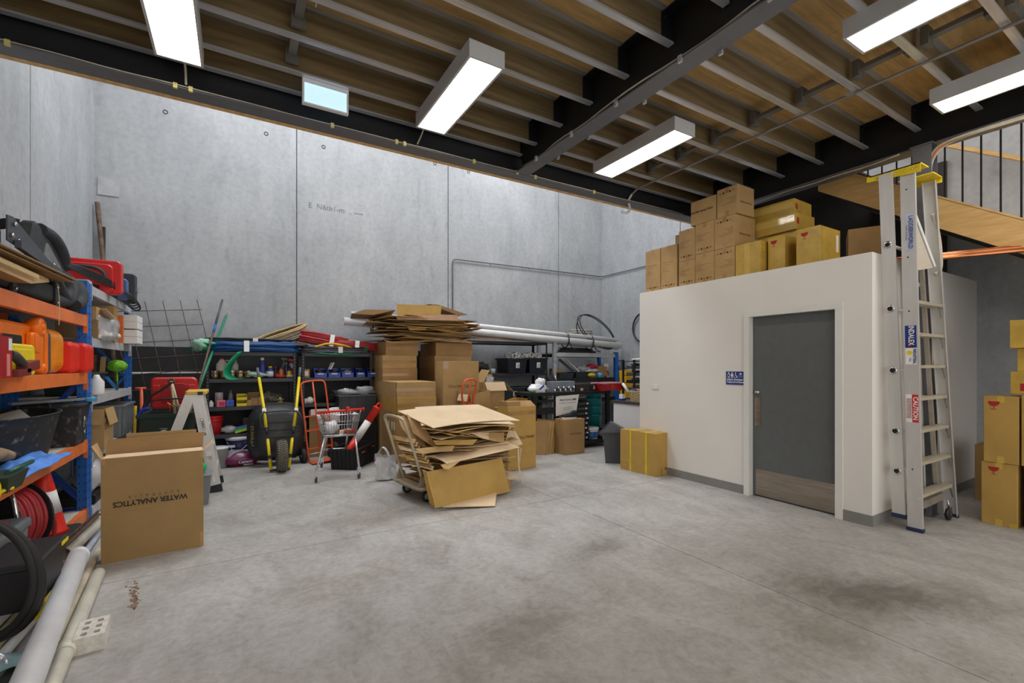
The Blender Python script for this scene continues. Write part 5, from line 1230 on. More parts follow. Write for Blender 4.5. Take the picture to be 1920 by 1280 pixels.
hank('dark grey pipe coil under the yellow hose on the second rack', (1.42, 8.16, ZT_), 1.1, 0.34, 0.06, 4, 0.016, [mat('dark_grey_hose', (80, 82, 90), 0.4), M_HOSEK], 7, (0.05,), bm=M_PAPER)
t = thing('garden_hose', 'green hose sagging in front of the second black rack top', 'hose', (1.42, 8.10, ZT_))
for k in range(3):
    obj('hose_turn', MB().tube(smooth([(-0.52, 0.03, 0.05), (-0.3, -0.03, 0.0-0.012*k), (0.05, -0.05, -0.045+0.014*k), (0.35, -0.05, 0.0+0.02*k), (0.52, -0.02, 0.05+0.03*k)], 3), 0.010, 7), M_GREEN, t)
solo('tool_roll', MB().blob((0.84, 8.14, ZT_+0.11), (0.16, 0.08, 0.045), 14, 8, 0.2, 12), M_BLACK, 'black bundle with metal ends between the blue and red coils', 'tool')

# ---- white pipe bundle across the racks (carried on the tops, tilting down to the right)
A0, A1 = V(1.68, 8.46, 2.30), V(7.72, 7.92, 1.95)
d_ = (A1-A0); du = d_.normalized(); side = du.cross(V(0, 0, 1)).normalized(); upv = side.cross(du)
offs = [(-0.09, -0.02, 0.072, -0.06), (0.07, 0.0, 0.072, 0.35), (-0.04, 0.115, 0.050, 0.05), (0.07, 0.12, 0.045, 0.5), (-0.18, 0.06, 0.040, 0.10)]
for k, (sx_, uz, r, st_) in enumerate(offs):
    a = A0+side*sx_+upv*uz+du*st_; b = A1+side*sx_+upv*uz-du*(0.06*k)
    pipe(['nearest white pipe', 'rear white pipe', 'uppermost white pipe', 'upper front white pipe', 'lowest white pipe'][k]+' of the strapped bundle across the racks', a, b, r, M_WPVC, group='white pipes across the racks')
t = thing('pipe_strap', 'black strap around the white pipes near the stacked cartons', 'strap', A0+du*0.42)
obj('loop', MB().ring((0, 0, 0), 0.175, 0.012, 20, 6, 'x'), M_BLACK, t, rot=(0, 3, -6))
for k in (4.55, 5.2):
    t = thing('pipe_strap', 'black strap around the white pipes over the grey beam, '+('left' if k < 5 else 'right')+' one', 'strap', A0+du*k)
    obj('loop', MB().ring((0, 0, 0.01), 0.165, 0.014, 20, 6, 'x'), M_BLACK, t, rot=(0, 3, -6)); obj('tail', MB().tube(smooth([(0, -0.16, -0.05), (0.03, -0.19, -0.16), (0.10, -0.19, -0.20), (0.16, -0.18, -0.19)], 2), 0.012, 6), M_BLACK, t)
# thin pipes lying behind, plus the white end tee, copper tube
pipe('slim white pipe lying behind the red hose coils', (0.95, 8.62, 1.91), (2.6, 8.60, 1.96), 0.022, M_WPVC, group='slim pipes behind the coils')
pipe('slim grey pipe lying just above the red hose coils', (1.2, 8.56, 1.86), (2.6, 8.54, 1.87), 0.020, M_GREYP, group='slim pipes behind the coils')
pipe('white conduit crossing behind the cardboard pile towards the yellow hose', (3.0, 8.66, 2.26), (5.6, 8.58, 2.13), 0.035, M_WPVC, group='slim pipes behind the coils')
solo('copper_tube', MB().cyl((3.6, 8.13, 2.035), (5.85, 8.13, 2.03), 0.012, n=8), M_COPPER, 'copper tube lying along the top edge of the tall black rack', 'tube')
solo('yellow_cable', MB().tube(smooth([(4.25, 8.5, 2.10), (4.6, 8.4, 2.26), (5.0, 8.4, 2.24), (5.5, 8.4, 2.10)], 3), 0.010, 6), M_YEL, 'thin yellow cable arching above the white pipe bundle', 'cable')
t = thing('hose_coil', 'large black hose loop standing over the white pipes against the wall', 'hose', (7.06, 8.0, 2.25))
for k in range(2):
    pts = []
    for i in range(40):
        a = 2*math.pi*i/40; p_, q_ = 0.60*math.cos(a)*(1-0.05*k), 0.30*math.sin(a); pts.append((0.93*p_+0.2*q_+0.04*k, 0.10*math.sin(a), -0.38*p_+1.05*q_+0.02*k))
    obj('hose_turn', MB().tube(pts, 0.012, 7, closed=True), M_HOSEK, t)
obj('hose_end', MB().tube(smooth([(-0.50, 0.0, -0.15), (-0.60, 0.0, 0.10), (-0.52, 0.0, 0.30)], 2), 0.012, 7), M_HOSEK, t)
t = thing('hose_coil', 'pale dusty coil of flexible tube lying behind the white pipes', 'hose', (7.02, 8.50, 2.02))
for k in range(6): obj('hose_turn', MB().ring((0, 0, 0.03+0.052*k), 0.40-0.02*k, 0.024, 30, 7, 'z', squash=0.5), mat('dusty_tube', (172, 166, 156), 0.8, var=0.1), t)
t = thing('hose_coil', 'flat black cable coils under the white pipes on the grey beam shelf', 'hose', (6.6, 8.15, 1.772))
for k in range(5): obj('hose_turn', MB().ring((0.06*(k % 2), 0.02*k, 0.015+0.022*k), 0.55-0.03*k, 0.011, 28, 6, 'z', squash=0.3), M_HOSEK, t)
t = thing('hose_coil', 'edge of a black hose coil on the side wall beside the white room', 'hose', (7.90, 7.35, 2.35))
obj('hose_turn', MB().ring((0, 0, 0), 0.34, 0.02, 30, 8, 'x'), M_HOSEK, t)

# ---- small goods on the first rack
def bottle(label, x, y, z, r, h, m1, cap=None, neck=0.35, group=None, nm='bottle', lab=None, trig=False):
    t = thing(nm, label, 'bottle', (x, y, z), group=group)
    obj('body', MB().lathe([(0, 0), (r*0.95, 0), (r, 0.008), (r, h*0.62), (r*0.9, h*0.70), (r*neck, h*0.84), (r*neck, h*0.88), (0, h*0.88)], n=14), m1, t)
    if lab: obj('label', MB().lathe([(r+0.001, h*0.12), (r+0.001, h*0.55)], n=14), lab, t)
    if trig:
        obj('trigger', MB().bar((-0.035, 0, h*1.02), (0.05, 0, h*0.98), 0.025, 0.03), cap, t); obj('collar', MB().cyl((0, 0, h*0.86), (0, 0, h*1.0), r*0.4, n=10), cap, t)
    else: obj('cap', MB().cyl((0, 0, h*0.86), (0, 0, h), r*neck*1.2, r*neck*1.1, n=12), cap or M_PAPER, t)
    return t
z = 1.300
def tin(label, x, y, z, r=0.05, h=0.054):
    t = thing('tin', label, 'tin', (x, y, z), group='brass coloured tins on the first rack')
    obj('can', MB().lathe([(0, 0), (r, 0), (r, h*0.85), (0, h*0.85)], n=16), M_BRASS, t); obj('lid', MB().lathe([(r+0.002, h*0.62), (r+0.002, h), (r*0.8, h), (r*0.78, h*0.96), (0, h*0.96)], n=16), M_CHROME, t)
k = 0
for j in range(2):
    for i in range(5):
        for b in range(2): tin(['lower', 'upper'][j]+' brass coloured tin, '+['first', 'second', 'third', 'fourth', 'fifth'][i]+' from the left, '+['front', 'rear'][b]+' row of tins', -0.29+0.108*i, 8.26+0.12*b, z+0.056*j)
t = thing('jug', 'translucent white plastic jug with red cap standing on the tins', 'jug', (-0.20, 8.28, z+0.112))
obj('body', MB().lathe([(0, 0), (0.075, 0), (0.08, 0.01), (0.075, 0.10), (0.035, 0.16), (0.03, 0.175), (0, 0.175)], n=16, sx=1, sy=0.7), mat('milky', (214, 208, 196), 0.4), t)
obj('cap', MB().cyl((0, 0, 0.175), (0, 0, 0.20), 0.032, n=12), M_RED, t); obj('handle', MB().tube(smooth([(0.05, 0, 0.16), (0.10, 0, 0.15), (0.10, 0, 0.06), (0.06, 0, 0.04)], 2), 0.012, 8), MATS['milky'], t)
t = thing('jug', 'second milky jug behind the first on the tins', 'jug', (-0.04, 8.48, z+0.112))
obj('body', MB().lathe([(0, 0), (0.06, 0), (0.06, 0.09), (0.03, 0.15), (0, 0.15)], n=14), MATS['milky'], t); obj('cap', MB().cyl((0, 0, 0.15), (0, 0, 0.17), 0.03, n=10), M_PAPER, t)
solo('folded_bag', MB().blob((0.28, 8.27, z+0.05), (0.13, 0.1, 0.045), 12, 8, 0.3, 21), mat('mint_film', (188, 222, 208), 0.4), 'pale green and white packet beside the tins', 'packet')
specs = [('tallest blue bottle with a white cap', 0.36, 0.045, 0.32, mat('purple_blue', (62, 66, 150), 0.4), M_PAPER, None, False),
         ('blue tin with a yellow top', 0.47, 0.05, 0.18, mat('periwinkle', (70, 78, 170), 0.4), M_YEL, M_PAPER, False),
         ('small red topped bottle', 0.545, 0.028, 0.17, M_BLACK, M_RED, None, False),
         ('small black bottle with red label', 0.57, 0.030, 0.11, M_BLACK, M_BLACK, M_RED, False),
         ('amber bottle with blue cap', 0.625, 0.032, 0.16, mat('amber_b', (206, 132, 36), 0.4), M_BLP, None, False),
         ('orange slim tube', 0.67, 0.018, 0.12, M_ORED, M_ORED, None, False),
         ('navy can with yellow cap', 0.70, 0.032, 0.24, mat('navy', (32, 30, 84), 0.35), mat('olive_cap', (150, 140, 30), 0.5), None, False),
         ('navy and yellow labelled can', 0.745, 0.033, 0.19, MATS['navy'], M_BLACK, M_YEL, False)]
for lb, x, r, h, mm, cp, lab, tg in specs: bottle(lb+' on the first rack upper shelf', x-0.02, 8.27+0.02*math.sin(x*40), z, r, h, mm, cp, lab=lab, trig=tg, neck=0.5)
bottle('clear trigger spray bottle with red head at the right of the bottles', 0.765, 8.42, z, 0.045, 0.28, mat('clear_grey', (176, 180, 186), 0.3), M_RED, lab=mat('magenta_label', (160, 40, 100), 0.4), trig=True)
bottle('grey trigger spray bottle beside the red headed one', 0.66, 8.44, z, 0.04, 0.30, M_GREYP, M_GREYP, trig=True)
for k in range(3): solo('pipe_fitting', MB().pipe((0.70+0.04*k, 8.20, z+0.02+0.004*k), (0.71+0.04*k, 8.26, z+0.02), 0.02, 0.006, 12), M_PAPER, ['left', 'middle', 'right'][k]+' white ring fitting at the right end of the upper shelf', 'fitting', 'white ring fittings')
solo('red_tube', MB().cyl((0.52, 8.19, z+0.02), (0.66, 8.2, z+0.018), 0.016, n=10), M_RED, 'red tube lying before the bottles on the first rack', 'tube')
# middle shelf
def tops_(): return {o.name for o in COL.objects if not o.parent}
_k0 = tops_()
z = 0.867
t = thing('drill_bit_jar', 'clear jar of orange capped bits, pink tub in front', 'jar', (-0.10, 8.30, z))
obj('jar', MB().lathe([(0.055, 0.0), (0.055, 0.2), (0.05, 0.215)], n=16), M_CLEAR, t); obj('contents', MB().blob((0, 0, 0.12), (0.045, 0.045, 0.06), 10, 8, 0.4, 3), M_ORED, t)
def tubbox(nm, label, x, y, z, w, d, h, m1, inner=None):
    t = thing(nm, label, 'container', (x, y, z))
    obj('body', MB().rbox(-w/2, -d/2, 0, w/2, d/2, h, 0.012, 'y'), m1, t)
    obj('front_label', MB().box(-w*0.2, -d/2-0.002, h*0.15, w*0.42, -d/2, h*0.75), inner or M_PAPER, t); return t
tubbox('plastic_tub', 'pink and red plastic tub on the middle shelf of the first rack', -0.07, 8.21, z, 0.115, 0.09, 0.10, mat('pink', (232, 116, 148), 0.4), mat('crimson', (196, 24, 66), 0.4))
tubbox('plastic_tub', 'blue plastic tub beside the pink one', 0.045, 8.22, z, 0.10, 0.09, 0.10, mat('blue_tub', (70, 104, 200), 0.4), mat('blue_tub2', (40, 72, 190), 0.4))
bottle('grey nozzle bottle standing behind the blue tub', 0.05, 8.34, z, 0.035, 0.24, M_GREYP, M_GREYP)
bottle('white tub at the left end of the middle shelf', -0.20, 8.24, z, 0.035, 0.10, M_PAPER, M_PAPER)
t = thing('parts_bin', 'pair of stacked yellow open-front parts bins on the middle shelf', 'parts bin', (0.20, 8.25, z))
for k in range(2):
    m = MB(); m.prism([(-0.07, -0.08, 0.0), (-0.07, 0.1, 0.0), (-0.07, 0.1, 0.09), (-0.07, -0.03, 0.09), (-0.07, -0.08, 0.045)], (0.005, 0, 0)); m.prism([(0.065, -0.08, 0.0), (0.065, 0.1, 0.0), (0.065, 0.1, 0.09), (0.065, -0.03, 0.09), (0.065, -0.08, 0.045)], (0.005, 0, 0))
    o = obj('bin', m, M_YEL, t, loc=(0, 0, 0.094*k)); o['kind'] = 'stuff'; obj('tray', MB().box(-0.065, -0.08, 0.001, 0.065, 0.1, 0.005), M_YEL, t, loc=(0, 0, 0.094*k)); obj('lip', MB().box(-0.065, -0.08, 0.005, 0.065, -0.075, 0.045), M_YEL, t, loc=(0, 0, 0.094*k)); obj('contents', MB().rbox(-0.06, -0.05, 0.006, 0.06, 0.09, 0.05, 0.01, 'y'), mat('olive_fill', (110, 100, 20), 0.7), t, loc=(0, 0, 0.094*k))
    obj('back', MB().box(-0.065, 0.095, 0.005, 0.065, 0.1, 0.09), M_YEL, t, loc=(0, 0, 0.094*k))
for x, y, w, h, mm, lb in ((0.30, 8.24, 0.05, 0.09, M_KRAFT, 'narrow tan carton right of the yellow bins'), (0.37, 8.26, 0.11, 0.12, M_KRAFT5, 'square brown carton right of the yellow bins'), (0.36, 8.46, 0.16, 0.20, M_KRAFT2, 'open brown carton behind the square one'), (0.455, 8.25, 0.05, 0.13, M_KRAFT, 'slim carton beside the grey cloth')):
    t = thing('cardboard_box', lb+' on the first rack', 'box', (x, y, z)); obj('body', MB().box(-w/2, -0.06, 0, w/2, 0.06, h), mm, t); obj('seam', MB().box(-w/2+0.003, -0.061, h*0.45, w/2-0.003, -0.06, h*0.5), M_TAPE, t)
solo('cloth_pile', MB().blob((0.58, 8.34, z+0.09), (0.14, 0.13, 0.10), 14, 9, 0.3, 31, floor=z+0.002), mat('grey_green_rag', (112, 110, 98), 0.9, var=0.3, scale=14), 'grey-green rag pile on the middle shelf of the first rack', 'cloth')
t = thing('solder_spool', 'pale spool with a yellow label behind the barrow grips', 'spool', (0.73, 8.24, z)); obj('spool', MB().lathe([(0, 0), (0.055, 0), (0.055, 0.015), (0.04, 0.02), (0.04, 0.07), (0.055, 0.075), (0.055, 0.09), (0, 0.09)], n=16), mat('olive_spool', (170, 160, 80), 0.5), t); obj('hub', MB().cyl((0, 0, 0.09), (0, 0, 0.11), 0.018), M_PAPER, t)
for n_ in tops_()-_k0: bpy.data.objects[n_].location.x -= 0.14
_k0 = tops_()
# lower shelf and floor
z = 0.452
solo('sponge_pack', MB().bx((0, 0, 0.035), (0.22, 0.10, 0.03), (0, -12, 8)), mat('sponge_yellow', (214, 214, 70), 0.8), 'yellow sponge of the wrapped sponge pack', 'sponge', loc=(0.32, 8.23, z+0.005))
solo('sponge_pack', MB().bx((0, 0, 0.035), (0.22, 0.10, 0.025), (0, -12, 8)), mat('sponge_green', (60, 200, 90), 0.8), 'green sponge layer above the yellow sponge', 'sponge', loc=(0.32, 8.23, z+0.035))
solo('sponge_pack', MB().bx((0, 0, 0.035), (0.21, 0.10, 0.025), (0, -12, 8)), mat('sponge_blue', (90, 110, 190), 0.8), 'blue sponge layer on top of the green sponge', 'sponge', loc=(0.32, 8.23, z+0.062))
solo('clear_wrap', MB().blob((0.14, 8.25, z+0.06), (0.11, 0.08, 0.06), 14, 8, 0.3, 41), M_CLEAR, 'crumpled clear wrap left of the sponges', 'wrap')
solo('small_grey_box', MB().box(0.33, 8.35, z+0.10, 0.50, 8.5, z+0.22), mat('grey_box', (92, 84, 80), 0.6), 'dark grey carton at the back of the lower shelf', 'box')
solo('red_lever', MB().bx((0.45, 8.26, z+0.13), (0.16, 0.03, 0.02), (0, -10, 0)), M_RED, 'red lever bar above the sponges', 'tool')
solo('white_rods', MB().cyl((0.46, 8.22, z+0.07), (0.62, 8.22, z+0.075), 0.012, n=8), M_PAPER, 'white rod lying at the right of the sponges', 'rod')
solo('clutter_box', MB().box(0.40, 8.3, z, 0.66, 8.5, z+0.09), M_KRAFT2, 'low brown box under the red lever', 'box')
for n_ in tops_()-_k0: bpy.data.objects[n_].location.x -= 0.25
t = thing('paint_bucket', 'navy blue bucket with a white lid on the floor shelf of the first rack', 'bucket', (0.02, 8.30, 0.132))
obj('body', MB().lathe([(0, 0), (0.15, 0), (0.175, 0.22)], n=24), mat('navy_bucket', (40, 42, 92), 0.4), t); obj('lid', MB().lathe([(0.18, 0.215), (0.188, 0.225), (0.188, 0.262), (0.17, 0.268), (0, 0.266)], n=24), M_WPVC, t)
obj('bail_handle', MB().tube(smooth([(-0.16, -0.08, 0.20), (-0.06, -0.175, 0.03), (0.08, -0.17, 0.10), (0.16, -0.08, 0.21)], 2), 0.004, 6), M_PAPER, t)
obj('label', MB().box(-0.12, -0.166, 0.115, -0.05, -0.158, 0.15), M_PAPER, t)
obj('label', MB().box(-0.12, -0.162, 0.07, -0.06, -0.152, 0.08), M_PAPER, t)
t = thing('cement_bag', 'slumped purple and grey printed bag on the floor before the blue bucket', 'bag', (0.06, 7.97, 0), 8)
obj('body', MB().blob((0, 0, 0.10), (0.27, 0.16, 0.12), 22, 12, 0.10, 3, floor=0.002), mat('purple_bag', (122, 38, 88), 0.35, var=0.15, coat=0.3), t)
obj('grey_band', MB().blob((-0.03, 0.02, 0.135), (0.235, 0.13, 0.10), 22, 12, 0.08, 3), mat('grey_bag', (142, 140, 142), 0.4), t)
text('Cement', 0.055, M_BAG, t, (0.02, -0.168, 0.075), (80, 0, 0)); text('GENERAL', 0.032, M_BAG, t, (0.06, -0.165, 0.03), (86, 0, 0))
solo('small_carton', MB().box(0.33, 8.25, 0.132, 0.47, 8.45, 0.28), M_KRAFT, 'small tan carton right of the navy bucket', 'box')

# ---- second rack contents
z = 1.292
t = thing('cardboard_box', 'small white-labelled carton at the left end of the second rack', 'box', (0.97, 8.25, z)); obj('body', MB().box(-0.055, -0.05, 0, 0.055, 0.05, 0.14), M_KRAFT5, t); obj('label', MB().box(-0.03, -0.052, 0.03, 0.035, -0.05, 0.11), M_PAPER, t)
for k in range(5):
    x = 1.19+0.215*k; w = [0.10, 0.10, 0.10, 0.075, 0.10][k]
    t = thing('parts_bin', ['leftmost', 'second', 'third', 'fourth and narrowest', 'fifth and rightmost'][k]+' blue open-front parts bin on the second rack', 'parts bin', (x, 8.24, z), group='blue parts bins on the second rack')
    for sx_ in (-1, 1): obj('side_wall', MB().prism([(sx_*w, -0.09, 0.0), (sx_*w, 0.14, 0.0), (sx_*w, 0.14, 0.15), (sx_*w, -0.02, 0.15), (sx_*w, -0.09, 0.075)], (-sx_*0.005, 0, 0)), M_BLP, t)
    obj('base', MB().box(-w, -0.09, 0, w, 0.14, 0.005), M_BLP, t); obj('front_lip', MB().box(-w, -0.09, 0.005, w, -0.085, 0.078), M_BLP, t); obj('back_wall', MB().box(-w, 0.135, 0.005, w, 0.14, 0.15), M_BLP, t)
    obj('label', MB().box(-0.045, -0.0925, 0.05, 0.045, -0.09, 0.068), M_PAPER, t)
    o = obj('contents', MB().blob((0, 0.03, 0.07), (w*0.85, 0.09, 0.06), 14, 8, 0.4, 50+k), [M_BLACK, M_SLATE, M_GREYP, M_SLATE, M_BLACK][k], t)
solo('instruction_card', MB().bx((1.36, 8.22, z+0.19), (0.012, 0.10, 0.13), (0, 28, 20)), M_PAPER, 'white card sticking out of a blue parts bin', 'card')
z = 0.867
solo('white_pot', MB().lathe([(0, 0), (0.05, 0), (0.065, 0.03), (0.062, 0.07), (0.03, 0.10), (0, 0.11)], (1.03, 8.24, z), 14), M_PAPER, 'white rounded pot behind the orange trolley', 'pot')
solo('white_pot', MB().lathe([(0, 0), (0.035, 0), (0.04, 0.05), (0.02, 0.08), (0, 0.08)], (0.95, 8.22, z), 14), M_PAPER, 'small white pot at the left end of the second rack middle shelf', 'pot')
solo('cloth_lump', MB().blob((1.38, 8.28, z+0.08), (0.12, 0.11, 0.09), 14, 8, 0.2, 61, floor=z+0.002), M_MATT, 'black cloth cap lump behind the orange trolley', 'cap')
solo('blue_label_box', MB().box(1.50, 8.2, z, 1.72, 8.4, z+0.10), mat('navy_box', (40, 56, 84), 0.5), 'dark blue box with a pale label beside the black storage tub', 'box')
t = thing('storage_tub', 'large dark grey storage tub with clear film inside on the second rack', 'tub', (1.72, 8.05, 0.55))
obj('body', MB().taper(-0.30, -0.22, 0.0, 0.30, 0.30, 0.42, 0.9), M_DGREY, t); obj('rim', MB().rbox(-0.32, -0.24, 0.42, 0.32, 0.32, 0.45, 0.04, 'z', 4, 0.006), M_DGREY, t)
for k in range(5): obj('rib', MB().bar((-0.24+0.12*k, -0.205, 0.02), (-0.26+0.13*k, -0.228, 0.41), 0.014, 0.012, up=(0, 1, 0)), M_DGREY, t)
solo('film_lump', MB().blob((1.58, 8.05, 1.045), (0.16, 0.12, 0.06), 14, 8, 0.35, 71), M_CLEAR, 'crumpled clear film on the storage tub, left lump', 'film'); solo('film_lump', MB().blob((1.88, 8.05, 1.06), (0.16, 0.12, 0.08), 14, 8, 0.35, 72), M_CLEAR, 'crumpled clear film on the storage tub, right lump', 'film')
solo('mesh_ball', MB().blob((1.44, 8.3, z+0.12), (0.10, 0.08, 0.08), 12, 8, 0.25, 73), mat('grey_brown', (112, 104, 94), 0.9, var=0.3, scale=30), 'grey-brown scourer lump behind the clear film', 'scourer')
solo('storage_support', MB().box(1.28, 7.84, 0.0, 2.03, 8.1, 0.548), M_MATT, 'black crate carrying the storage tub', 'crate')
solo('brown_panel', MB().box(1.0, 8.05, 0.0, 1.52, 8.09, 0.76), M_KRAFT5, 'brown cardboard sheet standing behind the orange trolley', 'cardboard')
solo('white_strip', MB().box(1.02, 8.02, 0.68, 1.25, 8.04, 0.78), M_PAPER, 'white strip above the brown sheet behind the trolley', 'panel')
solo('paper_sheet', MB().blob((1.42, 7.92, 0.68), (0.22, 0.05, 0.13), 14, 8, 0.2, 81), M_PAPER, 'crumpled white sheet behind the shopping trolley', 'sheet')

# ------------------------------------------------------------------ wheelbarrow stood on its nose
t = thing('wheelbarrow', 'black and yellow wheelbarrow stood upright against the first rack, wheel forward', 'wheelbarrow', (0.53, 7.30, 0))
# tray: shallow dish seen from underneath, leaning back
def tray(u, v):
    a = u*2*math.pi; ca, sa = math.cos(a), math.sin(a)
    ex = lambda c, p: math.copysign(abs(c)**p, c)
    k = [1.0, 1.0, 0.93, 0.80, 0.62, 0.35, 0.001][min(6, int(v*6+0.001))]; dd = [0.0, -0.02, -0.06, -0.16, -0.205, -0.215, -0.22][min(6, int(v*6+0.001))]
    wx, wz = 0.40*k, 0.42*k
    x = wx*ex(ca, 0.62)*(1-0.06*sa); zz = 0.495+wz*ex(sa, 0.62)
    y = 0.46+dd+(zz-0.1)*0.13
    return (x, y, zz)
m = MB(); m.surf(tray, 48, 6); obj('tray', m, M_TUB if False else mat('tray_black', (44, 45, 48), 0.42, var=0.10, scuff=0.12), t)
obj('tray_rim', MB().tube([Vector(tray(i/48, 0)) for i in range(48)], 0.013, 8, closed=True), M_BLACK, t)
for k in range(3): obj('tray_rib', MB().box(-0.17, 0.262+0.016*k, 0.42+0.11*k, 0.17, 0.28+0.016*k, 0.435+0.11*k), M_BLACK, t)
for s in (-1, 1):
    top, mid, low, nose = [V(*q)-V(0.53, 7.30, 0) for q in (((0.259, 7.86, 1.452), (0.328, 7.43, 0.858), (0.361, 7.30, 0.501), (0.402, 7.2, 0.035)) if s < 0 else ((0.845, 7.86, 1.455), (0.744, 7.43, 0.845), (0.685, 7.30, 0.49), (0.625, 7.2, 0.035)))]; kn = mid.lerp(low, 0.68)
    obj('grip', MB().tube([top, top.lerp(mid, 0.24)], 0.020, 10), mat('grip_slate', (92, 96, 104), 0.55), t)
    obj('handle_tube', MB().tube([top.lerp(mid, 0.24), mid, kn], 0.021, 10), M_YEL, t)
    obj('black_sleeve', MB().tube([kn, low], 0.018, 10), M_BLACK, t)
    obj('fork_tube', MB().tube([low, low.lerp(nose, 0.45), nose], 0.021, 10), M_YEL, t)
    obj('bracket', MB().bar(low+V(0, -0.02, 0.02), low+V(0, -0.02, -0.03), 0.05, 0.02, up=(0, 1, 0)), M_BLACK, t)
    obj('leg_stay', MB().tube(smooth([mid+V(0, -0.03, -0.02), mid+V(0.07*s*-1+0.07*s*2, -0.10, -0.10), mid+V(0.03*s, -0.05, -0.26), kn], 2), 0.012, 8), M_SLATE, t)
    obj('bolt_plate', MB().bx(mid+V(0, -0.025, 0.0), (0.05, 0.01, 0.05)), M_CHROME, t)
    obj('axle_block', MB().bx(low.lerp(nose, 0.62), (0.05, 0.05, 0.05)), M_BLACK, t)
obj('cross_tube', MB().tube(smooth([(-0.24, 0.12, 0.78), (-0.18, 0.10, 0.835), (0.20, 0.10, 0.835), (0.27, 0.12, 0.78)], 2), 0.014, 8), M_SLATE, t)
obj('nose_bar', MB().bar((-0.14, -0.10, 0.03), (0.11, -0.10, 0.03), 0.04, 0.03), M_BLACK, t)
# tyre with tread blocks
R_ = 0.212; wc = V(0.008, -0.11, 0.228)
obj('tyre', MB().lathe([(0.12, -0.055), (0.17, -0.070), (R_-0.014, -0.065), (R_, -0.03), (R_, 0.03), (R_-0.014, 0.065), (0.17, 0.070), (0.12, 0.055)], wc, 32, 'x'), mat('worn_tyre', (94, 88, 78), 0.85, var=0.15, scale=20), t, rot=None)
m = MB()
for k in range(38):
    a = 2*math.pi*k/38
    for j in range(4):
        a2 = a+(math.pi/38 if j % 2 else 0); xx = -0.048+0.032*j; rr = R_-0.002-0.010*(abs(j-1.5) > 1)
        p = wc+V(xx, rr*math.cos(a2), rr*math.sin(a2)); m.bx(p, (0.022, 0.022, 0.014), (math.degrees(a2), 0, 0))
o = obj('tread_blocks', m, mat('tread', (112, 106, 94), 0.9), t); o['kind'] = 'stuff'
obj('wheel_rim', MB().lathe([(0.02, -0.06), (0.05, -0.04), (0.122, -0.05), (0.122, 0.05), (0.05, 0.04), (0.02, 0.06)], wc, 24, 'x'), M_YEL, t)
obj('axle', MB().cyl(wc+V(-0.12, 0, 0), wc+V(0.10, 0, 0), 0.014, n=10), M_BLACK, t)
text('STANLEY', 0.075, mat('gold_print', (176, 160, 70), 0.5), t, (-0.345, 0.375, 0.46), (90, 88, -50), bold=0.001)
text('STANLEY', 0.075, MATS['gold_print'], t, (0.365, 0.39, 0.47), (90, 92, 50), bold=0.001)

# ------------------------------------------------------------------ orange sack trolleys
def sack_trolley(label, loc, rz, H=1.17, w=0.20, scale=1.0):
    t = thing('hand_truck', label, 'hand truck', loc, rz); r = 0.014
    outer = smooth([(-w, 0.0, 0.04), (-w, 0.02, H-0.12), (-w+0.01, 0.03, H-0.02), (-w+0.09, 0.03, H), (w-0.09, 0.03, H), (w-0.01, 0.03, H-0.02), (w, 0.02, H-0.12), (w, 0.0, 0.04)], 2)
    obj('frame_tube', MB().tube(outer, r, 8), M_ORED, t)
    obj('centre_tube', MB().tube([(0, 0.03, H), (0, 0.0, 0.10)], 0.012, 8), M_ORED, t)
    for z in (0.22, 0.50, 0.72): obj('cross_bar', MB().bar((-w, 0.005, z), (w, 0.005, z), 0.012, 0.022), M_ORED, t)
    obj('toe_plate', MB().box(-w-0.01, -0.24, 0.02, w+0.01, 0.0, 0.03), M_ORED, t)
    obj('axle', MB().cyl((-w-0.08, 0.06, 0.13), (w+0.08, 0.06, 0.13), 0.009, n=8), M_GALV, t)
    for s in (-1, 1):
        wh = obj('wheel', MB().lathe([(0.05, -0.03), (0.105, -0.035), (0.125, -0.02), (0.125, 0.02), (0.105, 0.035), (0.05, 0.03)], (s*(w+0.06), 0.06, 0.126), 22, 'x'), M_RUBBER, t)
        obj('hub', MB().lathe([(0, -0.032), (0.052, -0.028), (0.052, 0.028), (0, 0.032)], (s*(w+0.06), 0.06, 0.126), 14, 'x'), M_GALV, wh)
        obj('skid', MB().tube([(s*w, 0.0, 0.30), (s*w, 0.07, 0.13), (s*w, 0.0, 0.03)], 0.011, 8), M_ORED, t)
    return t
tr1 = sack_trolley('orange sack trolley leaning on the second rack beside the wheelbarrow', (1.13, 7.66, 0), 10, 1.26, 0.185)
tr1.rotation_euler = (math.radians(-3), math.radians(-5), math.radians(8))

# ------------------------------------------------------------------ small shopping trolley used as a basket stand
t = thing('shopping_trolley', 'small wire shopping trolley with red handle on four splayed legs', 'trolley', (1.18, 6.58, 0), 0)
# four legs: near-left, near-right, far-left, far-right
feet = [V(-0.32, -0.31, 0.14), V(0.20, -0.36, 0.14), V(-0.12, 0.60, 0.14), V(0.19, 0.51, 0.14)]
tops = [V(-0.19, -0.13, 0.55), V(0.19, -0.15, 0.55), V(-0.10, 0.20, 0.55), V(0.16, 0.19, 0.55)]
for f_, tp in zip(feet, tops):
    obj('leg', MB().cyl(f_, tp, 0.013, n=10), M_GALV, t)
    fk = obj('caster_fork', MB().bx(f_+V(0, 0.0, -0.035), (0.045, 0.05, 0.09)), M_GALV, t)
    obj('caster_wheel', MB().lathe([(0.01, -0.012), (0.05, -0.012), (0.055, 0), (0.05, 0.012), (0.01, 0.012)], f_+V(0, 0.02, -0.083), 18, 'x'), mat('caster_brown', (92, 72, 66), 0.7), fk)
obj('rear_stay', MB().cyl(feet[2].lerp(tops[2], 0.35), feet[3].lerp(tops[3], 0.35), 0.012, n=8), M_GALV, t)
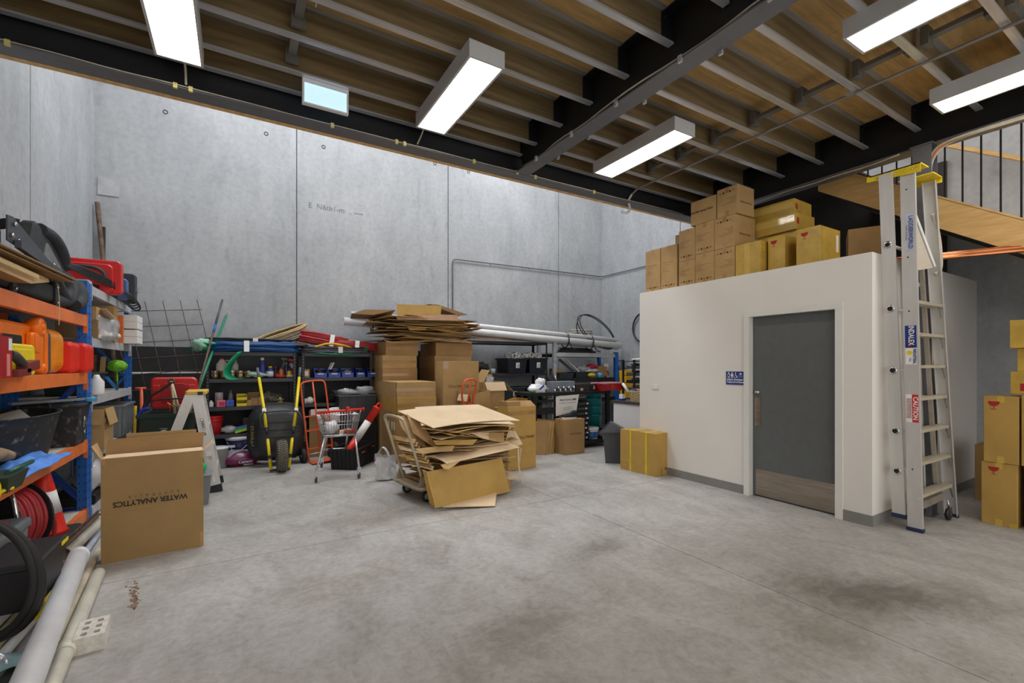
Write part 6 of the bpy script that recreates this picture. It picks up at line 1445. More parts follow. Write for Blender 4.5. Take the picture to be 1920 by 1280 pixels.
def basket():
    b0, b1 = 0.57, 0.84; bw0, bw1 = 0.20, 0.245; bd0, bd1 = 0.17, 0.21
    o = obj('basket', MB(), M_GALV, t)
    def P(s, q, f):   # side param
        return V(s*(bw0+(bw1-bw0)*f), q*(bd0+(bd1-bd0)*f), b0+(b1-b0)*f)
    n = 13
    for q in (-1, 1):
        for i in range(n+1):
            s = -1+2*i/n; obj('wire', MB().cyl(P(s, q, 0), P(s, q, 1), 0.0028, n=5), M_CHROME, o)
    for s in (-1, 1):
        for i in range(1, 8):
            q = -1+2*i/8; obj('wire', MB().cyl(P(s, q, 0), P(s, q, 1), 0.0028, n=5), M_CHROME, o)
    for i in range(n+1):
        s = -1+2*i/n; obj('wire', MB().cyl(P(s, -1, 0), P(s, 1, 0), 0.0028, n=5), M_CHROME, o)
    for f in (0, 0.5, 1):
        obj('hoop', MB().tube([P(-1, -1, f), P(1, -1, f), P(1, 1, f), P(-1, 1, f)], 0.006 if f != 0.5 else 0.0035, 6, closed=True), M_CHROME, o)
    o.data.from_pydata([tuple(P(-1, -1, 0)), tuple(P(1, -1, 0)), tuple(P(0, -1, 0)+V(0, 0, -0.001))], [], [(0, 1, 2)])
basket()
obj('under_rail', MB().tube([(-0.2, -0.17, 0.556), (0.2, -0.17, 0.556), (0.2, 0.17, 0.556), (-0.2, 0.17, 0.556)], 0.010, 8, closed=True), M_GALV, t)
hd = obj('handle', MB().cyl((-0.28, -0.235, 0.885), (0.28, -0.235, 0.905), 0.016, n=12), M_SRED, t)
for s in (-1, 1): obj('handle_stay', MB().cyl((s*0.24, -0.21, 0.84), (s*0.25, -0.235, 0.895), 0.009, n=8), M_CHROME, t); obj('handle_cap', MB().cyl((s*0.275, -0.235, 0.895+0.01*s), (s*0.292, -0.235, 0.895+0.01*s), 0.023, n=12), M_SRED, hd)
cl = obj('coin_lock', MB().rbox(0.055, -0.27, 0.865, 0.10, -0.215, 0.945, 0.012, 'y'), M_RED, t)
m = MB(); z = 0.86
while z > 0.62: m.ring((0.075, -0.25, z), 0.008, 0.002, 8, 4, 'x' if int(z*100) % 2 else 'y'); z -= 0.016
o = obj('coin_chain', m, M_CHROME, t); o['kind'] = 'stuff'
obj('coin_key', MB().rbox(0.065, -0.255, 0.585, 0.085, -0.24, 0.635, 0.005, 'y'), M_SRED, t)
solo('white_bag', MB().blob((1.09, 6.57, 0.66), (0.10, 0.12, 0.08), 14, 9, 0.25, 91, floor=0.575), M_BAG, 'white plastic bag lying in the wire basket', 'bag')
rnd = random.Random(6)
for k in range(7):
    x, y = 1.17+0.030*k, 6.46+rnd.uniform(-0.02, 0.12); mm = [M_BRASS, M_PAPER, M_RED, M_KRAFT4, M_BRASS, M_PAPER, M_RED][k]
    solo('small_fitting', MB().bx((x, y, 0.60), (0.05, 0.04, 0.045), (rnd.uniform(-20, 20), rnd.uniform(-20, 20), rnd.uniform(0, 90))), mm, ['brass block nearest the white bag', 'white block second from the bag', 'red block in the middle of the basket', 'pale carton piece', 'brass block near the coin key', 'white block near the right corner', 'red block in the right corner'][k]+' in the wire basket', 'fitting', 'small fittings in the wire basket')

# black crate with a bollard sticking out
t = ribbed_crate('open black crate on the floor behind the shopping trolley', (1.50, 7.12, 0), 0.40, 0.72, 0.30, M_BLACK, rz=-36, ribs=6, nm='black_crate', rib_y=9)
obj('orange_tab', MB().box(0.214, -0.22, 0.22, 0.218, -0.10, 0.235), M_ORED, t); obj('orange_tab', MB().box(0.214, 0.16, 0.24, 0.218, 0.26, 0.255), M_ORED, t)
t = thing('bollard', 'red and white traffic bollard leaning out of the black crate', 'bollard', (1.36, 7.10, 0.13), rot=(0, 36, 8))
obj('lower_tube', MB().lathe([(0.055, 0), (0.055, 0.30)], n=20), M_SRED, t); obj('white_band', MB().lathe([(0.056, 0.30), (0.056, 0.62), (0.05, 0.62)], n=20), M_PAPER, t)
obj('upper_tube', MB().lathe([(0.056, 0.62), (0.056, 0.84), (0.066, 0.845), (0.066, 0.87), (0.03, 0.88), (0, 0.88)], n=20), M_SRED, t)
obj('top_handle', MB().tube(smooth([(-0.035, 0, 0.87), (-0.035, 0, 0.945), (0.035, 0, 0.945), (0.035, 0, 0.87)], 2), 0.014, 8), M_SRED, t)
obj('foot_collar', MB().lathe([(0.075, -0.01), (0.075, 0.03), (0.055, 0.05)], n=20), M_SRED, t)

# carrier bag on the floor
t = thing('carrier_bag', 'white plastic carrier bag standing on the floor beside the cardboard trolley', 'bag', (1.69, 5.98, 0))
def bagf(u, v):
    a = u*2*math.pi; h = v*0.31
    rx, ry = 0.135*(1-0.15*v)+0.01*math.sin(3*a+4), 0.075*(1-0.45*v)
    n_ = noise.noise(Vector((math.cos(a)*2.2, math.sin(a)*2.2, v*3.5))); n2 = noise.noise(Vector((math.cos(a)*6, math.sin(a)*6, v*5)))
    k = 1+0.26*n_+0.16*n2+0.05*math.sin(11*a+4*v)
    if v < 0.02: k *= 0.6
    return (rx*math.cos(a)*k-0.03*v, ry*math.sin(a)*k, h+0.003+0.03*v*n_)
obj('body', MB().surf(bagf, 60, 24), M_BAG, t)
for dy in (-0.03, 0.03):
    ribbon([(-0.13, dy, 0.28), (-0.115, dy, 0.38), (-0.06, dy*0.6, 0.44), (-0.01, dy, 0.37), (0.02, dy, 0.285)], 0.035, M_BAG, t, (0.6, 0.7, 0.2), nm='handle')
obj('contents', MB().blob((0, 0, 0.10), (0.095, 0.06, 0.095), 14, 9, 0.15, 5, floor=0.004), M_PAPER, t)
# ------------------------------------------------------------------ cartons
def carton(label, x0, x1, y0, y1, z0, h, mm, tape=None, rz=0, nm='cardboard_box', tapeside='y', group=None, seam=True):
    """closed taped carton given by its footprint"""
    cx, cy = (x0+x1)/2, (y0+y1)/2; w, d = (x1-x0)/2, (y1-y0)/2
    t = thing(nm, label, 'box', (cx, cy, z0), rz, group=group)
    obj('body', MB().rbox(-w, -d, 0, w, d, h, 0.004, 'y', 2, 0.003), mm, t)
    tp = tape or M_TAPE; e = 0.0012
    if seam:
        if tapeside == 'y':      # seam along x on top, running down the x faces
            obj('tape_strip', MB().box(-w-e, -0.024, h-0.06, w+e, 0.024, h+e), tp, t)
            obj('tape_strip', MB().box(-w-e, -0.024, -0.0, w+e, 0.024, 0.06), tp, t)
        else:
            obj('tape_strip', MB().box(-0.024, -d-e, h-0.07, 0.024, d+e, h+e), tp, t)
            obj('tape_strip', MB().box(-0.024, -d-e, 0.0, 0.024, d+e, 0.07), tp, t)
    return t
def band_y(t, x0, x1, y, z0, z1, m1, nm='tape_strip'): return obj(nm, MB().box(x0, y-0.0015, z0, x1, y, z1), m1, t)
# big stack left of centre: back columns, then protruding lower cartons
XA, YA, YB_ = 2.08, 7.66, 8.56
stack = [
 ('top left carton of the big stack, carrying flattened cardboard', XA+0.06, 2.70, YA+0.02, YB_, 1.665, 0.235),
 ('wide left carton, second from the top of the big stack', XA, 2.67, YA, YB_, 1.445, 0.22),
 ('left carton of the big stack, third from the top, with a shiny strip', XA, 2.68, YA, YB_, 1.225, 0.22),
 ('rear left carton of the big stack, fourth from the top', XA, 2.68, YA, YB_, 1.0, 0.225),
 ('rear left carton of the big stack, fifth from the top', XA, 2.68, YA, YB_, 0.775, 0.225),
 ('rear left lowest carton of the big stack', XA, 2.68, YA, YB_, 0.0, 0.775),
 ('top right carton of the big stack, carrying flattened cardboard', 3.02, 3.74, YA, YB_-0.1, 1.665, 0.235),
 ('right carton, second from the top of the big stack', 3.00, 3.72, YA, YB_-0.1, 1.445, 0.22),
 ('right carton of the big stack, third from the top', 3.00, 3.72, YA, YB_-0.1, 1.225, 0.22),
 ('right lower carton of the big stack, behind the tall lettered one', 3.00, 3.72, YA, YB_-0.1, 0.0, 1.225),
]
for k, (lb, x0, x1, y0, y1, z0, h) in enumerate(stack):
    t = carton(lb, x0, x1, y0, y1, z0, h-0.001, [M_KRAFT5, M_KRAFT][k % 2], seam=False)
    w = (x1-x0)/2; d = (y1-y0)/2
    band_y(t, -w, w, -d, h*0.40, h*0.60, mat('kraft_tape', (170, 128, 72), 0.25, var=0.05, coat=0.4) if k in (2, 7) else mat('kraft_tape2', (164, 124, 72), 0.45))
solo('gap_board', MB().box(2.71, 7.75, 0, 2.98, 8.5, 1.2), M_KRAFT2, 'brown board closing the gap between the left and right carton columns', 'cardboard')
for k, (lb, y0, z0, h) in enumerate((('protruding upper carton at the front left of the big stack', 6.80, 1.005, 0.235), ('carton below the protruding one, front left of the big stack', 6.78, 0.765, 0.24))):
    t = carton(lb, 2.06, 2.68, y0, 7.64, z0, h-0.001, [M_KRAFT, M_KRAFT3][k], seam=False)
    band_y(t, -0.31, 0.31, -(7.64-y0)/2, h*0.38, h*0.62, MATS['kraft_tape']); obj('end_tape', MB().box(-0.312, -0.42, 0.0, -0.31, -0.37, h), M_TAPE, t)
t = carton('tall bottom carton with three white tags behind the bollard', 2.06, 2.66, 6.86, 7.64, 0.0, 0.764, M_KRAFT5, seam=False)
for y in (-0.34, -0.22, -0.05): obj('white_tag', MB().box(-0.302, y, 0.50, -0.30, y+0.045, 0.62), M_PAPER, t)
t = carton('big upright carton with lettering in front of the carton stack', 2.79, 3.42, 6.76, 7.10, 0.72, 0.84, M_KRAFT, seam=False)
text('WATER ANALYTICS', 0.056, M_INKB, t, (0.02, -0.172, 0.44), (90, 180, 0), sx=0.96, bold=0.001)
obj('edge_tape', MB().box(-0.315, -0.172, 0.72, -0.22, -0.17, 0.84), M_TAPE, t)
t = carton('plain carton under the big upright lettered one', 2.79, 3.42, 6.72, 7.10, 0.0, 0.719, M_KRAFT5)
obj('top_flap', MB(), M_KRAFT, t) if False else None

# ---- flattened cardboard: sheets as single things
def sheet(w, d, bend=0.0, fold=None, seed=0, th=0.006, sag=0.0, nu=8, nv=4, cut=0.0):
    rnd = random.Random(seed); a, b = rnd.uniform(-1, 1), rnd.uniform(-1, 1)
    def f(u, v):
        x, y = (u-0.5)*w, (v-0.5)*d
        z = bend*(x/w*2)**2+sag*(y/d*2)**2+0.010*a*math.sin(3*u+b)+0.008*b*math.sin(4*v+a)
        return (x+cut*y, y+cut*0.3*x, z)
    m = MB(); m.surf(f, nu, nv, smooth=False, thick=-th); return m
TN = ['Tan', 'Dark brown', 'Mid brown', 'Ochre', 'Pale']; TI = ['bottom', 'lower part', 'part just below the middle', 'part just above the middle', 'upper part', 'top']
KR = [M_KRAFT, M_KRAFT2, M_KRAFT5, M_KRAFT3, M_KRAFT4]
rnd = random.Random(42)
protos = []
z = 1.902
N = 38
for k in range(N):
    f = k/(N-1)
    w = rnd.uniform(1.1, 1.75)*(1-0.12*abs(f-0.5)); d = rnd.uniform(0.6, 0.85)
    x = 2.95+rnd.uniform(-0.24, 0.22)+(0.12 if f < 0.3 else 0)*rnd.random(); y = 7.96+rnd.uniform(-0.10, 0.08)
    o = solo('flattened_carton', sheet(w, d, bend=rnd.uniform(-0.02, 0.035), seed=k, sag=rnd.uniform(-0.015, 0.02), cut=rnd.uniform(-0.05, 0.05)), KR[(q_ := rnd.choice([0, 1, 1, 2, 2, 3, 0]))],
             TN[q_]+' flattened carton, '+TI[min(5, int(f*6))]+' of the high pile', 'cardboard', 'flattened cartons on the big stack', loc=(x, y, z+0.010), rot=(rnd.uniform(-1.6, 1.2), rnd.uniform(-2.4, 2.2), rnd.uniform(-13, 13)))
    z += 0.0108
def flap(lb, pts, mm, vec=(0, 0, 0.006), nm='flattened_carton', group='flattened cartons on the big stack'):
    return solo(nm, MB().prism(pts, vec), mm, lb, 'cardboard', group)
flap('topmost ochre flattened carton of the high pile, its side standing up', [at(744, 570, y=7.62), at(828, 573, y=7.62), at(826, 592, y=7.60), at(745, 592, y=7.60)], M_KRAFT3, (0, 0.006, 0))
flap('dark flattened carton tipped down to the right off the high pile', [at(805, 570, y=7.7), at(822, 571, y=7.7), at(878, 590, y=7.7), at(862, 592, y=7.7)], M_KRAFT2, (0, 0.55, 0.02))
flap('dark sheet poking far out to the left of the high pile', [at(659, 588, y=7.75), at(684, 580, y=7.75), at(742, 581, y=7.75), at(700, 590, y=7.75)], M_KRAFT2, (0.1, 0.6, -0.02))
flap('broad pinkish tan panel folded over the front of the high pile', [at(742, 592, y=7.54), at(745, 599, y=7.53), at(860, 601, y=7.53), at(857, 590, y=7.54), at(800, 589, y=7.54)], mat('cardboard_pinkish', (186, 148, 118), 0.75), (0, 0.006, 0))
flap('yellow-brown panel edge in the middle of the high pile', [at(763, 611, y=7.55), at(768, 619, y=7.54), at(800, 619, y=7.54), at(797, 614, y=7.55)], M_KRAFT3, (0, 0.006, 0))
flap('yellow-brown panel edge at the right of the high pile', [at(800, 615, y=7.56), at(835, 617, y=7.56), at(872, 624, y=7.6), at(870, 628, y=7.6), at(833, 622, y=7.56)], M_KRAFT3, (0, 0.006, 0))
flap('torn pale edge along the bottom front of the high pile', [at(762, 628, y=7.6), at(800, 632, y=7.6), at(860, 636, y=7.6), at(886, 641, y=7.6), at(884, 644, y=7.6), at(820, 638, y=7.6), at(770, 634, y=7.6)], M_KRAFT4, (0, 0.006, 0))
flap('brown panel sagging along the bottom left of the high pile', [at(718, 636, y=7.58), at(735, 640, y=7.57), at(790, 638, y=7.57), at(812, 634, y=7.58), at(812, 638, y=7.57), at(775, 644, y=7.57), at(730, 643, y=7.57)], M_KRAFT5, (0, 0.006, 0))

# ---- platform trolley with its cardboard load
PT = thing('platform_trolley', 'cream platform trolley with a folding tube handle, loaded with flattened cartons', 'trolley', (1.66, 5.0, 0), 9)
obj('deck', MB().rbox(-0.05, -0.32, 0.155, 0.92, 0.32, 0.18, 0.05, 'z', 5, 0.005), M_CREAM, PT)
obj('deck_bumper', MB().tube(smooth([(0.9, -0.33, 0.165), (0.0, -0.335, 0.165), (-0.06, -0.31, 0.165), (-0.06, 0.31, 0.165), (0.0, 0.335, 0.165), (0.9, 0.33, 0.165)], 2), 0.014, 8), mat('worn_cream', (150, 138, 118), 0.6, var=0.15), PT)
hp = smooth([(0.05, -0.24, 0.18), (-0.17, -0.25, 0.86), (-0.21, -0.21, 0.945), (-0.21, 0.21, 0.945), (-0.17, 0.25, 0.86), (0.05, 0.24, 0.18)], 3)
obj('handle', MB().tube(hp, 0.016, 10), M_CREAM, PT)
for s in (-1, 1):
    obj('hinge_plate', MB().prism([(-0.04, s*0.27, 0.175), (0.10, s*0.27, 0.175), (0.07, s*0.27, 0.26), (0.0, s*0.27, 0.30)], (0, -s*0.012, 0)), MATS['worn_cream'], PT)
    for x in (0.09, 0.80):
        wh = obj('wheel', MB().lathe([(0.02, -0.016), (0.05, -0.018), (0.062, -0.010), (0.062, 0.010), (0.05, 0.018), (0.02, 0.016)], (x, s*0.23, 0.063), 18, 'y'), M_RUBBER, PT)
        obj('hub', MB().lathe([(0, -0.019), (0.04, -0.017), (0.04, 0.017), (0, 0.019)], (x, s*0.23, 0.063), 14, 'y'), mat('hub_green', (126, 150, 130), 0.5), wh)
        obj('fork', MB().prism([(x-0.04, s*0.23-0.025, 0.15), (x+0.04, s*0.23-0.025, 0.15), (x+0.012, s*0.23-0.025, 0.05), (x-0.012, s*0.23-0.025, 0.05)], (0, 0.05, 0)), M_GALV, PT) if False else obj('fork', MB().bx((x, s*0.23, 0.14), (0.05, 0.06, 0.03)), M_GALV, PT)
# load: lower chaos, middle, and the large pale sheet on top
rnd = random.Random(77)
z = 0.186; N = 26
for k in range(N):
    f = k/(N-1); w = rnd.uniform(0.75, 1.05)*(1.0+0.25*f); d = rnd.uniform(0.55, 0.72)*(1+0.25*f)
    x = 2.24+rnd.uniform(-0.08, 0.08)+0.14*f; y = 5.14+rnd.uniform(-0.07, 0.07)-0.02*f
    solo('flattened_carton', sheet(w, d, bend=rnd.uniform(-0.03, 0.05)*(0.4+f), seed=100+k, sag=rnd.uniform(-0.03, 0.02), cut=rnd.uniform(-0.10, 0.10)), KR[(q_ := rnd.choice([0, 0, 4, 2, 2, 3, 1, 4]))],
         TN[q_]+' flattened carton, '+TI[min(5, int(f*6))]+' of the trolley load', 'cardboard', 'flattened cartons on the platform trolley', loc=(x, y, z+0.012), rot=(rnd.uniform(-3, 2), rnd.uniform(-2.5, 3), 9+rnd.uniform(-12, 12)))
    z += 0.0225
G2 = 'flattened cartons on the platform trolley'
def quad(lb, pts, mm, nu=8, nv=6, bulge=0.0, th=0.007, cat='cardboard', nm='flattened_carton', group=G2, wav=0.0):
    """bent sheet through four corner points (a b / d c)"""
    a, b, c, d = [Vector(p) for p in pts]; n_ = (b-a).cross(d-a).normalized()
    def f(u, v):
        p = a.lerp(b, u).lerp(d.lerp(c, u), v); return p+n_*(bulge*4*u*(1-u)*(0.5+v*0.5)+wav*math.sin(5*u+3*v)*0.5)
    m = MB(); m.surf(f, nu, nv, smooth=False, thick=th); return solo(nm, m, mm, lb, cat, group)
quad('largest pale sheet lying on top of the trolley load', [at(746, 771, z=0.925), at(897, 759, z=0.955), at(975, 789, z=0.80), at(812, 803, z=0.82)], M_KRAFT4, 14, 10, bulge=-0.03)
quad('pale sheet with a torn corner just under the top one', [at(778, 764, z=0.93), at(900, 760, z=0.93), at(965, 796, z=0.785), at(790, 798, z=0.83)], M_KRAFT4, 8, 6, bulge=-0.02)
quad('curled edge of cardboard bulging beside the trolley handle', [at(745, 778, y=5.40), at(760, 776, y=5.42), at(800, 838, y=4.95), at(752, 800, y=5.1)], M_KRAFT, 6, 8, bulge=0.05)
quad('dark folded panel under the curled edge by the handle', [at(762, 776, y=5.3), at(792, 795, y=5.0), at(822, 842, y=4.7), at(775, 812, y=5.0)], M_KRAFT5, 6, 8, bulge=0.04)
quad('wide tan panel drooping at the front of the trolley load', [at(790, 803, y=4.72), at(944, 812, y=4.82), at(946, 830, y=4.74), at(868, 812, y=4.65)], M_KRAFT, 8, 5, bulge=0.01)
quad('pale folded flap on the right part of the trolley load', [at(882, 812, y=4.68), at(944, 812, y=4.9), at(945, 830, y=4.85), at(905, 822, y=4.66)], M_KRAFT4, 5, 4)
quad('large pale wedge panel sticking out low at the right of the load', [at(975, 838, z=0.52), at(930, 824, z=0.60), at(800, 855, z=0.50), at(838, 869, z=0.46)], M_KRAFT4, 10, 6, bulge=0.02)
quad('curved pale side panel at the right end of the load', [at(955, 800, y=4.92), at(962, 803, y=5.2), at(979, 832, y=5.1), at(944, 838, y=4.75)], M_KRAFT4, 6, 6, bulge=-0.03)
quad('tan panel under the wedge, front middle of the load', [at(812, 826, y=4.70), at(895, 824, y=4.64), at(886, 834, y=4.62), at(818, 834, y=4.66)], M_KRAFT3, 6, 3)
quad('tan panel at mid height on the left front of the load', [at(778, 842, y=4.78), at(852, 836, y=4.62), at(848, 846, y=4.60), at(792, 852, y=4.66)], M_KRAFT, 6, 3, bulge=-0.01)
quad('big ochre panel hanging down in front of the trolley deck', [at(800, 884, y=4.49), at(940, 858, y=4.66), at(956, 921, y=4.60), at(817, 952, y=4.44)], M_KRAFT3, 14, 8, bulge=-0.025, wav=0.006)
quad('bright folded side strip of the hanging ochre panel', [at(793, 880, y=4.56), at(801, 884, y=4.485), at(818, 953, y=4.435), at(806, 942, y=4.55)], mat('cardboard_yellowish', (208, 164, 74), 0.5), 3, 8)
quad('small brown flap poking above the hanging ochre panel', [at(826, 872, y=4.52), at(862, 865, y=4.50), at(842, 881, y=4.42), at(832, 879, y=4.42)], M_KRAFT, 3, 3)
quad('brown panel end peeking at the lower right of the load', [at(948, 896, y=4.75), at(959, 902, y=4.8), at(957, 914, y=4.78), at(946, 925, y=4.72)], M_KRAFT5, 3, 3)
quad('pale sheet touching the floor under the hanging panel', [at(830, 951, z=0.03), at(890, 930, z=0.05), at(932, 920, z=0.05), at(928, 949, z=0.01)], M_KRAFT4, 4, 4)
quad('pale sheet lying on the floor behind the load', [at(945, 880, z=0.12), at(973, 895, z=0.04), at(955, 899, z=0.02), at(944, 893, z=0.03)], M_KRAFT4, 4, 4)
for k in range(9):
    f = k/8; u0 = 742+34*f; v0 = 815+52*f
    quad(['thin brown flap end, first from the top', 'second flap end from the top', 'third flap end', 'fourth flap end', 'fifth, middle flap end', 'sixth flap end', 'seventh flap end', 'eighth flap end', 'lowest flap end'][k]+' behind the trolley handle',
         [at(u0-8+4*(k % 3), v0, y=5.35-0.45*f), at(u0+38, v0+8, y=4.95-0.3*f), at(u0+36, v0+16, y=4.9-0.3*f), at(u0-4, v0+8, y=5.3-0.45*f)], KR[(k*3) % 5], 4, 3, bulge=-0.02)
t = thing('packing_strap', 'narrow pale strap looping down from the load to the floor', 'strap', (0, 0, 0))
pp = smooth([at(972, 840, y=4.95), at(972, 862, y=4.9), at(974, 885, y=4.86), at(981, 906, y=4.8)], 2); q0 = Vector(pp[0])
t.location = q0
ribbon([p-q0 for p in pp], 0.022, M_KRAFT4, t, (0.9, -0.2, 0))
pp = smooth([at(977, 840, y=4.95), at(975, 858, y=4.92), at(973, 878, y=4.90)], 2); ribbon([p-q0 for p in pp], 0.012, M_KRAFT4, t, (0.9, -0.2, 0))

# second orange hand truck behind the trolley
t = thing('hand_truck', 'orange hand truck with a bent handle behind the cardboard load', 'hand truck', (3.03, 6.32, 0), 20)
obj('frame_tube', MB().tube(smooth([(-0.06, 0.10, 0.05), (-0.07, 0.06, 0.92), (-0.16, 0.0, 1.06), (-0.16, -0.04, 1.22), (-0.12, -0.05, 1.285), (0.10, -0.05, 1.285), (0.13, -0.03, 1.20), (0.13, 0.05, 0.92), (0.13, 0.10, 0.05)], 2), 0.016, 8), M_ORED, t)
obj('centre_tube', MB().tube([(0.0, -0.05, 1.28), (0.0, 0.0, 1.05), (0.01, 0.05, 0.9)], 0.013, 8), M_ORED, t)
for z in (0.90, 0.5, 0.2): obj('cross_bar', MB().bar((-0.07, 0.07, z), (0.13, 0.07, z), 0.012, 0.04), M_ORED, t)
obj('toe_plate', MB().box(-0.17, -0.12, 0.02, 0.17, 0.09, 0.03), M_ORED, t)
for s in (-1, 1): obj('wheel', MB().lathe([(0.02, -0.025), (0.09, -0.03), (0.11, 0), (0.09, 0.03), (0.02, 0.025)], (s*0.24, 0.14, 0.111), 20, 'x'), M_RUBBER, t)

# open cartons between the stack and the tall rack
t = ocarton('open carton with flaps up, holding white packing, right of the big stack', (3.86, 7.25, 0.0), 0.42, 0.42, 1.20, M_KRAFT)
obj('flap', MB().prism([(-0.21, -0.21, 1.20), (-0.21, 0.18, 1.20), (-0.06, 0.16, 1.42), (-0.08, -0.19, 1.41)], (0.004, 0, 0)), M_KRAFT, t)
obj('flap', MB().prism([(0.21, -0.21, 1.20), (0.21, 0.2, 1.20), (0.40, 0.14, 1.04), (0.39, -0.24, 1.02)], (0.0, 0, 0.005)), M_KRAFT4, t)
obj('flap', MB().prism([(-0.205, 0.21, 1.20), (0.205, 0.21, 1.20), (0.20, 0.23, 1.33), (-0.20, 0.23, 1.33)], (0, 0.004, 0)), M_KRAFT5, t)
obj('flap', MB().prism([(-0.19, -0.212, 1.20), (0.205, -0.212, 1.20), (0.23, -0.26, 1.05), (-0.16, -0.26, 1.05)], (0, -0.004, 0)), M_KRAFT4, t)
solo('packing_foam', MB().bx((3.84, 7.22, 1.15), (0.16, 0.05, 0.30), (0, 12, 10)), mat('spotted_white', (214, 212, 220), 0.7, var=0.2, scale=50), 'white spotted packing piece inside the open carton', 'packing')
t = thing('cardboard_box', 'slumped open carton leaning behind the orange hand truck', 'box', (3.42, 6.62, 0), rot=(0, -9, 10))
x, y, h = 0.20, 0.15, 1.08
for nm, b in (('front_panel', (-x, -y, 0, x, -y+0.005, h)), ('rear_panel', (-x, y-0.005, 0, x, y, h+0.06)), ('side_panel', (-x, -y, 0, -x+0.005, y, h)), ('side_panel', (x-0.005, -y, 0, x, y, h))): obj(nm, MB().box(*b), M_KRAFT, t)
obj('flap', MB().prism([(-x, -y, h), (-x, y, h), (-x-0.06, y-0.02, h-0.09), (-x-0.05, -y, h-0.10)], (0, 0, 0.004)), M_KRAFT4, t)
t = carton('tan carton with folded top and lettering, right of the trolley load', 3.27, 3.76, 5.58, 5.86, 0, 0.90, M_KRAFT3, seam=False, rz=3)
obj('top_fold', MB().prism([(-0.24, -0.14, 0.90), (0.24, -0.14, 0.90), (0.22, -0.04, 0.975), (-0.22, -0.04, 0.985)], (0, 0.005, 0)), M_KRAFT5, t)
obj('top_fold', MB().prism([(-0.245, 0.10, 0.90), (0.245, 0.10, 0.90), (0.20, 0.0, 1.0), (-0.02, 0.02, 1.03), (-0.22, -0.02, 0.985)], (0, 0.005, 0)), M_KRAFT3, t)
obj('top_fold', MB().box(-0.24, -0.12, 0.90, -0.02, 0.1, 0.975), M_KRAFT5, t)
obj('tape_strip', MB().box(-0.245, -0.1415, 0.78, 0.245, -0.14, 0.84), MATS['kraft_tape2'], t)
text('ANALYTICS', 0.062, M_INK, t, (0.06, -0.1425, 0.46), (90, 180, 0), sx=0.95)
carton('carton top showing behind the tan lettered carton', 3.50, 3.9, 6.1, 6.4, 0, 0.83, M_KRAFT5, seam=False)
# four folded cartons leaning
for k in range(4):
    m = MB(); m.prism([(0, 0, 0), (0.42, -0.26, 0), (0.40, -0.30, 0.60), (0, 0, 0.60)], (0.028, 0.03, 0))
    o = solo('folded_carton', m, [M_KRAFT5, M_KRAFT, M_KRAFT3, M_KRAFT][k], ['frontmost folded carton, broad brown face,', 'second folded carton', 'third folded carton', 'rearmost folded carton'][k]+' leaning against the black bench', 'cardboard', 'folded cartons leaning on the bench', loc=(3.98+0.085*k, 6.52+0.035*k, 0.0), rot=(-2, 9, 0))
# carton with the trainers
t = carton('brown carton carrying black trainers before the black bench', 4.66, 5.10, 6.08, 6.34, 0, 0.585, M_KRAFT5, rz=0)
text('WATER ANALYTICS', 0.028, M_INKB, t, (0.02, -0.132, 0.34), (90, 0, 0), bold=0.001)
obj('side_print', MB().box(-0.2215, -0.10, 0.30, -0.22, 0.08, 0.304), M_INKB, t)
def shoe(label, loc, rz, group):
    t = thing('trainer', label, 'shoe', loc, rz, group=group)
    def sole(u, v):
        a = u*2*math.pi; return (0.135*math.cos(a), 0.045*math.sin(a)*(1-0.22*math.cos(a-0.0)*-1*0.6), 0)
    pts = [(0.135*math.cos(2*math.pi*i/20), 0.045*math.sin(2*math.pi*i/20)*(1+0.15*math.cos(2*math.pi*i/20)), 0.0) for i in range(20)]
    obj('sole', MB().prism(pts, (0, 0, 0.032)), M_PAPER, t)
    def up(u, v):
        a = u*math.pi; x = -0.13+0.255*v; w = 0.042*(1+0.12*math.sin(3*v))*(1 if v < 0.9 else 0.75); h = 0.085-0.05*v**1.3 if v > 0.35 else 0.078+0.02*math.sin(v*6)
        return (x, w*math.cos(a), 0.030+h*abs(math.sin(a))**0.8)
    obj('upper', MB().surf(up, 12, 12), M_MATT, t)
    for k in range(3): obj('lace', MB().cyl((0.0+0.022*k, -0.02, 0.082-0.008*k), (0.008+0.022*k, 0.02, 0.082-0.008*k), 0.004, n=6), M_PAPER, t)
    obj('side_flash', MB().prism([(-0.04, -0.0435, 0.035), (0.05, -0.046, 0.055), (-0.05, -0.042, 0.05)], (0, -0.002, 0)), M_PAPER, t)
    obj('ankle_collar', MB().ring((-0.075, 0, 0.10), 0.035, 0.010, 16, 6, 'z'), M_MATT, t)
    return t
shoe('black trainer with white sole on the carton, nearer the carton front edge', (4.82, 6.15, 0.588), 172, None)
shoe('second black trainer with white flash lying behind the first', (4.96, 6.25, 0.588), 195, None)

# ------------------------------------------------------------------ black work bench with shelves
BX0, BX1, BY0, BY1, BZ = 4.24, 6.0, 6.40, 6.98, 1.02
t = thing('work_bench', 'black steel work bench with shelf and white company sign on its end', 'bench', ((BX0+BX1)/2, (BY0+BY1)/2, 0)); ox, oy = (BX0+BX1)/2, (BY0+BY1)/2
obj('worktop', MB().box(BX0-ox, BY0-oy, BZ-0.05, BX1-ox, BY1-oy, BZ), M_MATT, t)
obj('lower_shelf', MB().box(4.78-ox, BY0-oy, 0.10, BX1-ox, BY1-oy, 0.14), M_MATT, t); obj('shelf_rail', MB().box(4.78-ox, BY0-0.006-oy, 0.06, BX1-ox, BY0-oy, 0.145), M_MATT, t)
for x in (4.30, 4.76, 5.94):
    for y in (BY0+0.03, BY1-0.03): obj('leg', MB().box(x-0.035-ox, y-0.03-oy, 0, x+0.035-ox, y+0.03-oy, BZ-0.05), M_MATT, t)
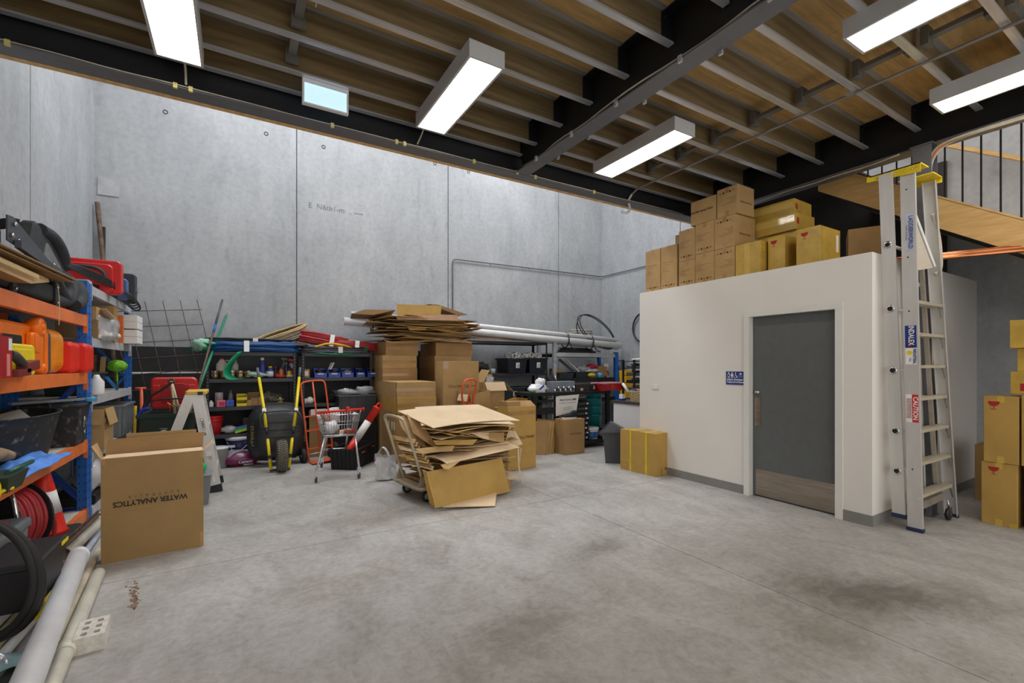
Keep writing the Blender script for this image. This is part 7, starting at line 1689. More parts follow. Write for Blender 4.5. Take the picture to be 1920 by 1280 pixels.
for z in (0.86, 0.66): obj('tray', MB().box(4.33-ox, BY0+0.02-oy, z, 4.73-ox, BY1-0.02-oy, z+0.02), M_MATT, t); obj('tray_lip', MB().box(4.33-ox, BY0-oy, z, 4.73-ox, BY0+0.008-oy, z+(0.045 if z > 0.8 else 0.11)), M_MATT, t)
sg = obj('company_sign', MB().prism([(4.72-ox, BY0-0.012-oy, 0.955), (5.23-ox, BY0-0.012-oy, 0.975), (5.17-ox, BY0-0.012-oy, 0.68), (4.72-ox, BY0-0.012-oy, 0.615)], (0, 0.006, 0)), M_PAPER, t)
xs0 = 4.965-ox; yy = BY0-0.0125-oy
text('PROTO', 0.050, M_INK, sg, (4.80-ox, yy, 0.883), (90, -1.5, 0), align='LEFT', bold=0.001, sx=1.12); text('P', 0.050, M_REDINK, sg, (4.99-ox, yy, 0.886), (90, -1.5, 0), align='LEFT', bold=0.001, sx=1.12); text('LUMB', 0.050, M_INK, sg, (5.027-ox, yy, 0.888), (90, -1.5, 0), align='LEFT', bold=0.001, sx=1.12)
text('PLUMBING & MAINTENANCE', 0.028, mat('grey_print', (120, 120, 124), 0.7), sg, (4.975-ox, yy, 0.835), (90, -1.5, 0), sx=0.98)
text('www.protoplumb.com.au', 0.022, MATS['grey_print'], sg, (4.985-ox, yy, 0.760), (90, -1.5, 0)); text('info@protoplumb.com.au', 0.022, MATS['grey_print'], sg, (4.985-ox, yy, 0.728), (90, -1.5, 0))
# on the bench
t = thing('parts_cabinet', 'clear-fronted small parts cabinet full of metal fittings on the bench', 'cabinet', (4.98, 6.55, BZ)); 
obj('case', MB().rbox(-0.26, -0.06, 0, 0.24, 0.12, 0.19, 0.006, 'y', 2), mat('grey_blue_case', (126, 136, 146), 0.35), t)
rnd = random.Random(9)
for k in range(12): obj('fitting', MB().lathe([(0, 0), (0.022, 0), (0.022, 0.03), (0.013, 0.05), (0, 0.05)], (-0.22+0.038*k, -0.083, 0.006+0.022*(k % 3)), 8), [M_GALV, M_BLACK, M_CHROME][k % 3], t)
obj('tray_floor', MB().box(-0.25, -0.10, 0.0, 0.23, -0.06, 0.004), M_DGREY, t)
t = thing('black_speaker_box', 'black equipment box with labels on the bench middle', 'box', (5.40, 6.55, BZ))
obj('body', MB().rbox(-0.16, -0.07, 0, 0.17, 0.12, 0.135, 0.006, 'y', 2), mat('charcoal_box', (48, 44, 42), 0.6), t); obj('label', MB().box(-0.06, -0.0715, 0.015, 0.0, -0.07, 0.06), M_KRAFT4, t)
t = thing('black_speaker_box', 'smaller black box with a red label beside the red tub', 'box', (5.66, 6.54, BZ))
obj('body', MB().rbox(-0.08, -0.06, 0, 0.07, 0.10, 0.115, 0.006, 'y', 2), M_BLACK, t); obj('label', MB().box(-0.02, -0.0615, 0.03, 0.025, -0.06, 0.095), mat('salmon_label', (220, 150, 140), 0.6), t)
t = thing('shopping_bag', 'white plastic bag with blue print at the left end of the bench', 'bag', (4.42, 6.50, BZ))
obj('body', MB().blob((0, 0, 0.07), (0.18, 0.08, 0.085), 18, 10, 0.28, 3, floor=0.002), M_BAG, t); obj('upright_part', MB().blob((0.06, 0.02, 0.16), (0.09, 0.05, 0.10), 14, 8, 0.3, 9), M_BAG, t)
obj('blue_print', MB().bx((0.02, -0.093, 0.10), (0.11, 0.004, 0.03), (0, -35, 0)), M_BLP, t)
solo('green_bundle', MB().blob((4.30, 6.46, BZ+0.03), (0.06, 0.04, 0.03), 10, 7, 0.2, 12), mat('leaf_green', (60, 130, 60), 0.6), 'small green bundle under the white bag on the bench', 'bundle')
solo('black_shield', MB().prism([(4.72, 6.68, BZ), (5.0, 6.68, BZ), (4.97, 6.70, BZ+0.18), (4.88, 6.72, BZ+0.36), (4.80, 6.70, BZ+0.16)], (0, 0.02, 0)), M_SLATE, 'dark slate pointed panel standing behind the parts cabinet', 'panel')
solo('timber_stick', MB().cyl((5.05, 6.80, BZ), (5.05, 6.86, BZ+0.28), 0.014, n=8), M_PINE, 'pale timber handle standing behind the parts cabinet', 'handle')
t = thing('storage_tub', 'red plastic tub with a clear lid on the right end of the bench', 'tub', (6.02, 6.50, BZ))
obj('body', MB().taper(-0.30, -0.12, 0, 0.30, 0.14, 0.125, 0.85), M_RED, t); obj('lid', MB().rbox(-0.31, -0.13, 0.125, 0.31, 0.15, 0.15, 0.02, 'z'), mat('pinkish_lid', (226, 150, 150), 0.3), t)
obj('label', MB().box(-0.05, -0.128, 0.03, 0.04, -0.122, 0.12), mat('brick_label', (196, 70, 50), 0.5), t)
solo('purple_strap', MB().tube(smooth([(5.60, 6.5, BZ+0.13), (5.72, 6.36, BZ+0.15), (5.82, 6.34, BZ+0.06), (5.95, 6.32, BZ+0.0)], 2), 0.014, 8, flat=0.5), mat('purple', (96, 52, 96), 0.6), 'purple strap hanging from the red tub', 'strap')
# under the bench
for k in range(4):
    solo('bucket', MB().lathe([(0.0, 0.0), (0.125, 0.0), (0.15, 0.24), (0.158, 0.245), (0.158, 0.262), (0.14, 0.262)], (5.86, 6.72, 0.30+0.155*k-(0.0)), 22), M_TEAL, ['lowest', 'second', 'third', 'topmost'][k]+' teal bucket in the nested stack under the bench', 'bucket', 'teal buckets under the bench')
solo('storage_support', MB().box(5.68, 6.55, 0.142, 6.0, 6.9, 0.299), M_MATT, 'dark box under the teal buckets', 'box')
for k in range(9):
    x = 5.22+0.03*k-(0.0); z0 = 0.142+0.088*k
    if z0+0.085 > 0.93: break
    t = thing('parts_case', 'black flat parts case in the tall stack under the bench, '+['lowest', 'second from bottom', 'third from bottom', 'fourth from bottom', 'middle one', 'fourth from top', 'third from top', 'second from top', 'topmost'][k], 'case', (5.36+0.02*math.sin(k*2), 6.56, z0), group='black parts cases under the bench')
    obj('body', MB().rbox(-0.15, -0.13, 0, 0.15, 0.17, 0.082, 0.01, 'y', 2), M_BLACK, t); obj('seam', MB().box(-0.10, -0.1315, 0.038, 0.03, -0.13, 0.042), mat('pale_line', (170, 176, 190), 0.5), t); obj('clasp', MB().box(0.06, -0.134, 0.03, 0.10, -0.13, 0.055), M_PAPER, t)
solo('upright_board', MB().bar((5.60, 6.62, 0.145), (5.48, 6.80, 0.93), 0.13, 0.02), M_KRAFT5, 'brown board leaning behind the black cases', 'board')
solo('upright_channel', MB().bar((5.52, 6.55, 0.40), (5.34, 6.75, 0.95), 0.04, 0.03), M_ALU, 'aluminium channel leaning behind the black cases', 'channel')
t = thing('bucket', 'white bucket with blue and teal label on the bench lower shelf', 'bucket', (5.62, 6.52, 0.142)); obj('body', MB().lathe([(0, 0), (0.125, 0), (0.14, 0.17), (0.146, 0.18), (0.146, 0.21), (0.13, 0.215), (0, 0.21)], n=22), M_WPVC, t)
obj('label', MB().lathe([(0.1275, 0.02), (0.138, 0.135)], n=22), mat('label_blue', (58, 120, 176), 0.5, var=0.3, scale=20, rgb2=(20, 50, 130)), t)
solo('grey_sack', MB().blob((5.86, 6.42, 0.23), (0.14, 0.06, 0.07), 14, 8, 0.2, 4), mat('grey_sack', (120, 116, 108), 0.7, var=0.2), 'grey folded sack at the right under the bench', 'sack')
solo('teal_net', MB().blob(tuple(at(1001, 762, y=7.0)), (0.10, 0.1, 0.10), 18, 12, 0.5, 14, fr=5), mat('teal_net', (18, 110, 106), 0.7, var=0.3, scale=40), 'bundle of teal netting left of the bench', 'netting')
solo('teal_net', MB().blob((4.42, 6.6, 0.90), (0.06, 0.06, 0.05), 14, 10, 0.5, 15, fr=5), MATS['teal_net'], 'small bundle of teal netting inside the bench tray', 'netting')
solo('glass_dish', MB().prism([(4.46, 6.5, 0.682), (4.74, 6.5, 0.682), (4.70, 6.55, 0.80), (4.56, 6.55, 0.82)], (0, 0.12, 0)), mat('grey_glass', (120, 130, 130), 0.2), 'grey glassy piece on the bench tray', 'dish')
solo('net_support', MB().box(4.42, 7.0, 0, 4.7, 7.2, 0.72), M_KRAFT5, 'carton supporting the teal netting', 'box')

# ------------------------------------------------------------------ crates on the tall rack
def crate(label, x, y, z, w, d, h, mm, lab=True, k=0.86, group=None):
    t = thing('storage_crate', label, 'crate', (x, y, z), group=group)
    obj('front_wall', MB().prism([(-w, -d, h), (w, -d, h), (w*k, -d*k, 0), (-w*k, -d*k, 0)], (0, 0.006, 0)), mm, t); obj('rear_wall', MB().prism([(-w, d, h), (w, d, h), (w*k, d*k, 0), (-w*k, d*k, 0)], (0, -0.006, 0)), mm, t)
    for s in (-1, 1): obj('side_wall', MB().prism([(s*w, -d, h), (s*w, d, h), (s*w*k, d*k, 0), (s*w*k, -d*k, 0)], (-s*0.006, 0, 0)), mm, t)
    obj('base', MB().box(-w*k, -d*k, 0, w*k, d*k, 0.006), mm, t); e = 0.02
    m = MB(); m.box(-w-e, -d-e, h-0.02, w+e, -d, h+0.008); m.box(-w-e, d, h-0.02, w+e, d+e, h+0.008); m.box(-w-e, -d, h-0.02, -w, d, h+0.008); m.box(w, -d, h-0.02, w+e, d, h+0.008); obj('rim', m, mm, t)
    if lab:
        o = obj('label', MB().prism([(0.0-0.04, -d*0.955-0.006, h*0.35), (0.08-0.03, -d*0.955-0.006, h*0.35), (0.08-0.03, -d*0.982-0.006, h*0.72), (-0.04, -d*0.982-0.006, h*0.72)], (0, 0.002, 0)), M_PAPER, t)
        obj('print', MB().box(-0.02, -d*0.975-0.009, h*0.42, 0.035, -d*0.975-0.007, h*0.45), M_INK, o); obj('print', MB().box(0.0, -d*0.975-0.009, h*0.52, 0.035, -d*0.975-0.007, h*0.57), M_INK, o)
    return t
YC = 8.34
crate('left black crate of white fittings, upper shelf of the tall rack', 5.00, YC, 1.332, 0.24, 0.24, 0.30, mat('ink_crate', (30, 34, 44), 0.45))
crate('right black crate of white fittings, upper shelf of the tall rack', 5.52, YC, 1.332, 0.23, 0.24, 0.31, MATS['ink_crate'])
rnd = random.Random(17)
for k in range(12):
    x = 4.84+0.062*k+(0.10 if k > 5 else 0); yv = YC-0.18+rnd.uniform(0, 0.12); zz = 1.672+rnd.uniform(0, 0.035)
    m1 = [M_WPVC, M_GPVC, M_WPVC, M_PAPER][k % 4] if k != 9 else M_TAN
    solo('pipe_fitting', MB().pipe((x, yv, zz), (x+rnd.uniform(-0.04, 0.04), yv+0.12, zz+0.01), 0.050+rnd.uniform(0, 0.012), 0.008, 16), m1, ['first from the left', 'second from the left', 'third from the left', 'fourth from the left', 'fifth from the left', 'sixth from the left', 'seventh from the left', 'eighth from the left', 'ninth from the left', 'tan coloured one', 'second from the right', 'rightmost'][k]+' among white pipe fittings heaped over the black crates', 'fitting', 'white fittings in the black crates')
solo('fittings_fill', MB().blob((5.0, YC, 1.58), (0.20, 0.2, 0.07), 12, 8, 0.2, 3), M_WPVC, 'white filling of the left black crate', 'fittings'); solo('fittings_fill', MB().blob((5.52, YC, 1.59), (0.19, 0.2, 0.07), 12, 8, 0.2, 5), M_WPVC, 'white filling of the right black crate', 'fittings')
crate('left slate grey crate with a label, middle shelf of the tall rack', 4.92, YC-0.04, 0.762, 0.25, 0.22, 0.27, M_SLATE)
crate('right slate grey crate, middle shelf of the tall rack', 5.45, YC-0.04, 0.762, 0.22, 0.22, 0.27, M_SLATE, lab=False)
for k in range(4): solo('black_fitting', MB().lathe([(0.02, 0), (0.045, 0.0), (0.045, 0.05), (0.02, 0.05)], (5.30+0.09*k, YC-0.1, 0.985+0.01*(k % 2)), 12), M_BLACK if k != 2 else M_BLP, ['leftmost black fitting', 'second black fitting', 'blue fitting', 'rightmost black fitting'][k]+' in the right slate grey crate', 'fitting')
solo('crate_fill', MB().box(5.27, YC-0.2, 0.77, 5.63, YC+0.1, 0.984), M_MATT, 'dark filling of the right slate grey crate', 'fittings')
solo('black_box_open', MB().taper(4.30, YC-0.24, 0.762, 4.64, YC+0.2, 1.06, 0.85), M_BLACK, 'plain black tub left of the slate grey crates', 'tub')
solo('black_bundle', MB().blob((4.20, YC-0.12, 1.45), (0.17, 0.12, 0.11), 14, 9, 0.25, 6, floor=1.332), M_MATT, 'black cloth bundle with a white tag on the tall rack', 'bundle')
solo('clear_cup', MB().lathe([(0.045, 0), (0.055, 0.09)], (4.48, YC-0.12, 1.332), 12), M_CLEAR, 'small clear cup left of the black crates', 'cup')

# ------------------------------------------------------------------ grey-beamed corner rack contents
YD = 8.14
solo('storage_tub', MB().taper(6.05, YD-0.08, 1.212, 6.45, YD+0.3, 1.33, 0.9), M_SLATE, 'low slate tub at the left of the corner rack', 'tub')
t = thing('storage_tub', 'dark slate tub in the middle of the corner rack', 'tub', (6.72, YD+0.06, 1.212)); obj('body', MB().taper(-0.2, -0.14, 0, 0.2, 0.2, 0.13, 0.9), mat('slate_tub', (40, 50, 56), 0.5), t)
solo('wood_box', MB().box(5.98, YD-0.02, 1.34, 6.16, YD+0.2, 1.42), M_KRAFT5, 'tan wood box on the left slate tub', 'box')
solo('white_channel', MB().bar((6.62, YD-0.06, 1.35), (6.36, YD+0.1, 1.64), 0.05, 0.03), M_GPVC, 'pale grey channel leaning in the corner rack', 'channel')
solo('grey_channel', MB().bar((6.50, YD-0.0, 1.35), (6.25, YD+0.2, 1.63), 0.05, 0.06), M_DGREY, 'dark grey channel leaning left of the pale one', 'channel')
solo('film_lump', MB().blob((6.82, YD+0.05, 1.41), (0.20, 0.14, 0.08), 16, 9, 0.35, 21), M_CLEAR, 'crumpled clear film left of the red bag', 'film')
solo('film_lump', MB().blob((7.0, YD-0.02, 1.37), (0.22, 0.12, 0.035), 16, 9, 0.3, 22), M_BAG, 'flat pale film under the red bag', 'film')
solo('red_bag', MB().blob((7.08, YD+0.06, 1.46), (0.16, 0.10, 0.06), 16, 9, 0.15, 23), mat('crimson_bag', (206, 30, 66), 0.4), 'crimson bundle lying high on the corner rack', 'bundle')
solo('cardboard_box', MB().bx((7.28, YD-0.08, 1.36), (0.26, 0.05, 0.22), (0, 4, 0)), M_KRAFT5, 'small brown carton panel in the corner rack', 'box')
solo('white_box', MB().box(7.38, YD-0.04, 1.44, 7.52, YD+0.08, 1.53), M_PAPER, 'small white box above the red bits in the corner rack', 'box')
for k in range(7):
    solo('small_item', MB().bx((7.42+0.04*(k % 3), YD-0.06, 1.235+0.055*(k//2)), (0.05, 0.05, 0.05), (15*k, 20*k, 31*k)), [M_RED, M_PAPER, M_GREYP, M_PAPER, M_RED, M_KRAFT, M_PAPER][k], ['low red bit', 'low white bit', 'grey bit', 'white bit above the grey one', 'red bit in the middle', 'tan bit', 'highest white bit'][k]+' beside the blue post of the corner rack', 'small part', 'small parts beside the blue post')
solo('yellow_bundle', MB().blob((6.95, YD-0.10, 1.27), (0.10, 0.05, 0.045), 12, 7, 0.3, 25, floor=1.213), M_YEL, 'yellow and black glove bundle in the corner rack', 'gloves')
solo('sky_cup', MB().lathe([(0, 0), (0.06, 0), (0.065, 0.11), (0, 0.11)], (7.17, YD-0.12, 1.213), 14), mat('sky_cup', (90, 180, 220), 0.4), 'sky blue cup below the brown panel', 'cup')
solo('timber_pole', MB().cyl((7.34, YD+0.1, 1.213), (7.46, YD+0.3, 1.72), 0.012, n=8), M_PINE, 'thin timber pole at the back of the corner rack', 'pole')
t = thing('storage_tub', 'yellow tub behind the blue post near the black drawer tower', 'tub', (7.55, 7.55, 0.76)); obj('body', MB().taper(-0.12, -0.1, 0, 0.12, 0.1, 0.62, 0.85), mat('amber_tub', (226, 176, 20), 0.45), t)
solo('amber_stand', MB().box(7.40, 7.42, 0, 7.70, 7.66, 0.759), M_MATT, 'black stand under the yellow tub', 'stand')

# black drawer tower beside the washroom
t = thing('drawer_tower', 'black rack of small open drawers beside the washroom wall', 'rack', (6.52, 6.22, 0))
for x in (-0.24, 0.24):
    for y in (-0.14, 0.14): obj('post', MB().box(x-0.015, y-0.015, 0, x+0.015, y+0.015, 1.60), M_BLACK, t)
obj('grab_handle', MB().tube(smooth([(-0.25, -0.15, 1.52), (-0.30, -0.15, 1.50), (-0.30, -0.15, 1.38), (-0.25, -0.15, 1.36)], 2), 0.010, 8), M_BLACK, t)
for k, z in enumerate((1.02, 1.16, 1.30, 1.43, 1.56)):
    obj('shelf', MB().box(-0.24, -0.14, z, 0.24, 0.14, z+0.012), M_BLACK, t)
    if k < 4: obj('drawer', MB().box(-0.20, -0.155, z+0.012, 0.22, 0.10, z+0.055), [mat('grey_drawer', (92, 98, 112), 0.5), M_BLACK, MATS['grey_drawer'], MATS['grey_drawer']][k], t)
    if k < 4: obj('drawer_goods', MB().blob((0.0, -0.05, z+0.07), (0.18, 0.08, 0.025), 16, 8, 0.5, 60+k, fr=6), [M_KRAFT5, M_GREYP, M_SLATE, M_DGREY][k], t)
solo('white_tray', MB().blob((6.42, 6.10, 1.60), (0.18, 0.06, 0.025), 14, 8, 0.2, 31), M_PAPER, 'folded white thing with black clamp on the drawer tower', 'tray')
solo('black_clamp', MB().bar((6.46, 6.08, 1.645), (6.7, 6.10, 1.62), 0.05, 0.025), M_BLACK, 'black clamp lying on the white thing on the drawer tower', 'clamp')

# kitchenette cabinet, basket and things
t = thing('base_cabinet', 'white base cabinet with a dark top beside the white room', 'cabinet', (5.45, 5.19, 0))
obj('carcass', MB().box(-0.15, -0.38, 0.10, 0.60, 0.38, 0.885), M_TRIM, t); obj('door', MB().box(-0.168, -0.378, 0.11, -0.151, 0.378, 0.88), mat('cabinet_white', (226, 226, 228), 0.35, var=0.01), t)
obj('kickboard', MB().box(-0.10, -0.37, 0, 0.60, 0.37, 0.10), M_SKIRT, t); obj('worktop', MB().box(-0.19, -0.40, 0.885, 0.60, 0.40, 0.925), mat('dark_top', (70, 66, 64), 0.5), t)
t = thing('rattan_basket', 'woven pale basket of odds and ends on the white cabinet', 'basket', (5.48, 5.10, 0.926))
def wv(u, v): a = u*2*math.pi; e = 0.6; k = 0.90+0.10*v; return (0.16*k*math.copysign(abs(math.cos(a))**e, math.cos(a)), 0.22*k*math.copysign(abs(math.sin(a))**e, math.sin(a)), 0.15*v)
for r_ in range(9): obj('weave_ring', MB().tube([Vector(wv((i+0.5*(r_ % 2))/40, r_/8))+V(0, 0, 0.004*(1 if i % 2 else -1)+0.006) for i in range(40)], 0.0095, 6, closed=True), mat('rattan', (198, 176, 132), 0.8, var=0.12, scale=40), t)
m = MB(); m.surf(lambda u, v: tuple(Vector(wv(u, v))*0.96), 40, 2); obj('liner', m, M_KRAFT5, t); obj('base', MB().box(-0.13, -0.19, 0.002, 0.13, 0.19, 0.006), M_KRAFT5, t)
for k in range(5): solo('basket_item', MB().blob((5.40+0.03*k, 5.22-0.07*k, 1.09), (0.06, 0.05, 0.035), 10, 7, 0.3, 33+k), [mat('denim', (60, 72, 100), 0.8), M_TAN, M_PAPER, MATS['denim'], M_TAN][k], ['blue cloth lump at the left', 'tan lump', 'white lump', 'second blue cloth lump', 'tan lump nearest the wall'][k]+' in the woven basket', 'cloth')
solo('white_bottle', MB().cyl((5.38, 5.33, 1.06), (5.36, 5.44, 1.20), 0.022, n=12), M_PAPER, 'white bottle sticking out left of the woven basket', 'bottle')
t = thing('small_carton', 'small white and navy packet beside the woven basket', 'packet', (5.36, 5.46, 0.926)); obj('body', MB().box(-0.04, -0.05, 0.0, 0.04, 0.05, 0.03), M_BLP, t); obj('upper', MB().box(-0.03, -0.04, 0.03, 0.03, 0.03, 0.10), M_PAPER, t)

# swing bin
t = thing('swing_bin', 'dark grey swing-top bin standing left of the strapped carton', 'bin', (5.00, 5.24, 0), -42)
m = MB(); m.taper(-0.185, -0.13, 0, 0.185, 0.13, 0.47, 0.78, 0.80); obj('body', m, M_DGREY, t); obj('rim', MB().rbox(-0.197, -0.142, 0.455, 0.197, 0.142, 0.49, 0.02, 'z'), M_DGREY, t)
hood = MB(); hood.add([(-0.193, -0.138, 0.49), (0.193, -0.138, 0.49), (0.193, 0.138, 0.49), (-0.193, 0.138, 0.49), (-0.075, -0.115, 0.62), (-0.045, -0.115, 0.62), (-0.045, 0.115, 0.62), (-0.075, 0.115, 0.62)], [(0, 1, 5, 4), (1, 2, 6, 5), (2, 3, 7, 6), (3, 0, 4, 7), (4, 5, 6, 7), (0, 3, 2, 1)])
obj('hood', hood, mat('hood_grey', (74, 77, 86), 0.45), t)
obj('flap', MB().prism([(-0.178, -0.10, 0.507), (-0.178, 0.10, 0.507), (-0.086, 0.085, 0.608), (-0.086, -0.085, 0.608)], (-0.004, 0, 0.004)), M_MATT, t)
obj('label', MB().box(-0.181, -0.05, 0.36, -0.174, 0.02, 0.43), M_PAPER, t)
# strapped yellow carton
t = thing('cardboard_box', 'ochre carton with two yellow straps on the floor by the white wall', 'box', (4.90, 4.58, 0), 4)
obj('body', MB().rbox(-0.12, -0.31, 0, 0.14, 0.31, 0.575, 0.004, 'y', 2, 0.003), M_KRAFT3, t)
for y in (-0.15, 0.12):
    obj('strap', MB().box(-0.1225, y-0.012, 0, -0.12, y+0.012, 0.577), mat('strap_yellow', (226, 196, 20), 0.4), t); obj('strap', MB().box(-0.12, y-0.012, 0.575, 0.14, y+0.012, 0.5775), MATS['strap_yellow'], t)
obj('print_frame', MB().box(-0.1215, 0.17, 0.04, -0.12, 0.29, 0.043), M_INKB, t); obj('print_frame', MB().box(-0.1215, 0.17, 0.11, -0.12, 0.29, 0.113), M_INKB, t); obj('print_frame', MB().box(-0.1215, 0.17, 0.04, -0.12, 0.173, 0.113), M_INKB, t); obj('print_frame', MB().box(-0.1215, 0.287, 0.04, -0.12, 0.29, 0.113), M_INKB, t)
obj('top_tape', MB().box(-0.12, -0.02, 0.576, 0.14, 0.02, 0.578), M_TAPE, t)
obj('edge_tape', MB().box(-0.02, -0.3115, 0.0, 0.03, -0.31, 0.10), M_TAPE, t)
obj('stamp', MB().lathe([(0.02, 0), (0.02, -0.002), (0, -0.002)], (0.09, -0.31, 0.09), 10, 'y'), M_REDINK, t)

# ------------------------------------------------------------------ cartons on top of the white room
WZ_ = WZ+0.002
def printed(t, y0, y1, h, flip=1, x=None):
    """address-like lines and handling marks on the face turned to -X"""
    for k, (a, b) in enumerate(((0.08, 0.78), (0.08, 0.5), (0.08, 0.34), (0.08, 0.42), (0.08, 0.52))):
        z = h*(0.62-0.05*k) if flip > 0 else h*(0.40+0.05*k); w = (y1-y0); yb = y1-w*a if flip > 0 else y0+w*a; ya = y1-w*b if flip > 0 else y0+w*b
        obj('print_line', MB().box(x-0.0012, min(ya, yb), z, x, max(ya, yb), z+0.004), M_INKB, t)
    zz = 0.045 if flip > 0 else h-0.07
    for k in range(5):
        yy_ = y0+(y1-y0)*(0.15+0.16*k)
        if k % 2: obj('print_mark', MB().box(x-0.0012, yy_, zz, x, yy_+0.022, zz+0.022), M_INK, t)
        else: obj('print_mark', MB().ring((x-0.0005, yy_+0.011, zz+0.011), 0.010, 0.002, 10, 4, 'x'), M_INK, t)
XW = 5.12; tops = [
 ('leftmost tan carton on the white room roof', 4.465, 4.735, 0.0, 0.60, 0.30, 1, M_KRAFT, 0),
 ('second tan carton from the left on the roof', 4.185, 4.460, 0.0, 0.60, 0.30, 1, M_KRAFT, 0.01),
 ('bottom tan carton of the third roof column', 3.890, 4.145, 0.0, 0.335, 0.30, 1, M_KRAFT, 0),
 ('upper tan carton of the third roof column', 3.890, 4.145, 0.337, 0.41, 0.30, 1, M_KRAFT, 0),
 ('bottom tan carton of the fourth roof column', 3.610, 3.885, 0.0, 0.38, 0.30, 1, M_KRAFT, 0),
 ('middle tan carton of the fourth roof column', 3.610, 3.885, 0.382, 0.385, 0.30, 1, M_KRAFT, 0),
 ('bottom tan carton of the fifth roof column', 3.335, 3.605, 0.0, 0.38, 0.40, -1, M_KRAFT, 0),
 ('middle tan carton of the fifth roof column', 3.335, 3.605, 0.382, 0.385, 0.42, -1, M_KRAFT, 0),
 ('top right tan carton, highest on the roof', 3.300, 3.572, 0.769, 0.345, 0.34, -1, M_KRAFT, 0)]
for lb, y0, y1, z0, h, dep, fl_, mm, dx in tops:
    t = carton(lb, XW+dx, XW+dx+dep, y0, y1, WZ_+z0, h, mm)
    printed(t, -(y1-y0)/2, (y1-y0)/2, h, fl_, -dep/2)
    if fl_ < 0:
        text('WATER ANALYTICS', 0.026, M_INKB, t, (0.0, -(y1-y0)/2-0.001, h*0.42), (90, 0, 0), bold=0.0008)
t = carton('top left tan carton with a printed name, second highest on the roof', XW, XW+0.34, 3.585, 3.955, WZ_+0.769, 0.31, M_KRAFT, seam=False)
text('WATER ANALYTICS', 0.036, M_INK, t, (-0.1715, 0.02, 0.16), (90, 0, -90), bold=0.0008)
carton('shaded brown carton behind the third roof column', 5.55, 5.85, 4.20, 4.56, WZ_, 0.86, M_KRAFT2, seam=False)
t = carton('first ochre yellow carton right of the tan ones on the roof', XW, XW+0.42, 3.02, 3.325, WZ_, 0.375, mat('ochre_box', (196, 160, 66), 0.45, coat=0.2), tape=M_TAPEY)
obj('face_tape', MB().box(-0.2115, -0.03, 0, -0.21, 0.04, 0.375), M_TAPEY, t)
obj('print_frame', MB().box(-0.17, -0.1535, 0.24, -0.12, -0.1525, 0.243), M_INKB, t); obj('print_frame', MB().box(-0.17, -0.1535, 0.33, -0.12, -0.1525, 0.333), M_INKB, t); obj('print_frame', MB().box(-0.17, -0.1535, 0.24, -0.168, -0.1525, 0.333), M_INKB, t); obj('print_frame', MB().box(-0.122, -0.1535, 0.24, -0.12, -0.1525, 0.333), M_INKB, t)
def goblet(par, loc, s, rot=(0, 0, 0)):
    """printed fragile glass mark, drawn in the YZ plane facing -X"""
    m = MB(); x = 0
    m.prism([(0, -0.5*s, 0.9*s), (0, 0.5*s, 0.9*s), (0, 0.42*s, 0.55*s), (0, 0.18*s, 0.35*s), (0, -0.18*s, 0.35*s), (0, -0.42*s, 0.55*s)], (-0.0012, 0, 0)); m.box(-0.0012, -0.035*s, 0, 0, 0.035*s, 0.36*s); m.box(-0.0012, -0.26*s, -0.04*s, 0, 0.26*s, 0.02*s)
    o = obj('fragile_mark', m, M_REDINK, par, loc=loc, rot=rot); return o
for k, (lb, y0, y1, dx, h, dep) in enumerate((('narrow ochre carton with a red glass mark on the roof', 2.80, 2.99, 0.10, 0.40, 0.34), ('rightmost ochre carton with red glass mark and white label on the roof', 2.42, 2.66, 0.06, 0.40, 0.42))):
    t = carton(lb, XW+dx, XW+dx+dep, y0, y1, WZ_, h, MATS['ochre_box'], tape=M_TAPEY, seam=False)
    goblet(t, (-dep/2-0.0005, (y1-y0)*0.15, h-0.11), 0.075)
    obj('edge_tape', MB().box(-dep/2-0.001, -(y1-y0)/2, h-0.03, -dep/2, (y1-y0)/2, h+0.001), M_TAPEY, t)
    if k: obj('white_label', MB().box(0.12, -(y1-y0)/2-0.001, 0.16, 0.17, -(y1-y0)/2, 0.34), M_PAPER, t)
oz = WZ_
for k, (lb, x0, x1, y0, y1, h) in enumerate((('lowest ochre carton of the shiny taped stack on the roof', 5.60, 6.05, 2.80, 3.32, 0.33), ('second ochre carton of the shiny taped stack', 5.60, 6.02, 2.83, 3.34, 0.20), ('third ochre carton of the shiny taped stack, jutting out', 5.56, 5.98, 2.86, 3.40, 0.20), ('topmost ochre carton of the shiny taped stack', 5.62, 6.04, 2.92, 3.46, 0.19))):
    t = carton(lb, x0, x1, y0, y1, oz, h-0.002, MATS['ochre_box'], tape=M_TAPEY, rz=[0, 1.5, -1, 2][k], seam=False)
    w, d = (x1-x0)/2, (y1-y0)/2
    obj('shiny_tape', MB().box(-w-0.0015, -d+0.01, h*0.45, -w, d-0.02, h*0.85), mat('glossy_tape', (216, 186, 100), 0.06, var=0.03, coat=1.0, bump=0.15, bscale=12), t)
    obj('end_tape', MB().box(-w, -d-0.0015, h*0.4, -w+0.06, -d, h*0.8), M_TAPEY, t)
    obj('red_mark', MB().box(-w+0.03, -d-0.003, h*0.35, -w+0.075, -d-0.0016, h*0.7), M_REDINK, t)
    oz += h
t = carton('tan carton standing on the roof behind the ladder', 5.75, 6.2, 2.15, 2.5, WZ_, 0.42, M_KRAFT5, seam=False, rz=25)

# ------------------------------------------------------------------ copper pipes projecting from the roof of the white room
for k in range(4):
    a = V(5.45+0.035*k, 2.93-0.01*k, WZ+0.025+0.04*(k//2)); b = V(6.62+0.035*k, 0.62, WZ+0.025+0.04*(k//2)+0.02*(k % 2)); 
    solo('copper_pipe', MB().pipe(a, b, 0.019, 0.002, 12), M_COPPER, ['lower near', 'lower far', 'upper near', 'upper far'][k]+' copper pipe of the bundle reaching right from the ladder', 'pipe', 'copper pipes by the ladder')

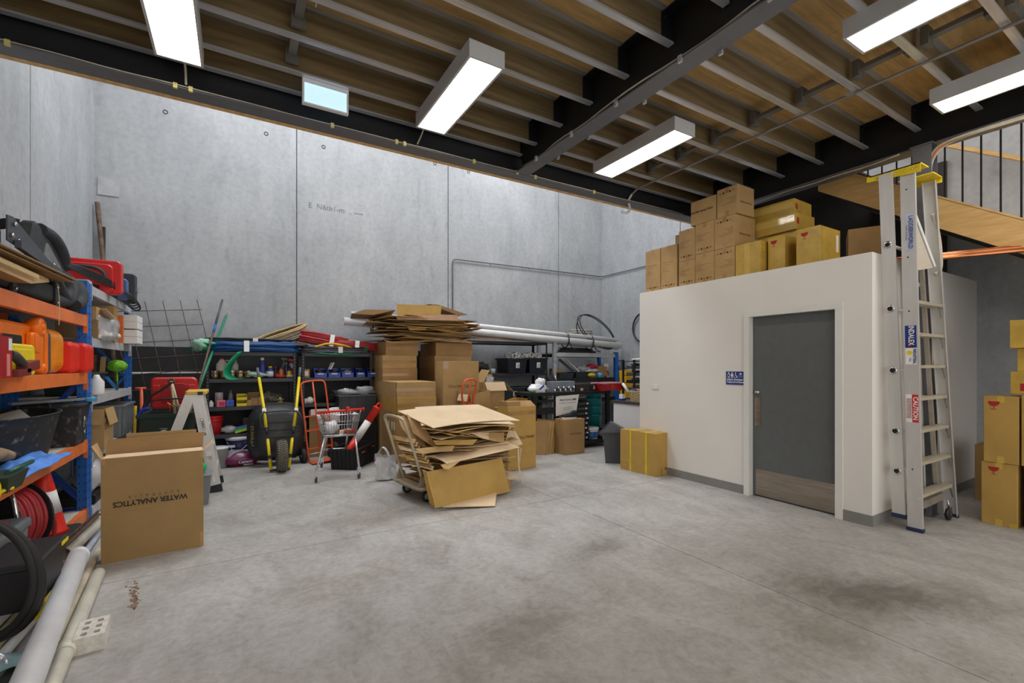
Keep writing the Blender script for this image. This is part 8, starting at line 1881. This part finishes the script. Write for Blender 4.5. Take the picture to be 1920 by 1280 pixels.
# ------------------------------------------------------------------ tall platform ladder
L0 = V(5.23, 1.61, 0)
t = thing('platform_ladder', 'tall folded aluminium platform ladder with yellow caps beside the white room', 'ladder', L0)
def chan(p0, p1, w, dep, s, m1=M_ALU, nm='rail'):
    """channel rail: web in the YZ plane of width w (along Y), flanges dep pointing to s*X"""
    p0, p1 = Vector(p0)-L0, Vector(p1)-L0; m = MB()
    def sec(p): return [p+V(0, -w/2, 0), p+V(0, w/2, 0), p+V(s*dep, w/2, 0), p+V(s*dep, w/2-0.004, 0), p+V(s*0.004, w/2-0.004, 0), p+V(s*0.004, -w/2+0.004, 0), p+V(s*dep, -w/2+0.004, 0), p+V(s*dep, -w/2, 0)]
    a, b = sec(p0), sec(p1); n = 8
    m.add(a+b, [tuple(range(n))[::-1], tuple(range(n, 2*n))]+[(i, (i+1) % n, n+(i+1) % n, n+i) for i in range(n)])
    return obj(nm, m, m1, t)
F0, F1 = V(5.23, 1.665, 0.02), V(5.165, 1.70, 3.26)       # front left rail (stickers)
G0, G1 = V(6.06, 1.645, 0.02), V(5.70, 1.705, 3.26)        # front right rail
H0, H1 = V(5.25, 1.79, 0.11), V(5.125, 1.85, 3.26)      # rear left rail
K0, K1 = V(5.80, 1.80, 0.11), V(5.66, 1.85, 3.20)
o = chan(F0, F1, 0.107, 0.03, 1, nm='front_rail'); chan(G0, G1, 0.100, 0.03, -1, nm='front_rail')
rr = chan(H0, H1, 0.100, 0.03, 1, nm='rear_rail'); chan(K0, K1, 0.09, 0.03, -1, nm='rear_rail')
M_FOOT = mat('navy_foot', (36, 44, 84), 0.6)
for p, w in ((F0, 0.12), (G0, 0.11)): obj('foot', MB().rbox(p.x-L0.x-0.008, p.y-L0.y-w/2, -0.0, p.x-L0.x+0.04 if p is F0 else p.x-L0.x+0.012, p.y-L0.y+w/2, 0.035, 0.005, 'y', 2, 0.002), M_FOOT, t)
obj('foot', MB().rbox(H0.x-L0.x-0.006, H0.y-L0.y-0.055, 0.085, H0.x-L0.x+0.035, H0.y-L0.y+0.055, 0.125, 0.005, 'y', 2, 0.002), M_FOOT, t)
def onr(a, b, z): return a.lerp(b, (z-a.z)/(b.z-a.z))-L0
for k in range(8):
    z = 0.335+0.291*k
    if z > 2.2: break
    a = onr(F0, F1, z); b = onr(G0, G1, z)
    obj('tread', MB().box(a.x+0.004, a.y-0.048, z-0.028, b.x-0.004, a.y+0.045, z), mat('ribbed_aluminium', (206, 196, 176), 0.5, 0.5, var=0.08, scale=60, stretch=(0.1, 6, 1)), t)
    for s_, q in ((1, a), (-1, b)):
        obj('knee_brace', MB().bar((q.x+s_*0.015, q.y-0.03, z-0.13), (q.x+s_*0.09, q.y-0.03, z-0.03), 0.012, 0.005), M_CHROME, t)
for z in (0.52, 0.89, 1.45, 2.02, 2.61):
    a = onr(H0, H1, z); b = onr(K0, K1, z)
    rg = obj('rung', MB().cyl((a.x-0.006, a.y, z), (b.x, b.y, z), 0.016, n=12), M_ALU, t)
    obj('rung_socket', MB().lathe([(0.020, -0.001), (0.032, -0.001), (0.034, -0.005), (0.031, -0.010), (0.020, -0.010)], (a.x, a.y, z), 18, 'x'), M_CHROME, rg)
    obj('rung_bore', MB().lathe([(0.020, -0.0108), (0, -0.0108)], (a.x, a.y, z), 14, 'x'), M_MATT, rg)
for z in (0.06, 0.16, 0.30): 
    for dy in (-0.025, 0.03):
        q = onr(F0, F1, z); obj('rivet', MB().lathe([(0.006, 0), (0.005, -0.003), (0, -0.004)], (q.x, q.y+dy, z), 8, 'x'), M_CHROME, t)
for z in (0.44+0.12, 1.70, 1.84, 1.985, 2.47, 2.60, 3.08):
    q = onr(F0, F1, z); obj('bolt_hole', MB().lathe([(0.007, -0.0012), (0, -0.0012)], (q.x, q.y+0.008, z), 10, 'x'), M_MATT, t)
# yellow end caps
CY = mat('cap_bright_yellow', (236, 204, 30), 0.4)
obj('yellow_cap', MB().prism([(-0.085, 1.60-L0.y, 3.20), (-0.085, 1.60-L0.y, 3.285), (-0.085, 2.00-L0.y, 3.285), (-0.085, 2.00-L0.y, 3.235)], (0.007, 0, 0)), CY, t)
obj('yellow_cap', MB().box(-0.085, 1.60-L0.y, 3.275, 0.10, 1.98-L0.y, 3.285), CY, t)
obj('yellow_cap', MB().prism([(0.50, 1.62-L0.y, 3.23), (0.50, 1.62-L0.y, 3.285), (0.50, 1.88-L0.y, 3.285), (0.50, 1.88-L0.y, 3.25)], (-0.007, 0, 0)), CY, t); obj('yellow_cap', MB().box(0.28, 1.62-L0.y, 3.275, 0.50, 1.88-L0.y, 3.285), CY, t)
for y in (1.63, 1.66, 1.78, 1.92): obj('rivet', MB().lathe([(0.009, 0), (0.007, -0.003), (0, -0.004)], (-0.0852, y-L0.y, 3.245), 8, 'x'), M_CHROME, t)
# folded platform and its arms
A_, B_, C_ = at(1706, 385, y=1.80)-L0, at(1750, 502, y=1.69)-L0, at(1712, 508, y=1.69)-L0
obj('folded_platform', MB().prism([A_, B_, C_], (0.0, 0.018, 0.004)), mat('platform_plate', (214, 206, 190), 0.5, 0.4, var=0.06, scale=30, stretch=(1, 1, 6)), t)
obj('platform_edge', MB().bar(A_+V(0.01, 0, 0.01), B_+V(0.01, 0, 0.01), 0.035, 0.02), M_ALU, t)
obj('platform_arm', MB().bar((0.02, 0.16, 2.90), (0.07, 0.08, 2.36), 0.014, 0.03), M_ALU, t)
obj('platform_stay', MB().tube(smooth([(0.03, 0.15, 2.52), (0.03, 0.13, 2.30), (0.08, 0.10, 2.15)], 2), 0.010, 8), M_CHROME, t)
obj('guard_bar', MB().tube(smooth([(0.50, 0.08, 2.95), (0.545, 0.05, 2.75), (0.60, 0.05, 2.55), (0.60, 0.05, 2.42), (0.55, 0.08, 2.37)], 2), 0.017, 8), mat('cream_tube', (196, 188, 172), 0.5), t)
for z, w in ((2.26, 0.03), (1.20, 0.025)): obj('spreader', MB().bar((0.04, 0.12, z), (0.42, 0.13, z), 0.02, w), M_ALU, t)
obj('inner_brace', MB().bar((0.30, 0.10, 2.4), (0.62, 0.09, 0.35), 0.03, 0.035), mat('warm_alu', (176, 168, 156), 0.45, 0.6), t)
obj('caster_beam', MB().bar((0.05, 0.12, 0.17), (0.78, 0.10, 0.20), 0.05, 0.07), MATS['warm_alu'], t)
for x, y, z in ((0.66, 0.01, 0.062), (0.10, 0.08, 0.055), (0.50, 0.16, 0.09)):
    wh = obj('caster_wheel', MB().lathe([(0, -0.016), (0.05, -0.016), (0.058, -0.008), (0.058, 0.008), (0.05, 0.016), (0, 0.016)], (x, y, z), 20, 'y'), M_BLACK, t)
    obj('caster_fork', MB().prism([(x-0.014, y-0.020, z-0.01), (x+0.014, y-0.020, z-0.01), (x+0.026, y-0.020, z+0.07), (x-0.016, y-0.020, z+0.07)], (0, 0.004, 0)), M_CHROME, wh); obj('caster_stem', MB().cyl((x+0.01, y, z+0.06), (x+0.02, y+0.01, z+0.13), 0.008, n=8), M_CHROME, wh)
# stickers on the front left rail
def sticker(z0, z1, m1, w=0.082, off=0.0, dx=0.0):
    a, b = onr(F0, F1, z0), onr(F0, F1, z1); e = -0.0015-dx
    return obj('sticker', MB().prism([(a.x+e, a.y-w/2+off, z0), (a.x+e, a.y+w/2+off, z0), (b.x+e, b.y+w/2+off, z1), (b.x+e, b.y-w/2+off, z1)], (0.001, 0, 0)), m1, t)
RT = (90, 90, -90)   # reads downwards on a face turned to -X
def stxt(par, s, size, m1, z, dy=0.0, sx=1.0, bold=0.0):
    q = onr(F0, F1, z); text(s, size, m1, par, (q.x-0.0064, q.y+dy, z), RT, sx=sx, bold=bold)
s1 = sticker(2.52, 2.86, mat('pale_blue_sticker', (196, 200, 220), 0.4), 0.05, -0.010); stxt(s1, 'LADDERWORLD', 0.045, M_SIGNB, 2.69, -0.016, 0.88, 0.0005); stxt(s1, 'ladders and access', 0.018, MATS['grey_print'], 2.69, 0.012, 1.0)
s2 = sticker(1.66, 1.855, M_SIGNB); stxt(s2, 'INDALEX', 0.056, M_PAPER, 1.765, -0.004, 0.76, 0.001)
s2 = sticker(1.655, 1.68, M_SIGNB); stxt(s2, 'x', 0.05, M_REDINK, 1.677, 0.0, 1.0, 0.002)
s3 = sticker(1.505, 1.653, M_PAPER); stxt(s3, 'INDUSTRIAL', 0.030, M_SIGNB, 1.578, -0.026, 0.80, 0.0008)
q = onr(F0, F1, 1.61); obj('yellow_disc', MB().lathe([(0.020, -0.003), (0, -0.003)], (q.x, q.y+0.012, 1.61), 16, 'x'), M_YEL, s3); stxt(s3, '120kg', 0.016, M_SIGNB, 1.55, 0.005)
s4 = sticker(0.985, 1.235, M_PAPER, 0.090, 0.0); s5 = sticker(0.985, 1.235, M_RED, 0.045, -0.022, 0.001); stxt(s5, 'CAUTION', 0.047, M_PAPER, 1.11, -0.023, 0.98, 0.001)
for k in range(3): stxt(s4, 'DO NOT STAND ABOVE THIS STEP', 0.012, M_REDINK, 1.11, 0.010+0.012*k, 0.95)

# ------------------------------------------------------------------ cartons at the right edge
MO = MATS['ochre_box']
t = carton('lowest ochre carton with a red glass mark, standing on the floor at the right edge', 6.10, 6.50, 1.205, 1.443, 0.0, 0.585, M_KRAFT3, tape=M_TAPEY); goblet(t, (-0.2012, 0.035, 0.475), 0.075)
obj('corner_tape', MB().box(-0.2012, -0.119, 0.0, -0.20, -0.07, 0.04), M_TAPEY, t)
t = carton('second ochre carton with a red glass mark above the lowest one', 6.09, 6.48, 1.195, 1.425, 0.587, 0.62, M_KRAFT3, tape=M_TAPEY); goblet(t, (-0.1962, 0.045, 0.50), 0.08)
t = carton('ochre carton cut by the right edge beside the marked ones', 6.09, 6.48, 0.93, 1.18, 0.587, 0.64, M_KRAFT3); t = carton('ochre carton on the floor cut by the right edge', 6.12, 6.5, 0.90, 1.16, 0.0, 0.585, M_KRAFT5)
t = carton('small carton with part of a red mark on the right edge stack', 6.22, 6.5, 0.95, 1.275, 1.229, 0.21, MO, tape=M_TAPEY); obj('red_mark', MB().box(-0.1412, 0.03, 0.03, -0.14, 0.10, 0.10), M_REDINK, t)
carton('middle small carton of the right edge stack', 6.24, 6.5, 0.95, 1.235, 1.440, 0.215, MO, tape=M_TAPEY)
carton('topmost small carton of the right edge stack', 6.20, 6.5, 0.95, 1.275, 1.657, 0.26, MO, tape=M_TAPEY)
carton('brown carton standing behind the ochre ones near the side wall', 7.05, 7.45, 1.45, 1.72, 0, 0.62, M_KRAFT5, seam=False)
